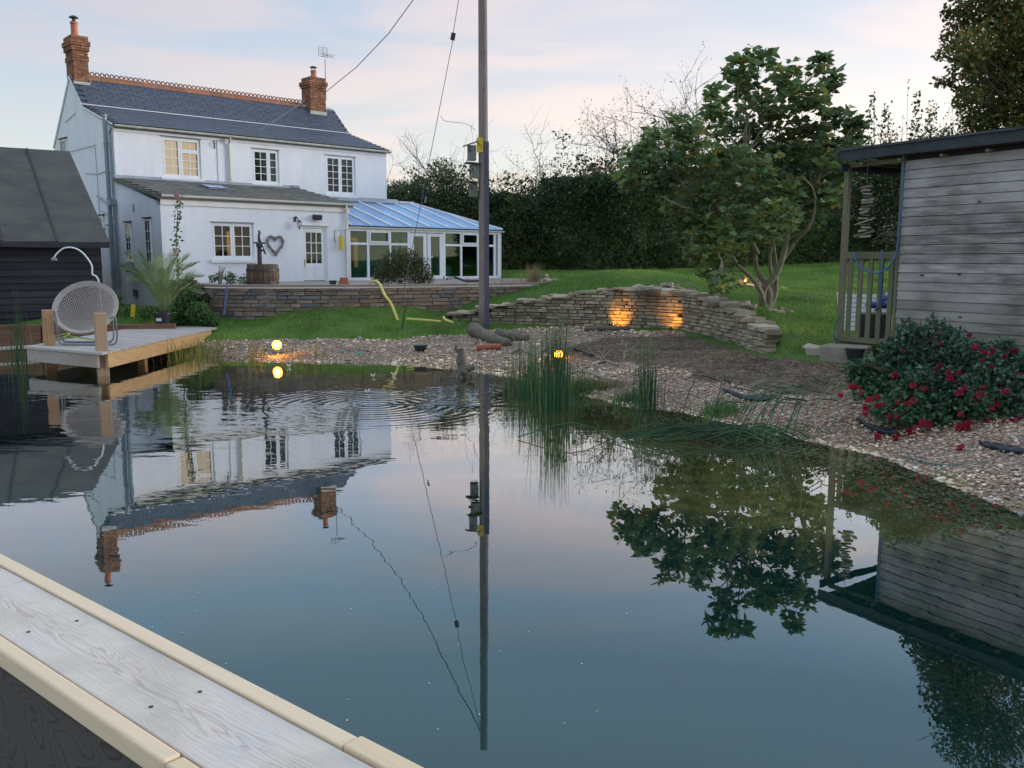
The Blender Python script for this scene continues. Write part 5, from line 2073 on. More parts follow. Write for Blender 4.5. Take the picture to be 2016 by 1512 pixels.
# ---------------------------------------------------------------- shed / summer house on the right
SA = math.atan2(-.855, .52)
sP = (4.60, 12.874)
shed = thing('grey_summerhouse', 'weathered grey boarded summerhouse with flat felt roof and small railed porch', 'shed', (sP[0], sP[1], .45), SA, local='z')


# shed frame: x from porch corner toward the viewer, y (left of travel) = away
def swl(px, py, yl=0.0):
    """point on the shed's long face plane for a sight line -> (x,z)"""
    d = np.array([.52, -.855])
    d /= np.linalg.norm(d)
    nn = np.array([.855, .52])
    nn /= np.linalg.norm(nn)
    r = ray(px, py)
    t = ((np.array(sP) + nn * yl) @ nn) / (r[:2] @ nn)
    P = r * t + [0, 0, EYE]
    return (P[:2] - np.array(sP)) @ d, P[2]


YF = .16        # wall face set in from the roof edge
xw = swl(1777, 400, YF)[0]
xp = swl(1660, 400, YF)[0] + .03
zb_ = .62
m = MB()
m.box((xw + .03, YF + .03, zb_), (7.4, YF + .10, 3.12))
m.box((xw + .03, YF + .10, zb_), (xw + .10, YF + 2.6, 3.12))
m.box((7.33, YF + .1, zb_), (7.4, YF + 2.6, 3.12))
m.box((xw + .03, YF + 2.6, zb_), (7.4, YF + 2.67, 3.12))
m.build('wall_frame', darkin, shed)
bd = MB()
bd.add([(0, -.006, -.061), (1, -.006, -.061), (1, .004, .053), (0, .004, .053), (0, .028, -.061), (1, .028, -.061), (1, .018, .060), (0, .018, .060)],
       [(0, 1, 2, 3), (3, 2, 6, 7), (5, 4, 7, 6), (4, 5, 1, 0), (1, 5, 6, 2), (4, 0, 3, 7)])
z = zb_ + .06
k = 0
shed_me = {}
while z < 3.10:
    spl = [xw, xw + R.uniform(1.2, 4.5), 7.4] if k % 4 == 1 else [xw, 7.4]
    for a, b in zip(spl[:-1], spl[1:]):
        m2 = MB()
        m2.add([(v[0] * (b - a - .002), v[1], v[2]) for v in bd.v], bd.f)
        o = m2.build('board', shedboard, shed)
        o.location = (a, YF + R.uniform(0, .003), z)
        # shed children are authored with absolute heights
        o.location.z = z - .45
        o.data.transform(Matrix.Translation((0, 0, .45)))
    z += .1225
    k += 1
m = MB()
m.box((xw - .045, YF - .012, zb_ - .05), (xw - .002, YF + .05, 3.14))
m.build('corner_trim', shedgreen, shed)
MB().box((xw + .0, YF - .01, 3.13), (7.4, YF + .08, 3.20)).build('top_plate', mat('brown_rail', (0.12, 0.07, 0.05), (0.09, 0.055, 0.04), 6, .8), shed)
# roof with overhang, falls slightly away
m = MB()
m.slab([(-.02, -.02, 3.30), (7.8, -.02, 3.30), (7.8, 3.0, 3.10), (-.02, 3.0, 3.10)], .03)
rf_ = m.build('roof', felt2, shed)
MB().box((0, 0, 3.135), (7.78, .022, 3.268)).build('fascia', mat('fascia_dark', (0.028, 0.030, 0.040), (0.05, 0.055, 0.06), 4, .7), shed)
MB().box((0, .024, 3.0), (.022, 2.95, 3.1)).build('fascia', felt2, shed)
MB().box((.05, YF, 3.05), (xw - .05, YF + .06, 3.11)).build('porch_beam', shedgreen, shed)
m = MB()
for x in np.arange(.3, 7.6, .6):
    m.box((x, .03, 3.06), (x + .045, 2.9, 3.06 + .03))
m.build('rafters', shedgreen, shed)
MB().box((xp - .035, YF, .60), (xp + .04, YF + .07, 3.05)).build('post', shedgreen, shed)
MB().box((xp - .035, YF + 2.3, .60), (xp + .04, YF + 2.37, 3.0)).build('post', shedgreen, shed)
MB().box((xp + .04, YF + .0, 1.775), (xw - .048, YF + .05, 1.875)).build('handrail', shedgreen, shed)
MB().box((xp - .05, YF - .01, .60), (xw + .1, YF + .06, .665)).build('bottom_rail', shedgreen, shed)
nbal = 5
for i in range(nbal):
    x = xp + .05 + (xw - .05 - xp - .05) * (i + .35) / nbal
    MB().box((x, YF + .012, .665), (x + .072, YF + .036, 1.775)).build('baluster', shedgreen, shed)
MB().box((xp - .05, YF + .06, .56), (xw + .1, YF + 2.4, .60)).build('porch_floor', shedgreen, shed)
m = MB()
m.box((xw, YF + .0, .50), (7.4, YF + .1, .615))
m.build('floor_beam', shedgreen, shed)
# concrete footing pieces
q = at(1672, 700, 12.4)
o = MB().obox((q[0], q[1] + .12, .44), (.62, .45, .26), (0, 0, -.6)).build('footing_block', concrete, None, bevel=.02)
tag(o, 'rough concrete block carrying the porch corner of the summerhouse', 'block')
q = at(1688, 705, 12.1)
o = MB().lathe([(.08, 0), (.13, .2), (.135, .2)], (q[0], q[1] + .1, .36), 14).build('grey_bucket', blackplastic)
tag(o, 'small dark pot tucked against the concrete block under the porch', 'pot')
# white slatted table on the porch side, with clutter
q = at(1708, 575, 14.4)
tb = thing('slatted_table', 'white slatted folded table leaning behind the porch balusters', 'table', (q[0], q[1], .62))
pm_ = MB().obox((0, 0, 0), (.82, .02, .060)).mesh('slat', whiteplain)
for k in range(8):
    link('slat', pm_, tb, (q[0] - .0, q[1] + .02 * k, .66 + .075 * k), (-.25, 0, -.25))
m = MB()
for s_ in (-.36, .36):
    m.beam((q[0] + s_, q[1] - s_ * .25 + .04, .60), (q[0] + s_, q[1] - s_ * .25 + .22, 1.24), .03, .03)
m.build('leg', whiteplain, tb)
q = at(1728, 600, 13.7)
m = MB()
m.ell((q[0], q[1], q[2]), (.2, .15, .06), 10, 6)
m.ell((q[0] + .12, q[1], q[2] + .08), (.13, .12, .08), 8, 5)
m.ell((q[0] + .1, q[1] - .05, q[2] - .0), (.14, .1, .06), 8, 5)
o = m.build('crumpled_sheet', mat('blue_white_sheet', (0.55, 0.6, 0.7), (0.04, 0.08, 0.35), 14, .6, c3=(0.03, 0.035, 0.05)))
tag(o, 'crumpled blue and white sheet piled behind the balusters', 'sheet')
q = at(1728, 645, 13.5)
o = MB().obox((q[0], q[1] + .1, .78), (.5, .4, .36), (0, 0, -.5)).build('storage_crate', blackplastic, None, bevel=.015)
tag(o, 'dark storage crate on the porch floor under the blue sheet', 'crate')
# blue hose down the corner and looped over the porch rail
pts = []
for px_, py_, yl in [(1779, 303, .10), (1777, 380, .10), (1772, 440, .10), (1766, 490, .11), (1757, 515, .08), (1740, 533, .06), (1722, 537, .06), (1700, 530, .06), (1688, 518, .07), (1680, 497, .10)]:
    xx, zz = swl(px_, py_, yl)
    nn = np.array([.855, .52]) / math.hypot(.855, .52)
    P = np.array(sP) + np.array([.52, -.855]) / math.hypot(.52, .855) * xx + nn * yl
    pts.append((P[0], P[1], zz))
o = MB().tube(curve_pts(pts, 50), .013, 6).build('blue_hose', hoseb)
tag(o, 'blue hose running down the shed corner and looped over the porch rail', 'hose')
pts = []
for px_, py_, yl in [(1736, 492, .10), (1737, 520, .09), (1734, 560, .09), (1731, 600, .12), (1722, 612, .2)]:
    xx, zz = swl(px_, py_, yl)
    P = np.array(sP) + np.array([.52, -.855]) / math.hypot(.52, .855) * xx + nn * yl
    pts.append((P[0], P[1], zz))
o = MB().tube(curve_pts(pts, 30), .012, 6).build('blue_hose', hoseb)
tag(o, 'short blue hose hanging straight down in front of the balusters', 'hose')
pts = [tuple(at(px_, py_, 12.9)) for px_, py_ in [(1654, 620), (1645, 640), (1643, 662), (1648, 676)]]
o = MB().tube(curve_pts(pts, 20), .012, 6).build('green_hose', hoseg)
tag(o, 'short dark green hose curving beside the porch post', 'hose')
# hanging chime of wood slices
q0 = at(1706, 372, 12.3)
ch_ = thing('wood_slice_chime', 'hanging string of thin driftwood slices under the porch roof', 'wind chime', (q0[0], q0[1], q0[2] - .6))
MB().tube([(q0[0], q0[1], 3.1), (q0[0], q0[1], q0[2] - .62)], .003, 4).build('string', wire, ch_)
for k in range(17):
    z = q0[2] + .02 - k * .041
    ln = R.uniform(.09, .17) if k not in (11, 15) else .27
    MB().obox((q0[0] + R.uniform(-.025, .025), q0[1], z), (ln, R.uniform(.05, .10), R.uniform(.014, .034)), (R.uniform(-.2, .2), R.uniform(-.28, .12) - (.18 if k in (11, 15) else 0), R.uniform(-.4, .4))).build('wood_slice', palewood if k % 3 else deadwood, ch_, bevel=.005)

# ---------------------------------------------------------------- utility pole with nest boxes, guy wire, cable
pY = 18.9
pb_ = at(953, 648, pY)
ptop = (pb_[0] - .02, pY, 9.2)
pole = thing('telegraph_pole', 'tall weathered wooden telegraph pole standing at the lawn edge', 'pole', (pb_[0], pY, h1(pb_[0], pY)))
m = MB()
zz = np.linspace(h1(pb_[0], pY) - .2, 9.2, 14)
m.tube([(pb_[0] + (ptop[0] - pb_[0]) * (z / 9.2), pY, z) for z in zz], [.112 - .03 * (z / 9.2) for z in zz], 14)
m.build('shaft', polewood, pole, smooth=True)
z0 = h1(pb_[0], pY)
MB().obox((pb_[0] + .060, pY - .075, (z0 + 4.15) / 2), (.085, .075, 4.15 - z0), (0, 0, .3)).build('cable_guard', mat('guard_purple_grey', (0.10, 0.10, 0.15), (0.08, 0.075, 0.11), 8, .55), pole)
q = at(944, 287, pY)
MB().obox((q[0] + .01, pY - .112, q[2]), (.13, .012, .29), (0, 0, -.1)).build('warning_plate', yellowp, pole)
m = MB()
for a, b in (((-.03, .07), (-.01, -.01)), ((-.01, -.01), (.02, .01)), ((.02, .01), (.04, -.08))):
    m.beam((q[0] + .01 + a[0], pY - .121, q[2] + a[1]), (q[0] + .01 + b[0], pY - .121, q[2] + b[1]), .008, .004, (0, 1, 0))
for t in range(3):
    pass
m.build('warning_mark', darkmetal, pole)
m = MB()
for z in (7.2, 6.6, 5.9, 5.2, 3.3, 2.2, 1.4):
    m.tube([(pb_[0] + .02, pY - .09, z), (pb_[0] + .02, pY - .105, z)], .012, 6)
m.build('bolt', darkmetal, pole)
labs = ['top nest box with slanted dark roof on the pole beside the yellow plate', 'middle nest box with two ledges and greenish front on the pole', 'lowest nest box, pale grey with flat lid, on the pole']
for i, (px_, py_, w_, h_) in enumerate([(929, 302, .17, .30), (934, 338, .20, .26), (932, 375, .17, .27)]):
    q = at(px_, py_, pY)
    bx = thing('nest_box', labs[i], 'nest box', (q[0], pY - .02, q[2] - h_ / 2), 0, 'nest boxes on the pole')
    MB().obox((q[0], pY - .05, q[2]), (w_ * .85, .16, h_), (0, 0, .35)).build('box', boxwood, bx)
    ro = (0, -.35 if i == 0 else .05, .35)
    MB().obox((q[0] - .03, pY - .07, q[2] + h_ / 2 + .03), (w_ * 1.5, .26, .025), ro).build('lid', deadwood, bx)
    if i == 1:
        MB().obox((q[0] - .07, pY - .1, q[2] + .0), (.14, .12, .02), (0, .3, .35)).build('ledge', deadwood, bx)
    MB().tube([(q[0] - .03, pY - .14, q[2] + .04), (q[0] - .032, pY - .150, q[2] + .04)], .022, 8).build('entrance_hole', darkin, bx)
# guy wire with insulator
ga, gi = at(790, 632, 18.35), at(892, 72, 18.7)
ga = np.array([ga[0], ga[1], h1(ga[0], ga[1])])
gt = at(907, -25, 18.85)
guy = thing('guy_wire', 'thin steel guy wire with dark insulator slanting to the lawn left of the pole', 'wire', (ga[0], ga[1], ga[2]))
m = MB()
m.tube([ga + [0, 0, .5], gi + [0, 0, -.05]], .007, 5)
m.tube([gi + [0, 0, .05], gt], .007, 5)
m.tube([gt, (pb_[0] - .02, pY, 9.0)], .007, 5)
m.build('wire', wire, guy)
MB().tube([ga + [0, 0, -.05], ga + (gi - ga) * .085], .016, 6).build('anchor_rod', darkmetal, guy)
MB().obox(gi, (.085, .085, .13), (0, .2, 0)).build('insulator', mat('insulator_brown', (0.07, 0.02, 0.05), None, rough=.3), guy)
MB().obox(at(838, 393, 18.5), (.04, .04, .12), (0, .2, 0)).build('wire_clamp', greymetal, guy)
# phone line to the chimney
a = at(640, 182, 34.5)
b = np.array([pb_[0] - .02, pY, 8.9])
bmid = at(815, -4, 26)
pts = []
for t in np.linspace(0, 1, 14):
    p = a + (b - a) * t
    pts.append(p - np.array([0, 0, 1.1 * t * (1 - t)]))
tt = MB().tube([a, at(702, 132, 31.5), at(765, 66, 28.5), at(817, -5, 26), (pb_[0] - .6, 20.2, 8.6), (pb_[0], pY, 8.9)], .013, 5).build('phone_line', wire)
tag(tt, 'grey overhead cable from the right chimney up to the pole top', 'cable')
a = hw(2.95, -.07, 5.24)
tt = MB().tube(curve_pts([a, at(455, 275, 29), at(500, 262, 30), at(560, 225, 31.5), at(600, 198, 33)], 30), .009, 4).build('drop_cable', wire)
tag(tt, 'thin drop cable curving from the wall bracket across the roof', 'cable')
tt = MB().tube(curve_pts([at(868, 228, 18.6), at(876, 238, 18.6), at(900, 241, 18.7), at(920, 245, 18.8), at(936, 256, 18.88)], 20), .006, 4).build('loose_wire', wire)
tag(tt, 'short loose wire between the guy wire and the pole', 'wire')

# ---------------------------------------------------------------- yellow hose
pts = [tuple(at(728, 556, 20.3)), tuple(at(738, 553, 20.1)), tuple(at(748, 560, 19.55)), tuple(at(757, 580, 19.3)), tuple(at(770, 598, 19.1)), tuple(at(783, 613, 18.95))]
pts[-1] = (pts[-1][0], pts[-1][1], h1(pts[-1][0], pts[-1][1]) + .01)
o = MB().tube(curve_pts(pts, 30), .030, 7).build('yellow_hose', hosey)
tag(o, 'fat yellow hose hanging over the patio wall down to the lawn', 'hose')


def on_ground(pxs, up=.02):
    out = []
    for x, y in pxs:
        q = G(x, y)
        out.append((q[0], q[1], h1(q[0], q[1]) + up))
    return out


o = MB().tube(curve_pts([(float(q_[0]), float(q_[1]), max(float(q_[2]), h1(q_[0], q_[1]) + .06)) for q_ in (at(800, 628, 18.9), at(832, 630, 18.85), at(868, 633, 18.8))], 16), .026, 7).build('yellow_hose', hosey)
tag(o, 'straight piece of yellow hose lying flat on the lawn', 'hose')
p = [tuple(at(873, 624, 18.9)), tuple(at(878, 630, 18.8)), tuple(at(892, 635, 18.6))]
p = [(q_[0], q_[1], max(q_[2], h1(q_[0], q_[1]) + .06)) for q_ in p]
o = MB().tube(curve_pts(p, 16), .026, 7).build('yellow_hose', hosey)
tag(o, 'curled up end of yellow hose on the lawn near the pole', 'hose')
# ---------------------------------------------------------------- things on the dock
cc = at(167, 603, 14.55)
chair = thing('wicker_chair', 'round woven wicker bowl chair on a bent steel frame on the dock', 'chair', (cc[0], cc[1], DZ), 0)
# bowl axis points toward the viewer, up, and a little right
axn = Vector((.12, -.80, .58)).normalized()
ux = Vector((1, .0, -.10))
ux = (ux - axn * ux.dot(axn)).normalized()
uy = axn.cross(ux)
cv = Vector([float(c) for c in cc])
RR = .50


def bowl(r, a):
    """r 0..1 from the centre of the bowl to the rim"""
    d = -.30 * (1 - r * r)
    return cv + ux * (RR * r * math.cos(a)) + uy * (RR * r * math.sin(a)) + axn * d


m = MB()
n = 40
for k in range(n):
    a0, a1 = 2 * math.pi * k / n, 2 * math.pi * (k + 1) / n
    for (r0, d0), (r1, d1) in (((.86, -.06), (1.0, .0)), ((1.0, 0), (1.02, -.03)), ((1.02, -.03), (.88, -.085)), ((.88, -.085), (.86, -.06))):
        q = []
        for a, r, dd_ in ((a0, r0, d0), (a1, r0, d0), (a1, r1, d1), (a0, r1, d1)):
            q.append(cv + ux * (RR * r * math.cos(a)) + uy * (RR * r * math.sin(a)) + axn * dd_)
        m.add(q, [(0, 1, 2, 3)])
m.build('rim', rattan, chair, smooth=True)
m = MB()
for sgn in (1, -1):
    ca_, sa_ = math.cos(sgn * math.radians(62)), math.sin(sgn * math.radians(62))
    for k in range(-15, 16):
        off = k * .058
        if abs(off) > .87:
            continue
        hl = math.sqrt(.90 ** 2 - off ** 2)
        pts = []
        for t in np.linspace(-hl, hl, 9):
            u_, v_ = t * ca_ - off * sa_, t * sa_ + off * ca_
            r_ = math.hypot(u_, v_)
            pts.append(bowl(r_, math.atan2(v_, u_)) + axn * (.005 * sgn))
        m.tube(pts, .0085, 4, cap=False)
m.build('woven_seat', rattan, chair)
zf = DZ + .02
xl, xr_ = at(112, 640, 14.3)[0], at(229, 645, 14.3)[0]
for yy, w_ in ((14.22, 0.0), (14.70, .05)):
    xl, xr_ = at(112, 640, yy)[0], at(229, 645, yy)[0]
    m = MB()
    pl_, pr_2 = bowl(.98, math.pi + .3), bowl(.98, -.3)
    m.tube(curve_pts([(pr_2.x - .02 - w_, pr_2.y + (.3 if w_ else 0), pr_2.z), (xr_ - w_, yy, zf + .42), (xr_ - w_, yy, zf + .10), (xr_ - .05 - w_, yy, zf + .015), (xr_ - .16, yy, zf), (xl + .16, yy, zf), (xl + .05 + w_, yy, zf + .015), (xl + w_, yy, zf + .10), (xl + w_, yy, zf + .36), (pl_.x + .02 + w_, pl_.y + (.3 if w_ else 0), pl_.z)], 70), .013, 7)
    m.build('leg_frame', greymetal, chair)

g0 = [at(196, 566, 15.6), at(190, 545, 15.6), at(182, 540, 15.6), at(181, 524, 15.6), at(172, 508, 15.6), at(158, 494, 15.6), at(142, 487.5, 15.6), at(125, 489, 15.6), at(112, 499, 15.6), at(106, 508, 15.6)]
gs = thing('gooseneck_shower', 'white gooseneck pipe with small shower head arching above the wicker chair', 'shower', (g0[0][0], 15.6, DZ))
MB().tube(curve_pts([(g0[0][0] + .02, 15.6, DZ)] + g0, 60), .013, 7).build('pipe', whiteplain, gs, smooth=True)
MB().lathe([(.02, .05), (.05, .01), (.052, -.01)], (g0[-1][0], 15.6, g0[-1][2] - .03), 12).build('shower_head', greymetal, gs)

q = onz(112, 672, DZ)
nt_ = thing('fishing_net', 'small lime green rimmed landing net lying on the dock by the left post', 'net', (q[0], q[1], DZ))
lime = mat('lime_plastic', (0.35, 0.55, 0.08), (0.3, 0.5, 0.1), 5, .4)
m = MB()
ring = [(q[0] + .22 * math.cos(t), q[1] + .12 * math.sin(t), DZ + .07 + .06 * math.sin(t + 1)) for t in [2 * math.pi * k / 20 for k in range(21)]]
m.tube(ring, .010, 5, cap=False)
m.tube([(q[0] + .22, q[1], DZ + .09), (q[0] + .62, q[1] + .08, DZ + .02)], .012, 5)
m.build('hoop', lime, nt_)
m = MB()
for k in range(12):
    a = 2 * math.pi * k / 12
    m.tube([(q[0] + .22 * math.cos(a), q[1] + .12 * math.sin(a), DZ + .07), (q[0] + .12 * math.cos(a + .3), q[1] + .06 * math.sin(a + .3), DZ + .02)], .004, 3)
    m.tube([(q[0] + .22 * math.cos(a), q[1] + .12 * math.sin(a), DZ + .07), (q[0] + .12 * math.cos(a - .3), q[1] + .06 * math.sin(a - .3), DZ + .02)], .004, 3)
m.build('mesh_bag', mat('net_grey', (0.35, 0.42, 0.35), None, rough=.7), nt_)

# ---------------------------------------------------------------- leaf and blade generators
def leaf_cloud(P, size, rng, aspect=1.8, droop=0.0, dirs=None, fold=.18, spread=1.0, lance=False):
    """one folded leaf (4 tris as 2 quads) per point; returns V,F. dirs: preferred pointing direction per leaf"""
    P = np.asarray(P, float)
    n = len(P)
    size = np.broadcast_to(size, (n,)) * rng.uniform(.7, 1.25, n)
    d = rng.normal(size=(n, 3))
    if dirs is not None:
        d = d * spread * .6 + dirs
    d[:, 2] -= droop
    d /= np.linalg.norm(d, axis=1, keepdims=True)
    a = rng.normal(size=(n, 3))
    s = np.cross(d, a)
    s /= np.linalg.norm(s, axis=1, keepdims=True) + 1e-9
    nn = np.cross(d, s)
    Lh = size[:, None]
    W = Lh / aspect
    base = P
    mid = P + d * Lh * .55
    tip = P + d * Lh - nn * Lh * .08
    l_ = P + d * Lh * .5 + s * W * .5 + nn * W * fold
    r_ = P + d * Lh * .5 - s * W * .5 + nn * W * fold
    V = np.stack([base, l_, tip, r_, mid], 1).reshape(-1, 3)
    i = np.arange(n)[:, None] * 5
    F = np.concatenate([i + [0, 1, 4], i + [1, 2, 4], i + [2, 3, 4], i + [3, 0, 4]], 1).reshape(-1, 3)
    return V, F


def leaf_quads(P, size, rng, aspect=1.6, droop=0.0):
    P = np.asarray(P, float)
    n = len(P)
    size = np.broadcast_to(size, (n,)) * rng.uniform(.7, 1.3, n)
    d = rng.normal(size=(n, 3))
    d[:, 2] -= droop
    d /= np.linalg.norm(d, axis=1, keepdims=True)
    s = np.cross(d, rng.normal(size=(n, 3)))
    s /= np.linalg.norm(s, axis=1, keepdims=True) + 1e-9
    Lh = size[:, None]
    W = Lh / aspect
    V = np.stack([P, P + d * Lh * .5 + s * W * .5, P + d * Lh, P + d * Lh * .5 - s * W * .5], 1).reshape(-1, 3)
    i = np.arange(n)[:, None] * 4
    return V, i + [0, 1, 2, 3]


def blades(B, H, rng, w=.008, lean=.25, seg=3, dirs=None, curl=.5, wtop=.15):
    """tapered blades rooted at B (n,3) of height H (n); strip of seg quads"""
    B = np.asarray(B, float)
    n = len(B)
    H = np.broadcast_to(H, (n,)).astype(float)
    a = rng.uniform(0, 2 * np.pi, n) if dirs is None else dirs
    ln = np.abs(rng.normal(0, 1, n)) * lean
    dx, dy = np.cos(a), np.sin(a)
    fa = rng.uniform(0, np.pi, n)
    sx, sy = np.cos(fa), np.sin(fa)
    w = np.broadcast_to(w, (n,))
    rows = []
    for k in range(seg + 1):
        t = k / seg
        out = ln * (t * (1 - curl) + t * t * curl) * H
        z = H * t * (1 - .25 * np.minimum(ln, 1.5) * t)
        ww = w * (1 - t * (1 - wtop)) / 2
        c = np.stack([B[:, 0] + dx * out, B[:, 1] + dy * out, B[:, 2] + z], 1)
        o = np.stack([sx * ww, sy * ww, 0 * ww], 1)
        rows += [c - o, c + o]
    V = np.stack(rows, 1).reshape(-1, 3)
    m_ = 2 * (seg + 1)
    i = np.arange(n)[:, None] * m_
    F = np.concatenate([i + [2 * k, 2 * k + 1, 2 * k + 3, 2 * k + 2] for k in range(seg)], 1).reshape(-1, 4)
    return V, F


def vf_obj(name, V, F, mt, parent=None, smooth_=False):
    V = np.array(V, float)
    if parent is not None:
        off = np.array(OFF.get(root_of(parent).name, (0, 0, 0)))
    else:
        off = np.array([V[:, 0].mean(), V[:, 1].mean(), V[:, 2].min()])
    me = fast_mesh(name, V - off, F, mt, smooth_)
    o = bpy.data.objects.new(name, me)
    C.objects.link(o)
    if parent is not None:
        o.parent = parent
    else:
        o.location = off
    return o


def in_ell(c, r, n, rng, shell=.35):
    """points in an ellipsoid, biased to the outside"""
    d = rng.normal(size=(n, 3))
    d /= np.linalg.norm(d, axis=1, keepdims=True)
    rad = rng.uniform(shell, 1, n) ** .6
    return np.asarray(c) + d * rad[:, None] * np.asarray(r)


def limb(m, p, q, r0, r1, rg, n=5, wob=.06, k=6):
    p, q = np.array(p, float), np.array(q, float)
    L_ = np.linalg.norm(q - p)
    pts = []
    for i in range(k):
        t = i / (k - 1)
        j = np.array([rg.uniform(-1, 1) for _ in range(3)]) * wob * L_ * (math.sin(math.pi * t))
        pts.append(p + (q - p) * t + j)
    m.tube(pts, [r0 + (r1 - r0) * i / (k - 1) for i in range(k)], n, cap=False)
    return pts


# ---------------------------------------------------------------- hedge: several runs of leafy growth
rng = np.random.default_rng(3)


def hedge_run(name, label, cat, P0, P1, top0, top1, depth, mt, seed, n_leaf, size=.13, bulge=.35, rag=.35, group=None):
    rg = np.random.default_rng(seed)
    P0, P1 = np.array(P0, float), np.array(P1, float)
    Lh = np.linalg.norm(P1 - P0)
    d = (P1 - P0) / Lh
    nn = np.array([d[1], -d[0]])
    if nn[1] > 0:
        nn = -nn
    o = thing(name, label, cat, (*((P0 + P1) / 2), h1(*((P0 + P1) / 2))), group=group)
    # dark inner mass
    nu, nv = max(8, int(Lh / .5)), 8
    V = []
    for i in range(nu + 1):
        s = Lh * i / nu
        for j in range(nv + 1):
            t = j / nv
            top = top0 + (top1 - top0) * i / nu
            b = bulge * noise.noise((s * .5 + seed, t * 2.5, seed)) + .18 * noise.noise((s * 1.6, t * 6, seed + 4))
            p = P0 + d * s + nn * (depth * .5 * math.sin(math.pi * (.15 + .55 * t)) + b - .25)
            z = .6 + (top - .55 + .5 * rag * noise.noise((s * .9, 3, seed))) * t
            V.append((p[0], p[1], z))
    for i in range(nu + 1):
        s = Lh * i / nu
        p = P0 + d * s - nn * depth
        V.append((p[0], p[1], top0 + (top1 - top0) * i / nu - .6))
    F = []
    for i in range(nu):
        for j in range(nv):
            a = i * (nv + 1) + j
            F.append((a, a + nv + 1, a + nv + 2, a + 1))
        a = i * (nv + 1) + nv
        b = (nu + 1) * (nv + 1) + i
        F.append((a, a + nv + 1, b + 1, b))
    vf_obj('dense_growth', V, F, lf_hedge if mt is None else mt, o)
    # leaf skin
    s = rg.uniform(0, Lh, n_leaf)
    t = rg.beta(1.4, 1.1, n_leaf)
    top = top0 + (top1 - top0) * s / Lh
    b = np.array([bulge * noise.noise((a * .5 + seed, c * 2.5, seed)) + .18 * noise.noise((a * 1.6, c * 6, seed + 4)) for a, c in zip(s, t)])
    rg2 = np.array([noise.noise((a * .9, 3, seed)) * .5 * rag + noise.noise((a * 3.1, 7, seed)) * rag * .6 for a in s])
    off = depth * .5 * np.sin(np.pi * (.15 + .55 * t)) + b + rg.exponential(.09, n_leaf) - .18
    p = P0 + d * s[:, None] + nn * off[:, None]
    z = .55 + (top - .5 + rg2) * t
    P = np.stack([p[:, 0], p[:, 1], z], 1)
    # loose sprigs above the top
    k = int(n_leaf * .22)
    s2 = rg.uniform(0, Lh, k)
    cl_ = (s2 * 2.2).astype(int)
    hh = np.abs(np.sin(cl_ * 12.9898) * 43758.5453 % 1.0) ** 1.4
    e = rg.uniform(0, 1, k) * hh * rag * 2.6
    cen = (cl_ + .5) / 2.2
    s2 = cen + (s2 - cen) * (1 - .75 * e / (rag * 2.6 + 1e-6))
    p2 = P0 + d * s2[:, None] + nn * rg.uniform(-depth * .5, depth * .3, k)[:, None]
    P2 = np.stack([p2[:, 0], p2[:, 1], top0 + (top1 - top0) * s2 / Lh - .1 + e], 1)
    V, F = leaf_quads(np.concatenate([P, P2]), size * rg.uniform(.6, 1.1, len(P) + len(P2)), rg, 1.5)
    m = MB()
    rr = random.Random(seed)
    LP = []
    for _ in range(int(Lh * 9)):
        s3 = rr.uniform(0, Lh)
        q3 = P0 + d * s3 + nn * rr.uniform(-depth * .4, depth * .3)
        tz_ = top0 + (top1 - top0) * s3 / Lh - .3
        hh3 = rr.uniform(.4, 1.0) * (rag * 2.3) * (1.5 if rr.random() < .2 else .9)
        e3 = np.array([q3[0] + rr.uniform(-.2, .2), q3[1], tz_ + hh3])
        pts3 = limb(m, (q3[0], q3[1], tz_ - .2), e3, .012, .004, rr, 3, .05, 4)
        for _2 in range(9):
            t3 = rr.uniform(.2, 1)
            LP.append(np.array([q3[0], q3[1], tz_ - .2]) * (1 - t3) + e3 * t3 + np.array([rr.uniform(-.06, .06), 0, 0]))
    m.build('shoots', twig, o)
    V4, F4 = leaf_quads(np.array(LP), .085, rg, 1.7)
    vf_obj('shoot_leaves', V4, F4, lf_holly, o)
    lo = vf_obj('foliage', V, F, mt or lf_hedge, o)
    return o


hedge_run('hedge', 'long dark hawthorn hedge beyond the lawn, left part behind the conservatory and pole', 'hedge', (-9.0, 41.5), (2.0, 37.4), 4.5, 4.4, 2.2, lf_holly, 1, 17000, .16, rag=.6, bulge=.5, group='hedge along the far side of the lawn')
hedge_run('hedge', 'dark hawthorn hedge section between the pole and the magnolia tree with upright shoots', 'hedge', (1.4, 37.2), (8.2, 33.2), 5.0, 5.0, 2.2, lf_hedge, 2, 16000, .14, rag=.85, bulge=.55, group='hedge along the far side of the lawn')
hedge_run('hedge', 'tall dark hedge section seen through the summerhouse porch', 'hedge', (7.5, 32.4), (19.0, 28.0), 5.3, 5.6, 2.6, lf_hedge, 3, 18000, .14, rag=.75, bulge=.5, group='hedge along the far side of the lawn')


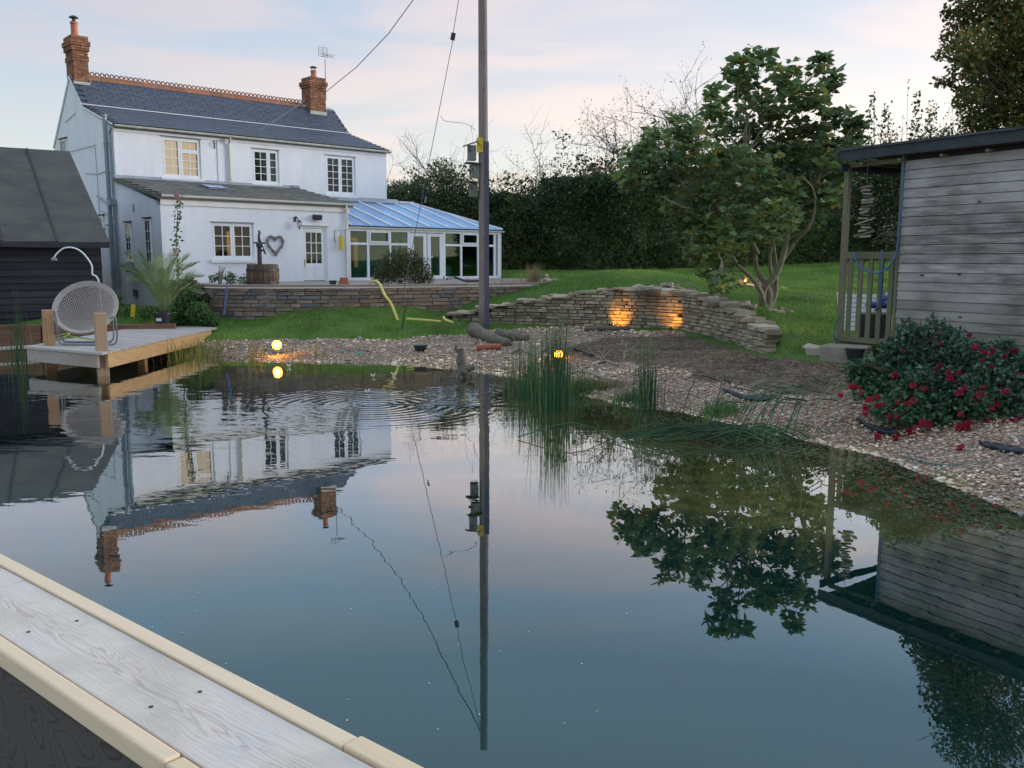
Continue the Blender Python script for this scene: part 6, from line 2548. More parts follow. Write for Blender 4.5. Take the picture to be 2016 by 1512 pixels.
def leafy(name, label, cat, base, clumps, mt, n, size, aspect=1.7, bark=barkD, trunk_r=.15, seed=1, shell=.3, leafname='foliage', group=None, droop=.2, big=False, branches=True):
    rg = np.random.default_rng(seed)
    rp = random.Random(seed)
    o = thing(name, label, cat, base, group=group)
    if branches:
        m = MB()
        cz = np.mean([c[0][2] for c in clumps])
        top = np.array([base[0], base[1], base[2] + (cz - base[2]) * .6])
        limb(m, np.array(base) - [0, 0, .1], top, trunk_r, trunk_r * .6, rp, 8, .02)
        for c, r in clumps:
            q = limb(m, top + np.array([0, 0, rp.uniform(-.3, .1)]) * trunk_r * 6, c, trunk_r * .45, .015, rp, 5, .06)
            for _ in range(3):
                e = np.array(c) + np.array([rp.uniform(-1, 1) * r[0], rp.uniform(-1, 1) * r[1], rp.uniform(-.5, 1) * r[2]])
                limb(m, q[-2], e, .018, .005, rp, 4, .06, 4)
        m.build('trunk', bark, o)
    vol = np.array([c[1][0] * c[1][1] * c[1][2] for c in clumps]) ** (2 / 3)
    vol = vol / vol.sum()
    P = np.concatenate([in_ell(c[0], c[1], max(3, int(n * v)), rg, shell) for c, v in zip(clumps, vol)])
    if big:
        V, F = leaf_cloud(P, size, rg, aspect, droop)
    else:
        V, F = leaf_quads(P, size, rg, aspect, droop)
    vf_obj(leafname, V, F, mt, o)
    return o


def E_(px_, py_, Y, rpx, ry=None, k=1.0):
    """clump centre and radii from its apparent place and size"""
    c = at(px_, py_, Y)
    r = px2m(rpx, Y)
    return (c, (r, ry or r, r * k))


leafy('holly_tree', 'dark round evergreen tree rising left of the pole above the conservatory', 'tree', (-3.4, 37.5, 1.1),
      [E_(870, 341, 37.5, 32), E_(850, 376, 37.3, 40), E_(890, 366, 37.7, 34), E_(905, 396, 37.4, 34), E_(830, 396, 37.2, 34), E_(868, 416, 37, 46), E_(800, 381, 37.6, 28), E_(820, 426, 37.4, 40), E_(925, 426, 37.5, 34)],
      lf_holly, 9000, .10, seed=5)
leafy('elder_bush', 'lower olive green bush just right of the cottage corner', 'bush', (-5.0, 38.5, 1.1),
      [E_(778, 382, 38.5, 26), E_(800, 400, 38.5, 30), E_(775, 420, 38.5, 34), E_(830, 366, 38.5, 20)], lf_holly, 4000, .11, seed=6)


def bare_tree(name, label, base, crown, n, seed, mt=twig, leaves=0, r0=.05, group=None, lm=None, droop=0.0):
    rp = random.Random(seed)
    rg = np.random.default_rng(seed)
    o = thing(name, label, 'tree', base, group=group)
    m = MB()
    ends = []

    def grow(p, d, ln, r, dep):
        pts = [p]
        for i in range(4):
            d = (d + np.array([rp.gauss(0, .16), rp.gauss(0, .16), rp.gauss(.03, .12) - droop * (dep > 1)])).astype(float)
            d /= np.linalg.norm(d)
            pts.append(pts[-1] + d * ln / 4)
        m.tube(pts, [r * (1 - .45 * i / 4) for i in range(5)], 4 if dep > 0 else 6, cap=False)
        ends.append(pts[-1])
        if dep < 4:
            for _ in range(n if dep < 3 else 2):
                k = rp.randrange(1, 5)
                a = np.array([rp.gauss(0, 1), rp.gauss(0, .7), rp.gauss(.25, .6)])
                a /= np.linalg.norm(a)
                grow(pts[k], d * .6 + a * .85, ln * rp.uniform(.5, .75), r * .5, dep + 1)
    H_ = crown
    for _ in range(3):
        grow(np.array(base, float), np.array([rp.gauss(0, .25), rp.gauss(0, .2), 1.0]), H_ * .55, r0, 0)
    m.build('branches', mt, o)
    if leaves:
        e = np.array(ends)
        idx = rg.integers(0, len(e), leaves)
        P = e[idx] + rg.normal(0, .13, (leaves, 3))
        V, F = leaf_quads(P, .09, rg, 2.2, .4)
        vf_obj('foliage', V, F, lm or lf_twigleaf, o)
    return o


bare_tree('bare_tree', 'leafless grey tree with tangled twigs directly behind the telegraph pole', (-1.2, 40.5, 1.0), 6.8, 4, 11, r0=.07, group='bare trees behind the hedge')
bare_tree('bare_tree', 'leafless spreading twigs right of the nest boxes above the hedge', (.9, 40.5, 1.2), 6.2, 4, 12, r0=.06, group='bare trees behind the hedge')
bare_tree('bare_tree', 'small leafless twiggy crown beside the cottage corner', (-5.2, 42.0, 1.2), 5.8, 4, 13, r0=.06, group='bare trees behind the hedge')
bare_tree('bare_tree', 'fine twigged pale crown rising behind the left top of the magnolia', (7.4, 36.5, 1.5), 8.8, 4, 14, group='bare trees behind the hedge', r0=.09, leaves=1200)
bare_tree('willow_tree', 'drooping brownish willow left of the magnolia crown', (4.4, 37.0, 1.5), 7.2, 4, 15, leaves=3600, r0=.07, droop=.12)
bare_tree('poplar_shoots', 'thin upright pale shoots above the hedge left of the willow', (2.4, 37, 2.5), 3.4, 3, 16, leaves=1200, r0=.03, lm=lf_holly)
for i, (px_, Y, h_) in enumerate([(1725, 30, 5.0), (1762, 30, 4.7), (1800, 29, 4.4)]):
    q = at(px_, 400, Y)
    bare_tree('sapling', ['pale leafed sapling tip just left over the summerhouse roof corner', 'middle pale sapling showing above the summerhouse roof', 'sparse russet sapling over the summerhouse roof near the beech'][i], (q[0], q[1], 1.6), h_ * (1.0 if i else 1.06), 3, 20 + i, leaves=1500, r0=.04, group='saplings behind the summerhouse')

bq = (12.2, 19.5, 1.1)
cl_b = []
rb_ = random.Random(9)
for (px_, py_, r_) in [(1885, 25, 30), (1930, 20, 45), (1990, 30, 60), (1880, 75, 30), (1915, 90, 40), (1960, 90, 60), (2010, 110, 70), (1900, 130, 32), (1945, 150, 50), (2000, 180, 70), (1905, 190, 30), (1940, 210, 45), (1920, 245, 30),
                       (1985, 250, 60), (2060, 60, 90), (2080, 170, 100), (2120, 290, 110), (2000, -40, 80), (2080, -120, 110), (1940, -40, 50), (2180, 40, 120), (2200, 180, 120), (1990, -110, 70), (2000, 320, 60), (2060, -210, 90), (1855, 108, 14), (1848, 160, 10), (1868, 160, 14)]:
    cl_b.append(E_(px_, py_, 19.5 + rb_.uniform(-1.0, 1.0), r_, px2m(r_, 19.5) * 1.2))
leafy('beech_tree', 'large leafy beech tree filling the top right corner above the summerhouse', 'tree', bq, cl_b, lf_beech, 44000, .10, 1.6, barkD, .10, 31, .2, droop=.3)

# ---------------------------------------------------------------- magnolia
mY = 17.3
mb = at(1510, 606, mY)
mb[2] = h1(mb[0], mb[1])
mag = thing('magnolia_tree', 'large leaved magnolia with several pale stems standing on the right lawn', 'tree', mb)
rp = random.Random(4)
m = MB()


def path(pp, r0, r1, dy=0.0, n=7):
    pts = [at(x, y, mY + dy * i / max(1, len(pp) - 1)) for i, (x, y) in enumerate(pp)]
    pts[0] = np.array([mb[0] + (pp[0][0] - 1510) * .009, mb[1], pts[0][2]])
    c = curve_pts(pts, 14)
    k = len(c)
    m.tube(c, [r0 + (r1 - r0) * i / (k - 1) for i in range(k)], n, cap=False)
    return c


for q in [([(1506, 608), (1500, 585), (1508, 560), (1525, 545), (1540, 510), (1550, 470), (1552, 440), (1580, 405), (1608, 385), (1610, 360)], .080, .025, -.3),
          ([(1512, 606), (1516, 580), (1505, 555), (1490, 530), (1486, 500), (1484, 470), (1478, 420), (1475, 350), (1470, 250), (1465, 160)], .072, .012, .2),
          ([(1504, 604), (1498, 575), (1478, 545), (1452, 522), (1438, 495), (1434, 475)], .055, .02, -.6),
          ([(1518, 604), (1528, 575), (1528, 530), (1524, 490), (1520, 440), (1530, 350), (1535, 250), (1540, 180)], .045, .010, .4),
          ([(1510, 600), (1522, 560), (1516, 530), (1519, 480), (1535, 430), (1600, 300), (1630, 170)], .040, .010, .5),
          ([(1486, 500), (1470, 460), (1430, 430), (1395, 415), (1345, 408), (1300, 385)], .04, .012, -.9),
          ([(1434, 475), (1410, 430), (1380, 395), (1350, 372), (1335, 345), (1325, 300)], .035, .01, -.8),
          ([(1540, 510), (1570, 470), (1590, 450), (1605, 410), (1600, 370), (1580, 350)], .04, .012, -1.0),
          ([(1550, 470), (1580, 458), (1602, 448)], .025, .01, -.8)]:
    path(*q[:3], q[3])
CL = [(1455, 130, 24), (1495, 112, 24), (1470, 175, 32), (1548, 145, 26), (1612, 128, 20), (1635, 158, 22), (1600, 192, 28), (1545, 200, 42), (1495, 228, 44), (1590, 235, 42), (1648, 232, 26), (1688, 240, 14), (1412, 185, 20), (1405, 232, 28),
      (1440, 275, 44), (1345, 250, 30), (1290, 278, 36), (1255, 312, 32), (1240, 345, 30), (1300, 335, 46), (1360, 305, 44), (1395, 350, 46), (1465, 330, 56), (1540, 300, 56), (1600, 300, 44), (1650, 300, 34), (1675, 268, 18), (1520, 385, 56),
      (1575, 380, 46), (1450, 400, 48), (1375, 395, 38), (1630, 385, 26), (1345, 445, 26), (1395, 455, 38), (1460, 450, 50), (1525, 432, 46), (1585, 425, 30), (1372, 500, 26), (1405, 525, 36), (1425, 555, 24), (1440, 500, 26), (1395, 485, 22), (1330, 390, 30), (1640, 345, 30)]
rg = np.random.default_rng(44)
clm = []
for x, y, r_ in CL:
    Y = mY + rg.uniform(-1.5, 1.3) * (1 - abs(x - 1460) / 320) - (.7 if y > 420 else 0)
    clm.append(E_(x, y, Y, r_, px2m(r_, mY) * 1.15))
spine = [at(1480, 400, mY), at(1530, 350, mY), at(1400, 400, mY - .4), at(1470, 300, mY), at(1600, 370, mY), at(1484, 480, mY)]
for c, r_ in clm:
    s0 = min(spine, key=lambda s: np.linalg.norm(s - c))
    q = limb(m, s0, c, .022, .008, rp, 5, .08)
    for _ in range(4):
        e = c + np.array([rp.uniform(-1, 1) * r_[0], rp.uniform(-1, 1) * r_[1], rp.uniform(-.6, 1) * r_[2]]) * .8
        limb(m, q[-2], e, .009, .004, rp, 4, .05, 4)
m.build('trunk', barkA, mag, smooth=True)
# rosettes of large leaves at twig ends
PP, DD = [], []
for (c, r_) in clm:
    nro = int(8 + 175 * r_[0] ** 2)
    cen = in_ell(c, r_, nro, rg, .3)
    for q in cen:
        up = np.array([rg.normal(0, .5), rg.normal(0, .5), .9])
        for k in range(8):
            a = k * 2.4 + rg.uniform(0, .5)
            d = np.array([math.cos(a), math.sin(a), rg.uniform(-.45, .25)]) + up * .25
            PP.append(q + d * .02)
            DD.append(d / np.linalg.norm(d))
PP, DD = np.array(PP), np.array(DD)
V, F = leaf_cloud(PP, .175, rg, 1.9, .15, DD, .15, .25)
lo = vf_obj('foliage', V, F, lf_magn, mag)
lo['kind'] = 'stuff'
lv, lfc = leaf_cloud(np.zeros((1, 3)), 1.0, rg, 2.0, 0, np.array([[1, 0, 0]]), .2, .0)
leafme = fast_mesh('leaf', lv, lfc, lf_magn)
idx = rg.choice(len(PP), 240, replace=False)
for i in idx:
    p = PP[i] + DD[i] * .05 - np.array([0, .05, 0])
    link('leaf', leafme, mag, p, (rg.uniform(-.6, .6), rg.uniform(-.6, .8), rg.uniform(0, 6.28)), (.18,) * 3)

# ---------------------------------------------------------------- fuchsia bush
fb = (4.75, 8.75, .27)
fcl = [E_(1860, 700, 9.0, 70), E_(1800, 690, 9.0, 50), E_(1745, 730, 9.0, 55), E_(1710, 760, 8.9, 40), E_(1930, 712, 9.0, 50), E_(1990, 725, 9.0, 52), E_(1800, 760, 8.7, 60), E_(1870, 780, 8.6, 80), E_(1950, 770, 8.7, 90), E_(1760, 810, 8.5, 40),
       E_(1830, 810, 8.5, 45), E_(1900, 810, 8.6, 40), E_(2040, 790, 8.8, 80), E_(1850, 650, 9.2, 26), E_(1770, 690, 9.1, 34), E_(1690, 740, 8.9, 22), E_(2120, 790, 9.3, 80)]
fcl = [(c, (r_[0], r_[0] * 1.1, r_[2] * .80)) for c, r_ in fcl]
rsp = random.Random(21)
for k in range(46):
    c, r_ = fcl[rsp.randrange(18)]
    a = rsp.uniform(0, 6.28)
    e = np.array([math.cos(a) * r_[0] * 1.05, -.3 * r_[1], abs(math.sin(a)) * r_[2] * 1.2 if k % 3 else -r_[2] * .8])
    s_ = rsp.uniform(.05, .11)
    fcl.append((c + e, (s_ * 1.3, s_, s_)))
fu = leafy('fuchsia_bush', 'wide dark fuchsia bush hung with red flowers in front of the summerhouse', 'bush', fb, fcl, lf_fuch, 20000, .058, 1.7, barkD, .05, 8, .2, big=True)
# drooping blossoms
rf = random.Random(5)
m = MB()
for k in range(7):
    a = k * .9
    ox, oy, oz = .03 * math.cos(a), .03 * math.sin(a), -.01 * (k % 3)
    m.lathe([(.001, .035), (.008, .02), (.006, .0)], (ox, oy, oz), 5, cap=False)
    for j in range(4):
        b = j * math.pi / 2 + k
        m.add([(ox, oy, oz), (ox + .028 * math.cos(b), oy + .028 * math.sin(b), oz - .012), (ox + .016 * math.cos(b + .5), oy + .016 * math.sin(b + .5), oz - .035)], [(0, 1, 2)])
    m.lathe([(.011, .0), (.014, -.03), (.001, -.032)], (ox, oy, oz), 5, cap=False)
bl = m.mesh('blossom', petal_red)
spots = [(1795, 795, 8.35), (1805, 788, 8.35), (1700, 790, 8.5), (1660, 770, 8.7), (1690, 765, 8.6), (1845, 648, 9.0), (1838, 660, 9.0), (1817, 665, 9.0), (1785, 682, 8.9), (1780, 690, 8.85), (1845, 678, 8.8), (1875, 735, 8.4), (1868, 742, 8.4), (1880, 742, 8.4),
         (1930, 715, 8.4), (1945, 718, 8.4), (1935, 690, 8.6), (1825, 755, 8.45), (1790, 750, 8.5), (1920, 775, 8.3), (1930, 770, 8.3), (1975, 770, 8.3), (1995, 825, 8.2), (1985, 830, 8.2), (1760, 825, 8.3), (1710, 800, 8.4), (1735, 790, 8.4), (1810, 835, 8.25),
         (1820, 838, 8.2), (1900, 820, 8.2), (1895, 842, 8.15), (1950, 690, 8.7), (1990, 695, 8.7), (1900, 660, 9.0), (1720, 785, 8.4), (1770, 800, 8.35), (1890, 765, 8.3), (1915, 830, 8.2), (1850, 720, 8.5), (2005, 745, 8.4), (1960, 800, 8.25), (1760, 740, 8.6), (1700, 815, 8.3)]
for x, y, Y in spots:
    for k in range(rf.choice((1, 2, 3, 3))):
        q = at(x + rf.uniform(-14, 14), y + rf.uniform(-10, 10), Y + rf.uniform(-.12, .1))
        link('blossom', bl, fu, q, (rf.uniform(-.3, .3), rf.uniform(-.3, .3), rf.uniform(0, 6)), (rf.uniform(.45, .75),) * 3)
for i, (x, y) in enumerate([(1888, 888), (1730, 865), (1793, 855), (1760, 868), (1940, 835), (1890, 850), (1900, 842)]):
    q = G(x, y)
    o = link('fallen_blossom', bl, None, (q[0], q[1], h1(q[0], q[1]) + .03), (1.4, rf.uniform(-.3, .3), rf.uniform(0, 6)), (.8, .8, .8))
    tag(o, ['pink fallen fuchsia flower alone on the right shingle', 'red fallen flower at the left foot of the bush', 'red fallen flowers under the middle of the bush', 'small red fallen flower on shingle near the black liner edge', 'fallen red flower under the right side of the bush', 'red fallen flower close below the bush centre', 'fallen flower touching the lowest fuchsia twigs'][i], 'flower', 'fallen fuchsia flowers')

# ---------------------------------------------------------------- potted palm and neighbours on the left
q = onz(321, 643, DZ + .02)
pp = thing('potted_palm', 'feathery palm in a black plastic pot at the far end of the dock', 'potted plant', (q[0], q[1], DZ))
px0, py0 = q[0], q[1]
m = MB()
m.lathe([(.13, 0), (.165, .27), (.18, .27), (.18, .31), (.165, .31), (.155, .27)], (px0, py0, DZ), 20)
m.build('pot', blackplastic, pp, smooth=False)
MB().lathe([(.001, .28), (.155, .28)], (px0, py0, DZ), 20, cap=False).build('compost', jointdark, pp)
m = MB()
for k in range(6):
    a0, a1 = -2.05 + k * .12, -2.05 + (k + 1) * .12
    m.add([(px0 + .158 * math.cos(a0), py0 + .158 * math.sin(a0), DZ + .14), (px0 + .158 * math.cos(a1), py0 + .158 * math.sin(a1), DZ + .14), (px0 + .165 * math.cos(a1), py0 + .165 * math.sin(a1), DZ + .20), (px0 + .165 * math.cos(a0), py0 + .165 * math.sin(a0), DZ + .20)], [(0, 1, 2, 3)])
m.build('label_sticker', whiteplain, pp)
fr_r = random.Random(12)
tips = [(238, 530, -.4), (250, 500, .3), (275, 500, -.2), (312, 505, .1), (290, 520, .5), (345, 515, .0), (385, 520, -.3), (400, 545, .2), (370, 505, .4), (255, 555, -.5), (300, 560, -.6), (398, 580, -.3), (340, 500, .5), (325, 530, -.5), (360, 560, -.6), (270, 540, .4)]
for (tx, ty, dy) in tips:
    tip = at(tx, ty, py0 + dy)
    b = np.array([px0, py0, DZ + .30])
    mid = b + (tip - b) * .5 + np.array([0, 0, .16 + .12 * abs(tx - 320) / 80])
    cpts = curve_pts([b, mid, tip], 18)
    m = MB()
    m.tube(cpts, [.009 * (1 - i / len(cpts)) + .002 for i in range(len(cpts))], 4, cap=False)
    V = []
    for i in range(3, len(cpts) - 1):
        d = cpts[i + 1] - cpts[i - 1]
        d = d / np.linalg.norm(d)
        side = np.cross(d, [0, 0, 1])
        side = side / (np.linalg.norm(side) + 1e-6)
        ll = .30 * math.sin(math.pi * (.18 + .72 * i / len(cpts)))
        for sg in (-1, 1):
            for jj in (0, .5):
                p = cpts[i] + (cpts[i + 1] - cpts[i]) * jj
                e = p + (side * sg * .62 + d * .65 + np.array([0, 0, .30 + fr_r.uniform(-.1, .1)])) * ll * fr_r.uniform(.8, 1.1)
                w_ = d * .009
                m.add([p - w_, p + w_, (p + e) / 2 + w_ * .8 + [0, 0, .012], e, (p + e) / 2 - w_ * .8 + [0, 0, .012]], [(0, 1, 2, 3, 4)])
    m.build('frond', lf_palm, pp)


def shrub(name, label, cat, clumps, mt, n, size, seed, base=None, **k):
    c = clumps[0][0]
    b = base or (c[0], c[1], min(h1(c[0], c[1]), c[2]))
    return leafy(name, label, cat, b, clumps, mt, n, size, seed=seed, trunk_r=k.pop('tr', .03), **k)


shrub('green_shrub', 'dark leafy shrub growing between the palm and the patio wall', 'shrub', [E_(360, 605, 18.8, 26), E_(392, 620, 18.6, 26), E_(345, 625, 18.6, 24), E_(415, 632, 18.5, 18), E_(375, 588, 18.9, 16)], lf_weed, 2600, .07, 51)
shrub('yellowing_shrub', 'yellow green shrub drooping over the left end of the patio wall', 'shrub', [E_(388, 575, 19.2, 18), E_(372, 560, 19.4, 16), E_(400, 590, 19.0, 14)], lf_bush, 1200, .06, 52)
shrub('weed_patch', 'low weeds along the foot of the white side wall', 'weeds', [E_(255, 610, 19.4, 12), E_(285, 615, 19.2, 14), E_(310, 612, 19.3, 12), E_(232, 585, 19.6, 10)], lf_weed, 900, .05, 53, branches=False)
shrub('patio_bush', 'rounded bush with creamy flower heads on the patio in front of the conservatory', 'bush', [E_(790, 530, 22.6, 44), E_(760, 535, 22.6, 26), E_(825, 535, 22.6, 30), E_(775, 515, 22.7, 26), E_(805, 512, 22.7, 24), E_(840, 548, 22.5, 16), E_(745, 548, 22.5, 14)], lf_bush, 7000, .05, 54, base=(at(790, 553, 22.6)[0], 22.6, 1.115))
shrub('patio_weeds', 'straggly green plants on the patio under the kitchen window', 'weeds', [E_(455, 548, 21.2, 13), E_(432, 545, 21.2, 9), E_(480, 551, 21.2, 10), E_(418, 549, 21.0, 8)], lf_weed, 700, .05, 55, base=(at(455, 553, 21.2)[0], 21.2, 1.115), branches=False)
# dried plant
q = at(432, 553, 21.1)
m = MB()
for k in range(14):
    e = np.array([q[0] + R.uniform(-.15, .2), q[1] + R.uniform(-.1, .1), 1.12 + R.uniform(.25, .5)])
    limb(m, (q[0], q[1], 1.12), e, .012, .006, R, 4, .1, 4)
o = m.build('dried_plant', palewood)
tag(o, 'brown dried plant stump beside the barrel under the kitchen window', 'plant')
# hollyhock: tall stem with pink flowers
q = at(352, 575, 18.9)
hh = thing('hollyhock', 'tall thin pink hollyhock in front of the cottage corner', 'flower', (q[0], q[1], h1(q[0], q[1])))
stem = curve_pts([(q[0], q[1], h1(q[0], q[1])), at(352, 540, 18.9), at(347, 490, 18.9), at(349, 430, 18.9), at(352, 385, 18.9)], 30)
m = MB()
m.tube(stem, [.012 * (1 - i / len(stem)) + .004 for i in range(len(stem))], 5)
for i in range(60):
    p = stem[R.randrange(4, len(stem))]
    m.ell(p + np.array([R.uniform(-.07, .07), R.uniform(-.05, .05), 0]), (.014, .014, .016), 5, 3)
m.build('stem', MATS['weed_leaf'], hh)
P = np.array([stem[i] + np.array([R.uniform(-.06, .06), R.uniform(-.06, .06), 0]) for i in [R.randrange(3, len(stem) - 1) for _ in range(170)]])
V, F = leaf_cloud(P, .075, np.random.default_rng(3), 1.6, .2)
vf_obj('leaves', V, F, lf_weed, hh)


def flower(parent, p, r, mt, name='flower'):
    m = MB()
    p = np.array(p)
    for k in range(6):
        a0, a1 = k * math.pi / 3, (k + 1) * math.pi / 3
        m.add([p, p + [r * math.cos(a0), -.02, r * math.sin(a0)], p + [r * 1.1 * math.cos((a0 + a1) / 2), -.03, r * 1.1 * math.sin((a0 + a1) / 2)], p + [r * math.cos(a1), -.02, r * math.sin(a1)]], [(0, 1, 2, 3)])
    return m.build(name, mt, parent)


for px_, py_, r_ in ((346, 496, .055), (352, 388, .035), (347, 386, .04), (354, 394, .03), (356, 418, .03), (344, 417, .02), (359, 530, .04), (352, 378, .02)):
    flower(hh, at(px_, py_, 18.85), r_, petal_pink)

# half barrel with hand pump
q = at(518, 556, 21.3)
bz = 1.12
bar = thing('half_barrel', 'wooden half barrel planter with iron hoops beside the kitchen window', 'barrel', (q[0], 21.3, bz))
ns = 20
prof = [(.345, .0), (.385, .22), (.37, .40), (.355, .52)]
for k in range(ns):
    a0, a1 = 2 * math.pi * k / ns + .012, 2 * math.pi * (k + 1) / ns - .012
    m = MB()
    for r_, z in prof:
        for rr in (r_, r_ - .025):
            for a in (a0, a1):
                m.v.append((q[0] + rr * math.cos(a), 21.3 + rr * math.sin(a), bz + z))
    for i in range(3):
        b = i * 4
        m.f += [(b, b + 1, b + 5, b + 4), (b + 3, b + 2, b + 6, b + 7), (b + 1, b + 3, b + 7, b + 5), (b + 2, b, b + 4, b + 6)]
    m.f += [(12, 13, 15, 14), (0, 2, 3, 1)]
    m.build('stave', barrelw, bar)
for z, r_ in ((.06, .362), (.36, .380)):
    MB().lathe([(r_, 0), (r_ + .006, .0), (r_ + .004, .05), (r_ - .004, .05)], (q[0], 21.3, bz + z), 24, cap=False).build('hoop', darkmetal, bar)
MB().lathe([(.001, .46), (.34, .46)], (q[0], 21.3, bz), 20, cap=False).build('fill', jointdark, bar)
hp = thing('hand_pump', 'black cast iron hand pump standing on the half barrel', 'pump', (q[0] - .06, 21.3, bz + .46))
X0 = q[0] - .06
m = MB()
m.lathe([(.09, .46), (.09, .5), (.055, .52), (.05, .9), (.07, .92), (.075, 1.0), (.045, 1.03), (.03, 1.06), (.028, 1.2), (.02, 1.22)], (X0, 21.3, bz), 12)
m.build('pump_body', darkmetal, hp)
m = MB()
m.tube([(X0 + .02, 21.3, bz + 1.0), (X0 - .14, 21.3, bz + 1.02), (X0 + .16, 21.3, bz + 1.01)], .018, 6)
m.tube([(X0, 21.3, bz + 1.18), (X0 + .02, 21.3, bz + 1.26), (X0 + .0, 21.3, bz + 1.30)], .03, 6)
m.tube([(X0 - .02, 21.3, bz + 1.22), (X0 + .14, 21.25, bz + .80), (X0 + .16, 21.25, bz + .74)], .014, 6)
m.build('pump_handle', darkmetal, hp)
MB().tube([(X0 + .05, 21.3, bz + .84), (X0 + .14, 21.2, bz + .84), (X0 + .16, 21.2, bz + .76)], .025, 7).build('spout', darkmetal, hp)
q = at(677, 553, 22.0)
for i, (px_, r_, hh_, mt, lab) in enumerate([(677, .15, .20, terracotta, 'terracotta pot turned upside down by the kitchen downpipe'), (655, .10, .13, mat('green_glaze', (0.03, 0.07, 0.07), None, rough=.4), 'small dark green pot beside the kitchen door')]):
    q = at(px_, 553, 22.0)
    pr = [(r_, 0), (r_ * .95, hh_ * .25), (r_ * .8, hh_ * .3), (r_ * .65, hh_)] if i == 0 else [(r_ * .7, 0), (r_ * .9, hh_ * .9), (r_, hh_), (r_ * .9, hh_)]
    o = MB().lathe(pr, (q[0], 22.0, 1.115), 16).build('flower_pot', mt)
    tag(o, lab, 'pot')
q = at(668, 478, 24.6)
bf = thing('bird_feeder', 'yellow tube bird feeder hanging from a bracket near the kitchen corner', 'bird feeder', (q[0], 24.6, q[2] - .2))
w0 = hw(5.33, -3.32, 2.25)
bf.location = w0
OFF[bf.name] = w0
MB().lathe([(.05, -.20), (.065, -.19), (.06, .12), (.065, .2), (.02, .22)], w0, 10).build('tube', yellowp, bf)
MB().tube([(w0[0], w0[1], w0[2] + .2), (w0[0], w0[1], w0[2] + .36), hw(5.18, -3.22, 2.62), hw(5.18, -3.22, 2.25)], .008, 5).build('bracket', darkmetal, bf)
# yellow board and tools leaning
q = at(262, 612, 19.0)
o = MB().obox((q[0], 19.0, q[2]), (.09, .03, .26), (.1, .15, 0)).build('yellow_board', yellowp)
tag(o, 'small yellow board leaning among weeds by the white wall', 'board')
for i, (a, b, mt, lab) in enumerate([((428, 568), (405, 620), darkmetal, 'dark pole leaning on the left end of the patio wall'), ((448, 560), (441, 620), hoseb, 'blue pole leaning on the patio wall')]):
    o = MB().tube([at(*a, 18.95), at(*b, 18.75)], .022, 6).build('leaning_pole', mt)
    tag(o, lab, 'pole')
q = on_ground([(880, 553)], 0)
pts = [at(880, 549, 21.6), at(893, 546, 21.8), at(905, 549, 21.8), at(918, 553, 21.6), at(945, 553, 21.5)]
o = MB().tube(curve_pts(pts, 24), .03, 6).build('black_hose', blackplastic)
tag(o, 'thick black hose lying on the patio wall in front of the conservatory', 'hose')

# patio grasses and cat ornament on the right end
rg = np.random.default_rng(77)


def tuft(name, label, cat, px_, py_, Y, n, H, w_, mt, lean, spreadm, seed, group=None, z=None, dirs=None, seg=4):
    rg = np.random.default_rng(seed)
    if Y is None:
        c = G(px_, py_)
    else:
        c = at(px_, py_, Y)
    zz = h1(c[0], c[1]) if z is None else z
    B = np.stack([c[0] + rg.normal(0, spreadm, n), c[1] + rg.normal(0, spreadm, n), np.full(n, zz - .02)], 1)
    hh = rg.uniform(.45, 1.0, n) * H
    V, F = blades(B, hh, rg, w_, lean, seg, None if dirs is None else rg.normal(dirs, .5, n))
    o = vf_obj(name, V, F, mt)
    return tag(o, label, cat, group)


tuft('dry_grass', 'upright tan dry grass clump behind the right end of the patio wall', 'grass clump', 1052, 552, 24.2, 260, .62, .012, lf_dry, .16, .14, 1, z=1.10)
tuft('dry_grass', 'low brown dead plants on the patio right of the conservatory', 'grass clump', 1015, 555, 24.0, 200, .28, .014, lf_dry, .6, .35, 2, z=1.10)
tuft('dry_grass', 'short dry stalks in front of the conservatory glass', 'grass clump', 925, 552, 22.6, 80, .3, .010, lf_dry, .4, .2, 3, z=1.12)
tuft('dry_grass', 'tangle of brown twigs on the lawn past the patio wall', 'grass clump', 1155, 552, 25.0, 160, .25, .012, lf_dry, .9, .25, 4, z=1.12)
q = at(1076, 545, 24.3)
m = MB()
m.ell((q[0], q[1], 1.20), (.10, .07, .09), 8, 6).ell((q[0] - .0, q[1], 1.33), (.055, .05, .05), 8, 5)
m.add([(q[0] - .04, q[1], 1.36), (q[0] - .01, q[1], 1.37), (q[0] - .03, q[1], 1.41)], [(0, 1, 2)]).add([(q[0] + .04, q[1], 1.36), (q[0] + .01, q[1], 1.37), (q[0] + .03, q[1], 1.41)], [(0, 2, 1)])
o = m.build('cat_ornament', stoneB2, smooth=True)
tag(o, 'small grey stone animal ornament beside the tan grass clump', 'ornament')

# ---------------------------------------------------------------- pond edge plants
tuft('reed_clump', 'tallest densest dark green rush clump standing in the water', 'reeds', 1097, 838, None, 210, 1.25, .011, lf_reed, .055, .12, 10, 'rushes standing in the pond', z=0)
tuft('reed_clump', 'bushier rush clump just left of the densest rushes', 'reeds', 1040, 812, None, 190, .85, .010, lf_reed, .12, .15, 11, 'rushes standing in the pond', z=0)
tuft('reed_clump', 'narrow upright rush clump in the water in front of the mulch bed', 'reeds', 1272, 812, None, 80, .95, .014, lf_reed, .06, .09, 12, 'rushes standing in the pond', z=0)
tuft('reed_clump', 'sparse thin rushes beside the dead stump', 'reeds', 960, 800, None, 40, .7, .008, lf_reed, .10, .22, 13, 'rushes standing in the pond', z=0)
tuft('reed_clump', 'tall faint rushes at the far left of the dock', 'reeds', 38, 692, None, 40, 1.35, .018, lf_reed, .05, .08, 14, 'rushes standing in the pond', z=0)
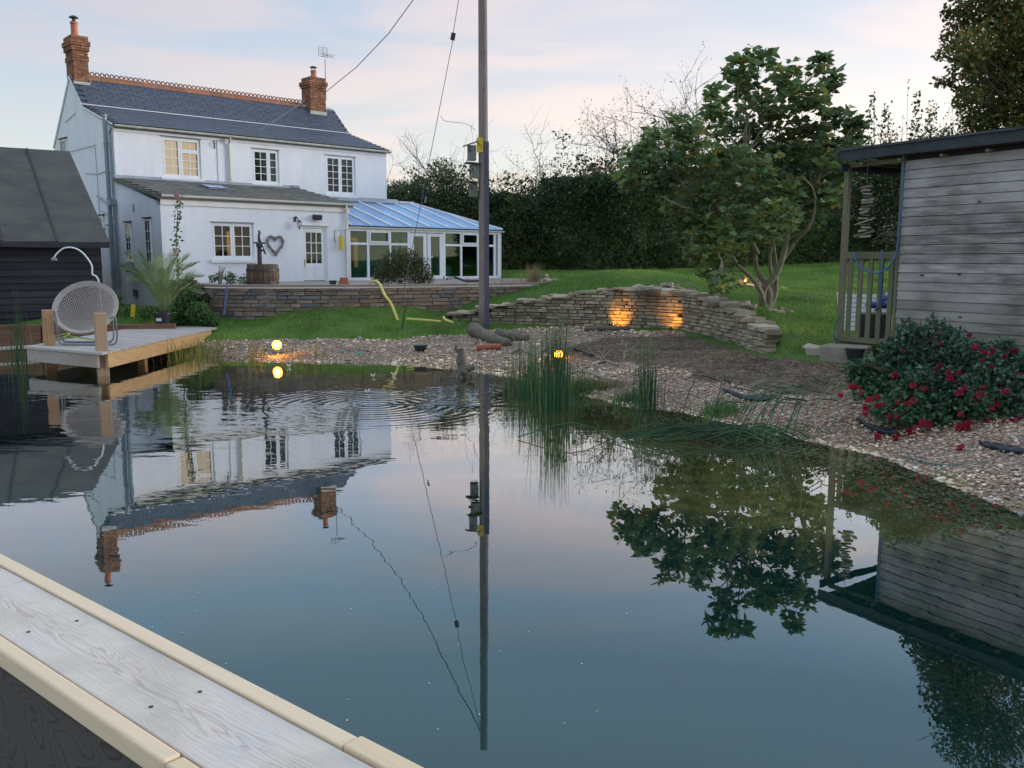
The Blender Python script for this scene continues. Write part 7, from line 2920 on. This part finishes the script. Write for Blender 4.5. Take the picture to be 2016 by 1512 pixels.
tuft('reed_clump', 'thin rushes behind the dock under the chair', 'reeds', 150, 668, 16.2, 40, .55, .014, lf_reed, .1, .10, 15, 'rushes standing in the pond', z=0)
tuft('reed_clump', 'scattered rush stems between the shore lamp and densest rushes', 'reeds', 1065, 760, None, 46, .95, .009, lf_reed, .10, .25, 16, 'rushes standing in the pond', z=0)
tuft('young_reeds', 'yellow green young reeds left of the glowing shore lamp', 'reeds', 507, 702, None, 36, .42, .016, lf_reedy, .40, .10, 20, 'young reeds along the far shore', z=0)
tuft('young_reeds', 'yellow green young reeds right of the glowing shore lamp', 'reeds', 582, 705, None, 34, .34, .012, lf_reedy, .18, .12, 21, 'young reeds along the far shore', z=0)
tuft('young_reeds', 'thin green young reeds along the shore before the green floats', 'reeds', 627, 705, None, 26, .40, .012, lf_reedy, .12, .07, 22, 'young reeds along the far shore', z=0)
tuft('water_grass', 'bright grass tufts in the water beside the dock end', 'grass clump', 410, 700, None, 340, .40, .010, lf_reedy, .5, .32, 23, z=0)
tuft('water_grass', 'pale grass growing against the dock fascia', 'grass clump', 385, 705, 15.6, 120, .55, .008, lf_reedy, .35, .25, 24, z=0)
tuft('water_grass', 'bright green grass mound right of the dense rushes', 'grass clump', 1150, 770, None, 420, .30, .010, lf_weed, .6, .15, 25, z=0.02)
tuft('water_grass', 'green grass mound left of the narrow rushes', 'grass clump', 1240, 790, None, 260, .26, .009, lf_weed, .6, .10, 26, z=0.02)
tuft('water_grass', 'dark leafy mound right of the narrow rushes', 'grass clump', 1298, 770, None, 220, .18, .010, lf_reed, .8, .12, 27, z=0.03)
tuft('water_weed', 'light green frothy weed beside the bent rushes', 'plant', 1425, 815, None, 420, .24, .011, lf_weed, .7, .12, 28, z=0.03)
# bent over rushes lying on the water
c = onz(1530, 868, 0)
rg = np.random.default_rng(30)
m = MB()
for k in range(130):
    b = np.array([c[0] + rg.normal(-.25, .28), c[1] + rg.normal(.1, .07), .0])
    ln = rg.uniform(.5, 1.05)
    a = rg.normal(math.pi * 1.02, .16) if k % 5 else rg.uniform(.3, 1.2)
    up = rg.uniform(.10, .26) if k % 5 else rg.uniform(.3, .55)
    e = b + np.array([math.cos(a) * ln, math.sin(a) * ln * .5, .015])
    if k % 5 == 0:
        e[2] = up
        ln *= .5
    mid = b + (e - b) * .45 + np.array([0, 0, up * .6])
    m.tube(curve_pts([b, mid, e], 6), .0065, 3, cap=False)
o = m.build('bent_rushes', lf_reed)
tag(o, 'flattened dark rushes lying over the water at the right shore', 'reeds')
# floating leaves on the shallow water near the right bank
V, F = [], []
pts = []
for k in range(420):
    x, y = rg.uniform(1420, 1990), rg.uniform(0, 1)
    yy = np.interp(x, [1420, 1650, 1750, 1880, 2016], [850, 885, 905, 958, 1015]) + 4 + y ** 1.6 * 78
    p = onz(x, yy, 0)
    pts.append((p[0], p[1], .003 + k % 4 * .0005))
P = np.array(pts)
n = len(P)
ang = rg.uniform(0, 6.28, n)
s_ = rg.uniform(.010, .026, n)
quad = []
for dx, dy in ((-1, 0), (0, -.6), (1, 0), (0, .6)):
    quad.append(np.stack([P[:, 0] + s_ * (dx * np.cos(ang) - dy * np.sin(ang)), P[:, 1] + s_ * (dx * np.sin(ang) + dy * np.cos(ang)), P[:, 2]], 1))
V = np.stack(quad, 1).reshape(-1, 3)
o = vf_obj('floating_leaves', V, np.arange(4 * n).reshape(n, 4), lf_holly)
tag(o, 'small floating leaves scattered on the shallow water by the right bank', 'leaves', kind='stuff')
# pale petals drifting on open water
pts = []
for k in range(46):
    p = onz(rg.uniform(180, 1300), rg.uniform(960, 1440), 0)
    if inside(POND, np.array([p[:2]]))[0]:
        pts.append(p)
P = np.array(pts)
n = len(P)
s_ = rg.uniform(.002, .0045, n)
V = np.stack([P + np.stack([s_ * dx, s_ * dy, s_ * 0 + .003], 1) for dx, dy in ((-1, 0), (0, -1), (1, 0), (0, 1))], 1).reshape(-1, 3)
o = vf_obj('floating_specks', V, np.arange(4 * n).reshape(n, 4), whiteplain)
tag(o, 'tiny pale specks floating on the open water', 'specks', kind='stuff')
labs = ['white star flower floating below the glowing shore lamp', 'white star flower floating before the right green float', 'white star flower floating above the round ripples', 'small yellowish star flower floating beside the brown bush reflection']
for i, (x, y) in enumerate([(569, 722), (775, 739), (724, 773), (735, 742)]):
    p = onz(x, y, .01)
    m = MB()
    for k in range(5):
        a = k * 2 * math.pi / 5
        m.add([(p[0], p[1], .01), (p[0] + .03 * math.cos(a - .3), p[1] + .03 * math.sin(a - .3), .035), (p[0] + .06 * math.cos(a), p[1] + .06 * math.sin(a), .06), (p[0] + .03 * math.cos(a + .3), p[1] + .03 * math.sin(a + .3), .035)], [(0, 1, 2, 3)])
    o = m.build('water_flower', whiteplain)
    tag(o, labs[i], 'flower', 'white flowers floating on the pond')
gf = mat('green_float', (0.06, 0.26, 0.16), (0.05, 0.2, 0.13), 9, .5)
for i, (x, y) in enumerate([(676, 697), (709, 700)]):
    p = onz(x, y + 6, 0)
    o = MB().lathe([(.055, -.05), (.065, .03), (.055, .10), (.03, .13), (.005, .14)], (p[0], p[1], 0), 12).build('pond_float', gf)
    tag(o, ['left of two small green plastic floats at the water edge', 'right of two small green plastic floats at the water edge'][i], 'float', 'green plastic floats at the shore')
p = G(828, 692)
o = MB().lathe([(.08, 0), (.12, .10), (.13, .14), (.11, .14)], (p[0], p[1], h1(p[0], p[1]) - .02), 9).build('black_pot', blackplastic)
tag(o, 'black plastic pot at the waterline left of the stump', 'pot')
# dead stump with roots in the water
c = onz(905, 742, 0)
m = MB()
rs = random.Random(3)
for k in range(9):
    a = rs.uniform(0, 6.28)
    limb(m, (c[0], c[1], .12), (c[0] + .22 * math.cos(a), c[1] + .15 * math.sin(a), -.05 + rs.uniform(0, .08)), .05, .02, rs, 6, .1)
limb(m, (c[0], c[1], -.1), (c[0] + .02, c[1], .42), .09, .05, rs, 9, .06)
limb(m, (c[0], c[1], .2), (c[0] - .05, c[1], .48), .05, .02, rs, 6, .1)
limb(m, (c[0] + .04, c[1], .1), (c[0] + .22, c[1], .15), .06, .05, rs, 8, .04)
o = m.build('dead_stump', deadwood, smooth=True)
tag(o, 'dark dead stump with roots standing in the water below the pole', 'stump')
p = G(952, 690)
pr = G(985, 686)
o = MB().tube([(p[0] - .12, p[1], p[2] + .05), (p[0] + .30, p[1] + .12, p[2] + .06)], .055, 12).build('clay_pipe', terracotta)
tag(o, 'short terracotta pipe lying on the shingle below the logs', 'pipe')
for i, (a, b, r0, r1, lab) in enumerate([((932, 660), (1002, 682), .15, .09, 'thick curved grey log lying at the foot of the pole'), ((975, 668), (1040, 672), .10, .07, 'thinner brown log lying right of the curved log')]):
    A, B = G(*a), G(*b)
    m = MB()
    mid = (np.array(A) + np.array(B)) / 2 + np.array([-.05, -.12 if i == 0 else .05, .02])
    m.tube(curve_pts([A + [0, 0, .12], mid + [0, 0, .06], B + [0, 0, .06]], 12), [(r0 + (r1 - r0) * k / 12) * rs.uniform(.85, 1.12) for k in range(13)], 9)
    o = m.build('log', deadwood, smooth=True)
    tag(o, lab, 'log', 'logs by the pole')
for i, (segs, lab) in enumerate([([(1000, 700), (1022, 690), (1048, 700), (1075, 712)], 'pale bleached branch lying on the shingle left of the second lamp'),
                                 ([(1090, 742), (1150, 735), (1190, 748), (1225, 755)], 'long pale branch lying at the shingle edge behind the grass mounds'),
                                 ([(1165, 722), (1180, 716), (1195, 715), (1215, 722)], 'short grey branch lying beside the antler shaped one')]):
    pts = on_ground(segs, .03)
    m = MB()
    c = curve_pts(pts, 14)
    m.tube(c, [.028 * (1 - .6 * k / len(c)) for k in range(len(c))], 6)
    for k in range(5):
        b = c[rs.randrange(2, len(c) - 1)]
        limb(m, b, b + np.array([rs.uniform(-.25, .25), rs.uniform(-.1, .1), rs.uniform(.08, .25)]), .012, .005, rs, 4, .1, 4)
    o = m.build('branch', palewood)
    tag(o, lab, 'branch', 'bleached branches on the shore')
p = G(1210, 708)
m = MB()
b0 = np.array([p[0] + .12, p[1] - .1, p[2]])
limb(m, b0, b0 + [.05, 0, .28], .016, .010, rs, 5, .1)
limb(m, b0 + [.02, 0, .12], b0 + [.2, 0, .25], .012, .005, rs, 4, .1)
limb(m, b0 + [.04, 0, .2], b0 + [-.06, 0, .36], .012, .005, rs, 4, .1)
o = m.build('branch', palewood)
tag(o, 'small antler shaped pale branch stuck in the mulch', 'branch', 'bleached branches on the shore')
# rush matting mound, liner scraps
p = G(1190, 762)
V, F = blades(np.stack([p[0] + rg.normal(0, .22, 700), p[1] + rg.normal(0, .12, 700), np.full(700, p[2])], 1), .11, rg, .012, 1.4, 2)
o = vf_obj('straw_heap', V, F, lf_dry)
tag(o, 'low heap of tan straw at the shore between the rush clumps', 'straw')
for i, (pxs, w_, lab) in enumerate([([(1422, 772), (1440, 777), (1462, 786), (1490, 790), (1520, 787)], .10, 'crumpled dark liner scrap poking from the shingle mid right'),
                                    ([(1688, 832), (1705, 842), (1730, 852), (1765, 855)], .12, 'dark liner edge curling out left of the fuchsia'),
                                    ([(1930, 880), (1970, 888), (2020, 895)], .12, 'flat grey slate coloured liner patch on the right shingle'),
                                    ([(1130, 690), (1150, 697), (1170, 702)], .09, 'small black liner fold at the mulch corner')]):
    pts = on_ground(pxs, .03)
    c = curve_pts(pts, 14)
    m = MB()
    k0 = len(m.v)
    for j, p_ in enumerate(c):
        wv = w_ * (.25 + .75 * math.sin(math.pi * (j + .6) / len(c)))
        z_ = p_[2] + .006 * math.sin(j * 1.7)
        m.v += [(p_[0], p_[1] + wv, z_ + .02), (p_[0], p_[1] - wv * .2, z_ + .015), (p_[0] + .01, p_[1] - wv * .7, z_ - .02), (p_[0], p_[1], z_ - .03)]
    for j in range(len(c) - 1):
        a = k0 + 4 * j
        for e in range(4):
            m.f.append((a + e, a + (e + 1) % 4, a + 4 + (e + 1) % 4, a + 4 + e))
    o = m.build('liner_scrap', linerm, smooth=True)
    tag(o, lab, 'pond liner', 'bits of pond liner showing at the shore')
pts = [onz(x, y, .012) for x, y in [(1780, 905), (1830, 920), (1880, 928), (1945, 930)]]
pts = [(p_[0], p_[1], max(.015, h1(p_[0], p_[1]) + .02)) for p_ in pts]
o = MB().tube(curve_pts(pts, 20), .006, 5).build('green_cable', hoseg)
tag(o, 'thin dark cable lying along the right water edge', 'cable')
# tin and basin edge before the lit wall
a, b = G(1150, 652), G(1240, 650)
o = MB().beam(a + [0, 0, .05], b + [0, 0, .05], .18, .07).build('flat_log', deadwood, None, bevel=.02)
tag(o, 'flat grey log lying in front of the lit wall', 'log')

# ---------------------------------------------------------------- pebbles, mulch chips, grass
def scatter(poly, n, rg, pref=None):
    a = np.array(poly)
    lo_, hi_ = a.min(0), a.max(0)
    Q = rg.uniform(lo_, hi_, (n, 2))
    jit = np.stack([vnoise(Q, 1.3, 5), vnoise(Q, 1.3, 9)], 1) * 0.22
    k = inside(poly, Q + jit)
    return Q[k]


t = (1 + 5 ** .5) / 2
ico = np.array([(-1, t, 0), (1, t, 0), (-1, -t, 0), (1, -t, 0), (0, -1, t), (0, 1, t), (0, -1, -t), (0, 1, -t), (t, 0, -1), (t, 0, 1), (-t, 0, -1), (-t, 0, 1)]) / math.sqrt(1 + t * t)
icf = np.array([(0, 11, 5), (0, 5, 1), (0, 1, 7), (0, 7, 10), (0, 10, 11), (1, 5, 9), (5, 11, 4), (11, 10, 2), (10, 7, 6), (7, 1, 8), (3, 9, 4), (3, 4, 2), (3, 2, 6), (3, 6, 8), (3, 8, 9), (4, 9, 5), (2, 4, 11), (6, 2, 10), (8, 6, 7), (9, 8, 1)])


def pebbles(name, label, Q, size, mt, rg, flat=.6):
    n = len(Q)
    z = hgt(Q)
    s = size * rg.lognormal(0, .35, (n, 1, 1)) * rg.uniform(.7, 1.3, (n, 1, 3))
    s[:, :, 2] *= flat
    a = rg.uniform(0, 6.28, n)
    V = ico[None] * s * rg.uniform(.85, 1.15, (n, 12, 1))
    ca, sa = np.cos(a)[:, None], np.sin(a)[:, None]
    X_, Y_ = V[..., 0] * ca - V[..., 1] * sa, V[..., 0] * sa + V[..., 1] * ca
    W = np.stack([X_ + Q[:, 0:1], Y_ + Q[:, 1:2], V[..., 2] + (z + rg.uniform(.002, .014, n))[:, None]], 2).reshape(-1, 3)
    F = (icf[None] + np.arange(n)[:, None, None] * 12).reshape(-1, 3)
    o = vf_obj(name, W, F, mt, smooth_=True)
    return tag(o, label, 'gravel', kind='stuff')


peb = leafmat('pebble_mix', [(0.28, 0.17, 0.11), (0.50, 0.36, 0.25), (0.70, 0.58, 0.46), (0.33, 0.27, 0.23), (0.48, 0.27, 0.16), (0.85, 0.77, 0.68), (0.17, 0.11, 0.08), (0.58, 0.45, 0.33)], 0.0, .75, .3)
rg = np.random.default_rng(60)
Q = scatter(GRAVEL, 330000, rg)
d = np.hypot(Q[:, 0], Q[:, 1])
keep = rg.uniform(0, 1, len(Q)) < np.clip((7.5 / d) ** 1.6, .10, 1) * .62
keep &= ~((d < 5.0) | (Q[:, 0] > 7.5))
Q = Q[keep]
pebbles('shingle', 'mixed tan and white pebbles covering the pond bank', Q, .0115, peb, rg)
print('pebbles', len(Q))
Q = scatter(GRAVEL, 30000, rg)
d = np.hypot(Q[:, 0], Q[:, 1])
Q = Q[(d > 12) & (rg.uniform(0, 1, len(Q)) < .8)]
pebbles('shingle', 'larger rounded stones among the distant shingle', Q, .022, peb, rg)
# pebbles under the shallow water
shq = np.array([[p[0], p[1]] for p in SHORE])
Q = np.concatenate([shq[rg.integers(0, len(shq) - 1, 14000)] + rg.normal(0, .38, (14000, 2)), np.stack([rg.uniform(.8, 3.8, 9000), rg.uniform(5.5, 11, 9000)], 1)])
Q = Q[inside(POND, Q) & ~inside(DEEP, Q) & (pdist(shore2, Q, False) < .55 * rg.uniform(0, 1, len(Q)) ** .5 + .05)]
pebbles('sunken_pebbles', 'pebbles under the shallow water along the shore', Q, .014, peb, rg)
chip = leafmat('bark_chip', [(0.09, 0.062, 0.043), (0.17, 0.125, 0.085), (0.32, 0.25, 0.18), (0.12, 0.088, 0.060), (0.080, 0.095, 0.040)], 0, .9, .2)
Q = scatter(MULCH, 60000, rg)
z = hgt(Q)
V, F = leaf_quads(np.stack([Q[:, 0], Q[:, 1], z + rg.uniform(-.010, .020, len(Q))], 1), .036, rg, 2.4, .0)
V = V.reshape(-1, 4, 3)
zb4 = V[:, 0:1, 2]
V[:, :, 2] = zb4 + (V[:, :, 2] - zb4) * .35
V = V.reshape(-1, 3)
o = vf_obj('bark_mulch', V, F, chip)
tag(o, 'dark bark mulch covering the bed before the lit wall', 'mulch', kind='stuff')

xs_, ys_ = rg.uniform(-9, 13, 620000), rg.uniform(13, 34, 620000)
Q = np.stack([xs_, ys_], 1)
dd_ = np.hypot(xs_, ys_)
Q = Q[(rg.uniform(0, 1, len(Q)) < np.clip((16 / dd_) ** 1.3, .25, 1)) & (np.abs(xs_ / ys_ + .02) < .62)]
QJ = Q + np.stack([vnoise(Q, 1.3, 5), vnoise(Q, 1.3, 9)], 1) * 0.22
ok = ~inside(GRAVEL, QJ) & ~inside(MULCH, QJ) & ~inside(POND, Q) & ~inside(PATIO, Q) & (pdist(RW, Q, False) > .10) & ~(inside(LOWER, Q) & (Q[:, 0] > 1.4))
lx_ = (Q[:, 0] - sP[0]) * .52 + (Q[:, 1] - sP[1]) * -.855
ok &= ~((lx_ > .1) & ((Q[:, 0] - sP[0]) * .855 + (Q[:, 1] - sP[1]) * .52 > .1) & ((Q[:, 0] - sP[0]) * .855 + (Q[:, 1] - sP[1]) * .52 < 2.9))
ok &= ~((Q[:, 0] < -6.2) & (Q[:, 1] < 18.6)) & (pdist(shore2, Q, False) > .7)
Q = Q[ok]
print('grass', len(Q))
z = hgt(Q)
n = len(Q)
cl2 = 1 + .5 * vnoise(Q, 1.2, 31)
V, F = blades(np.stack([Q[:, 0], Q[:, 1], z - .01], 1), rg.uniform(.035, .075, n) * cl2, rg, .011, .5, 1, wtop=.1)
o = vf_obj('grass', V, F, lf_grass)
tag(o, 'mown green lawn grass around the pond', 'grass', kind='stuff')
# rough longer grass near the foot of the hedge and in patches
Q2 = Q[(rg.uniform(0, 1, n) < .05) & ((Q[:, 1] > 24) | (vnoise(Q, .8, 3) > .25))]
V, F = blades(np.stack([Q2[:, 0], Q2[:, 1], hgt(Q2) - .01], 1), rg.uniform(.08, .16, len(Q2)), rg, .012, .6, 2)
o = vf_obj('rough_grass', V, F, lf_grass)
tag(o, 'longer rough grass in patches across the lawn', 'grass', kind='stuff')

Qf = Q[rg.choice(len(Q), 900, replace=False)]
V, F = leaf_quads(np.stack([Qf[:, 0], Qf[:, 1], hgt(Qf) + .045], 1), .055, rg, 1.6, .0)
o = vf_obj('fallen_leaves', V, F, leafmat('fallen_leaf', [(0.20, 0.13, 0.04), (0.30, 0.24, 0.07), (0.14, 0.09, 0.04)], .2))
tag(o, 'yellow and brown fallen leaves scattered over the lawn', 'leaves', kind='stuff')

# ---------------------------------------------------------------- garden lamps that are lit
def lamp_mat(name, col, s):
    m = bpy.data.materials.new(name)
    m.use_nodes = True
    b = m.node_tree.nodes['Principled BSDF']
    b.inputs['Base Color'].default_value = (*col, 1)
    b.inputs['Emission Color'].default_value = (*col, 1)
    b.inputs['Emission Strength'].default_value = s
    return m


warm = (1.0, 0.40, 0.025)
lens = lamp_mat('lit_lens', (1.0, 0.60, 0.20), 14)
halo = lamp_mat('lamp_glow_rim', (1.0, 0.42, 0.07), 1.5)


def garden_lamp(label, P, aim, spot, power, lensr=.045, size=math.radians(75), show=True):
    P = Vector([float(c) for c in P])
    o = thing('garden_lamp', label, 'lamp', P, group='lit garden lamps')
    d = Vector(aim).normalized()
    m = MB()
    m.tube([P - Vector((0, 0, .12)), P - Vector((0, 0, .0))], .010, 5)
    m.tube([P - d * .07, P - d * .005], [lensr * .8, lensr * 1.15], 10)
    m.build('housing', blackplastic, o)
    m = MB()
    m.tube([P - d * .003, P + d * .004], [lensr, lensr], 14)
    m.build('reflector', halo, o)  # glowing ring added to imitate the flare around the lens
    m = MB()
    m.tube([P + d * .005, P + d * .03], [lensr * .5, lensr * .35], 12)
    m.build('lens', lens, o)
    ld = bpy.data.lights.new('lamp_bulb', 'SPOT' if spot else 'POINT')
    ld.energy = power
    ld.color = warm
    ld.shadow_soft_size = .04
    if spot:
        ld.spot_size = size
        ld.spot_blend = .6
    lo_ = bpy.data.objects.new('lamp_bulb', ld)
    C.objects.link(lo_)
    lo_.parent = o
    lo_.location = d * .06
    lo_.rotation_euler = (-d).to_track_quat('Z', 'Y').to_euler()
    return o


p = at(545, 679, 15.9)
garden_lamp('bright garden lamp glowing at the far shore among young reeds', p, (.12, -1, .02), False, 9, .085)
p = at(1100, 698, 14.0)
garden_lamp('garden lamp glowing on the shingle behind the densest rushes', p, (-.05, -1, .05), False, 6, .07)
wn_ = np.array(RW[3]) - np.array(RW[2])
wn_ = np.array([wn_[1], -wn_[0]]) / np.linalg.norm(wn_)
for i, (px_, lab, pw_) in enumerate([(1228, 'left uplight at the foot of the dry stone wall', 26), (1318, 'right uplight at the foot of the dry stone wall', 18)]):
    f_ = .12 if i == 0 else .90
    q = np.array([*(np.array(RW[2]) * (1 - f_) + np.array(RW[4]) * f_), 0]) + np.array([wn_[0], wn_[1], 0]) * .34
    q[2] = h1(q[0], q[1]) + .07
    aim = (-wn_[0] * 1.0 + .15 * (1 - 2 * i), -wn_[1] * 1.0, .50)
    garden_lamp(lab, q, aim, True, pw_ * .50, .028, math.radians(88))
q = G(1466, 572)
garden_lamp('small lamp glowing among twigs above the dry stone wall', (q[0], q[1], h1(q[0], q[1]) + .10), (.2, -.4, 1), False, 2.2, .022)
m = MB()
for k in range(22):
    b = np.array([q[0] + R.uniform(-.25, .25), q[1] + R.uniform(-.15, .15), h1(q[0], q[1])])
    limb(m, b, b + [R.uniform(-.15, .15), R.uniform(-.1, .1), R.uniform(.1, .3)], .008, .004, R, 4, .1, 4)
o = m.build('twig_heap', palewood)
tag(o, 'little heap of twigs lit by the small upper lamp', 'twigs')
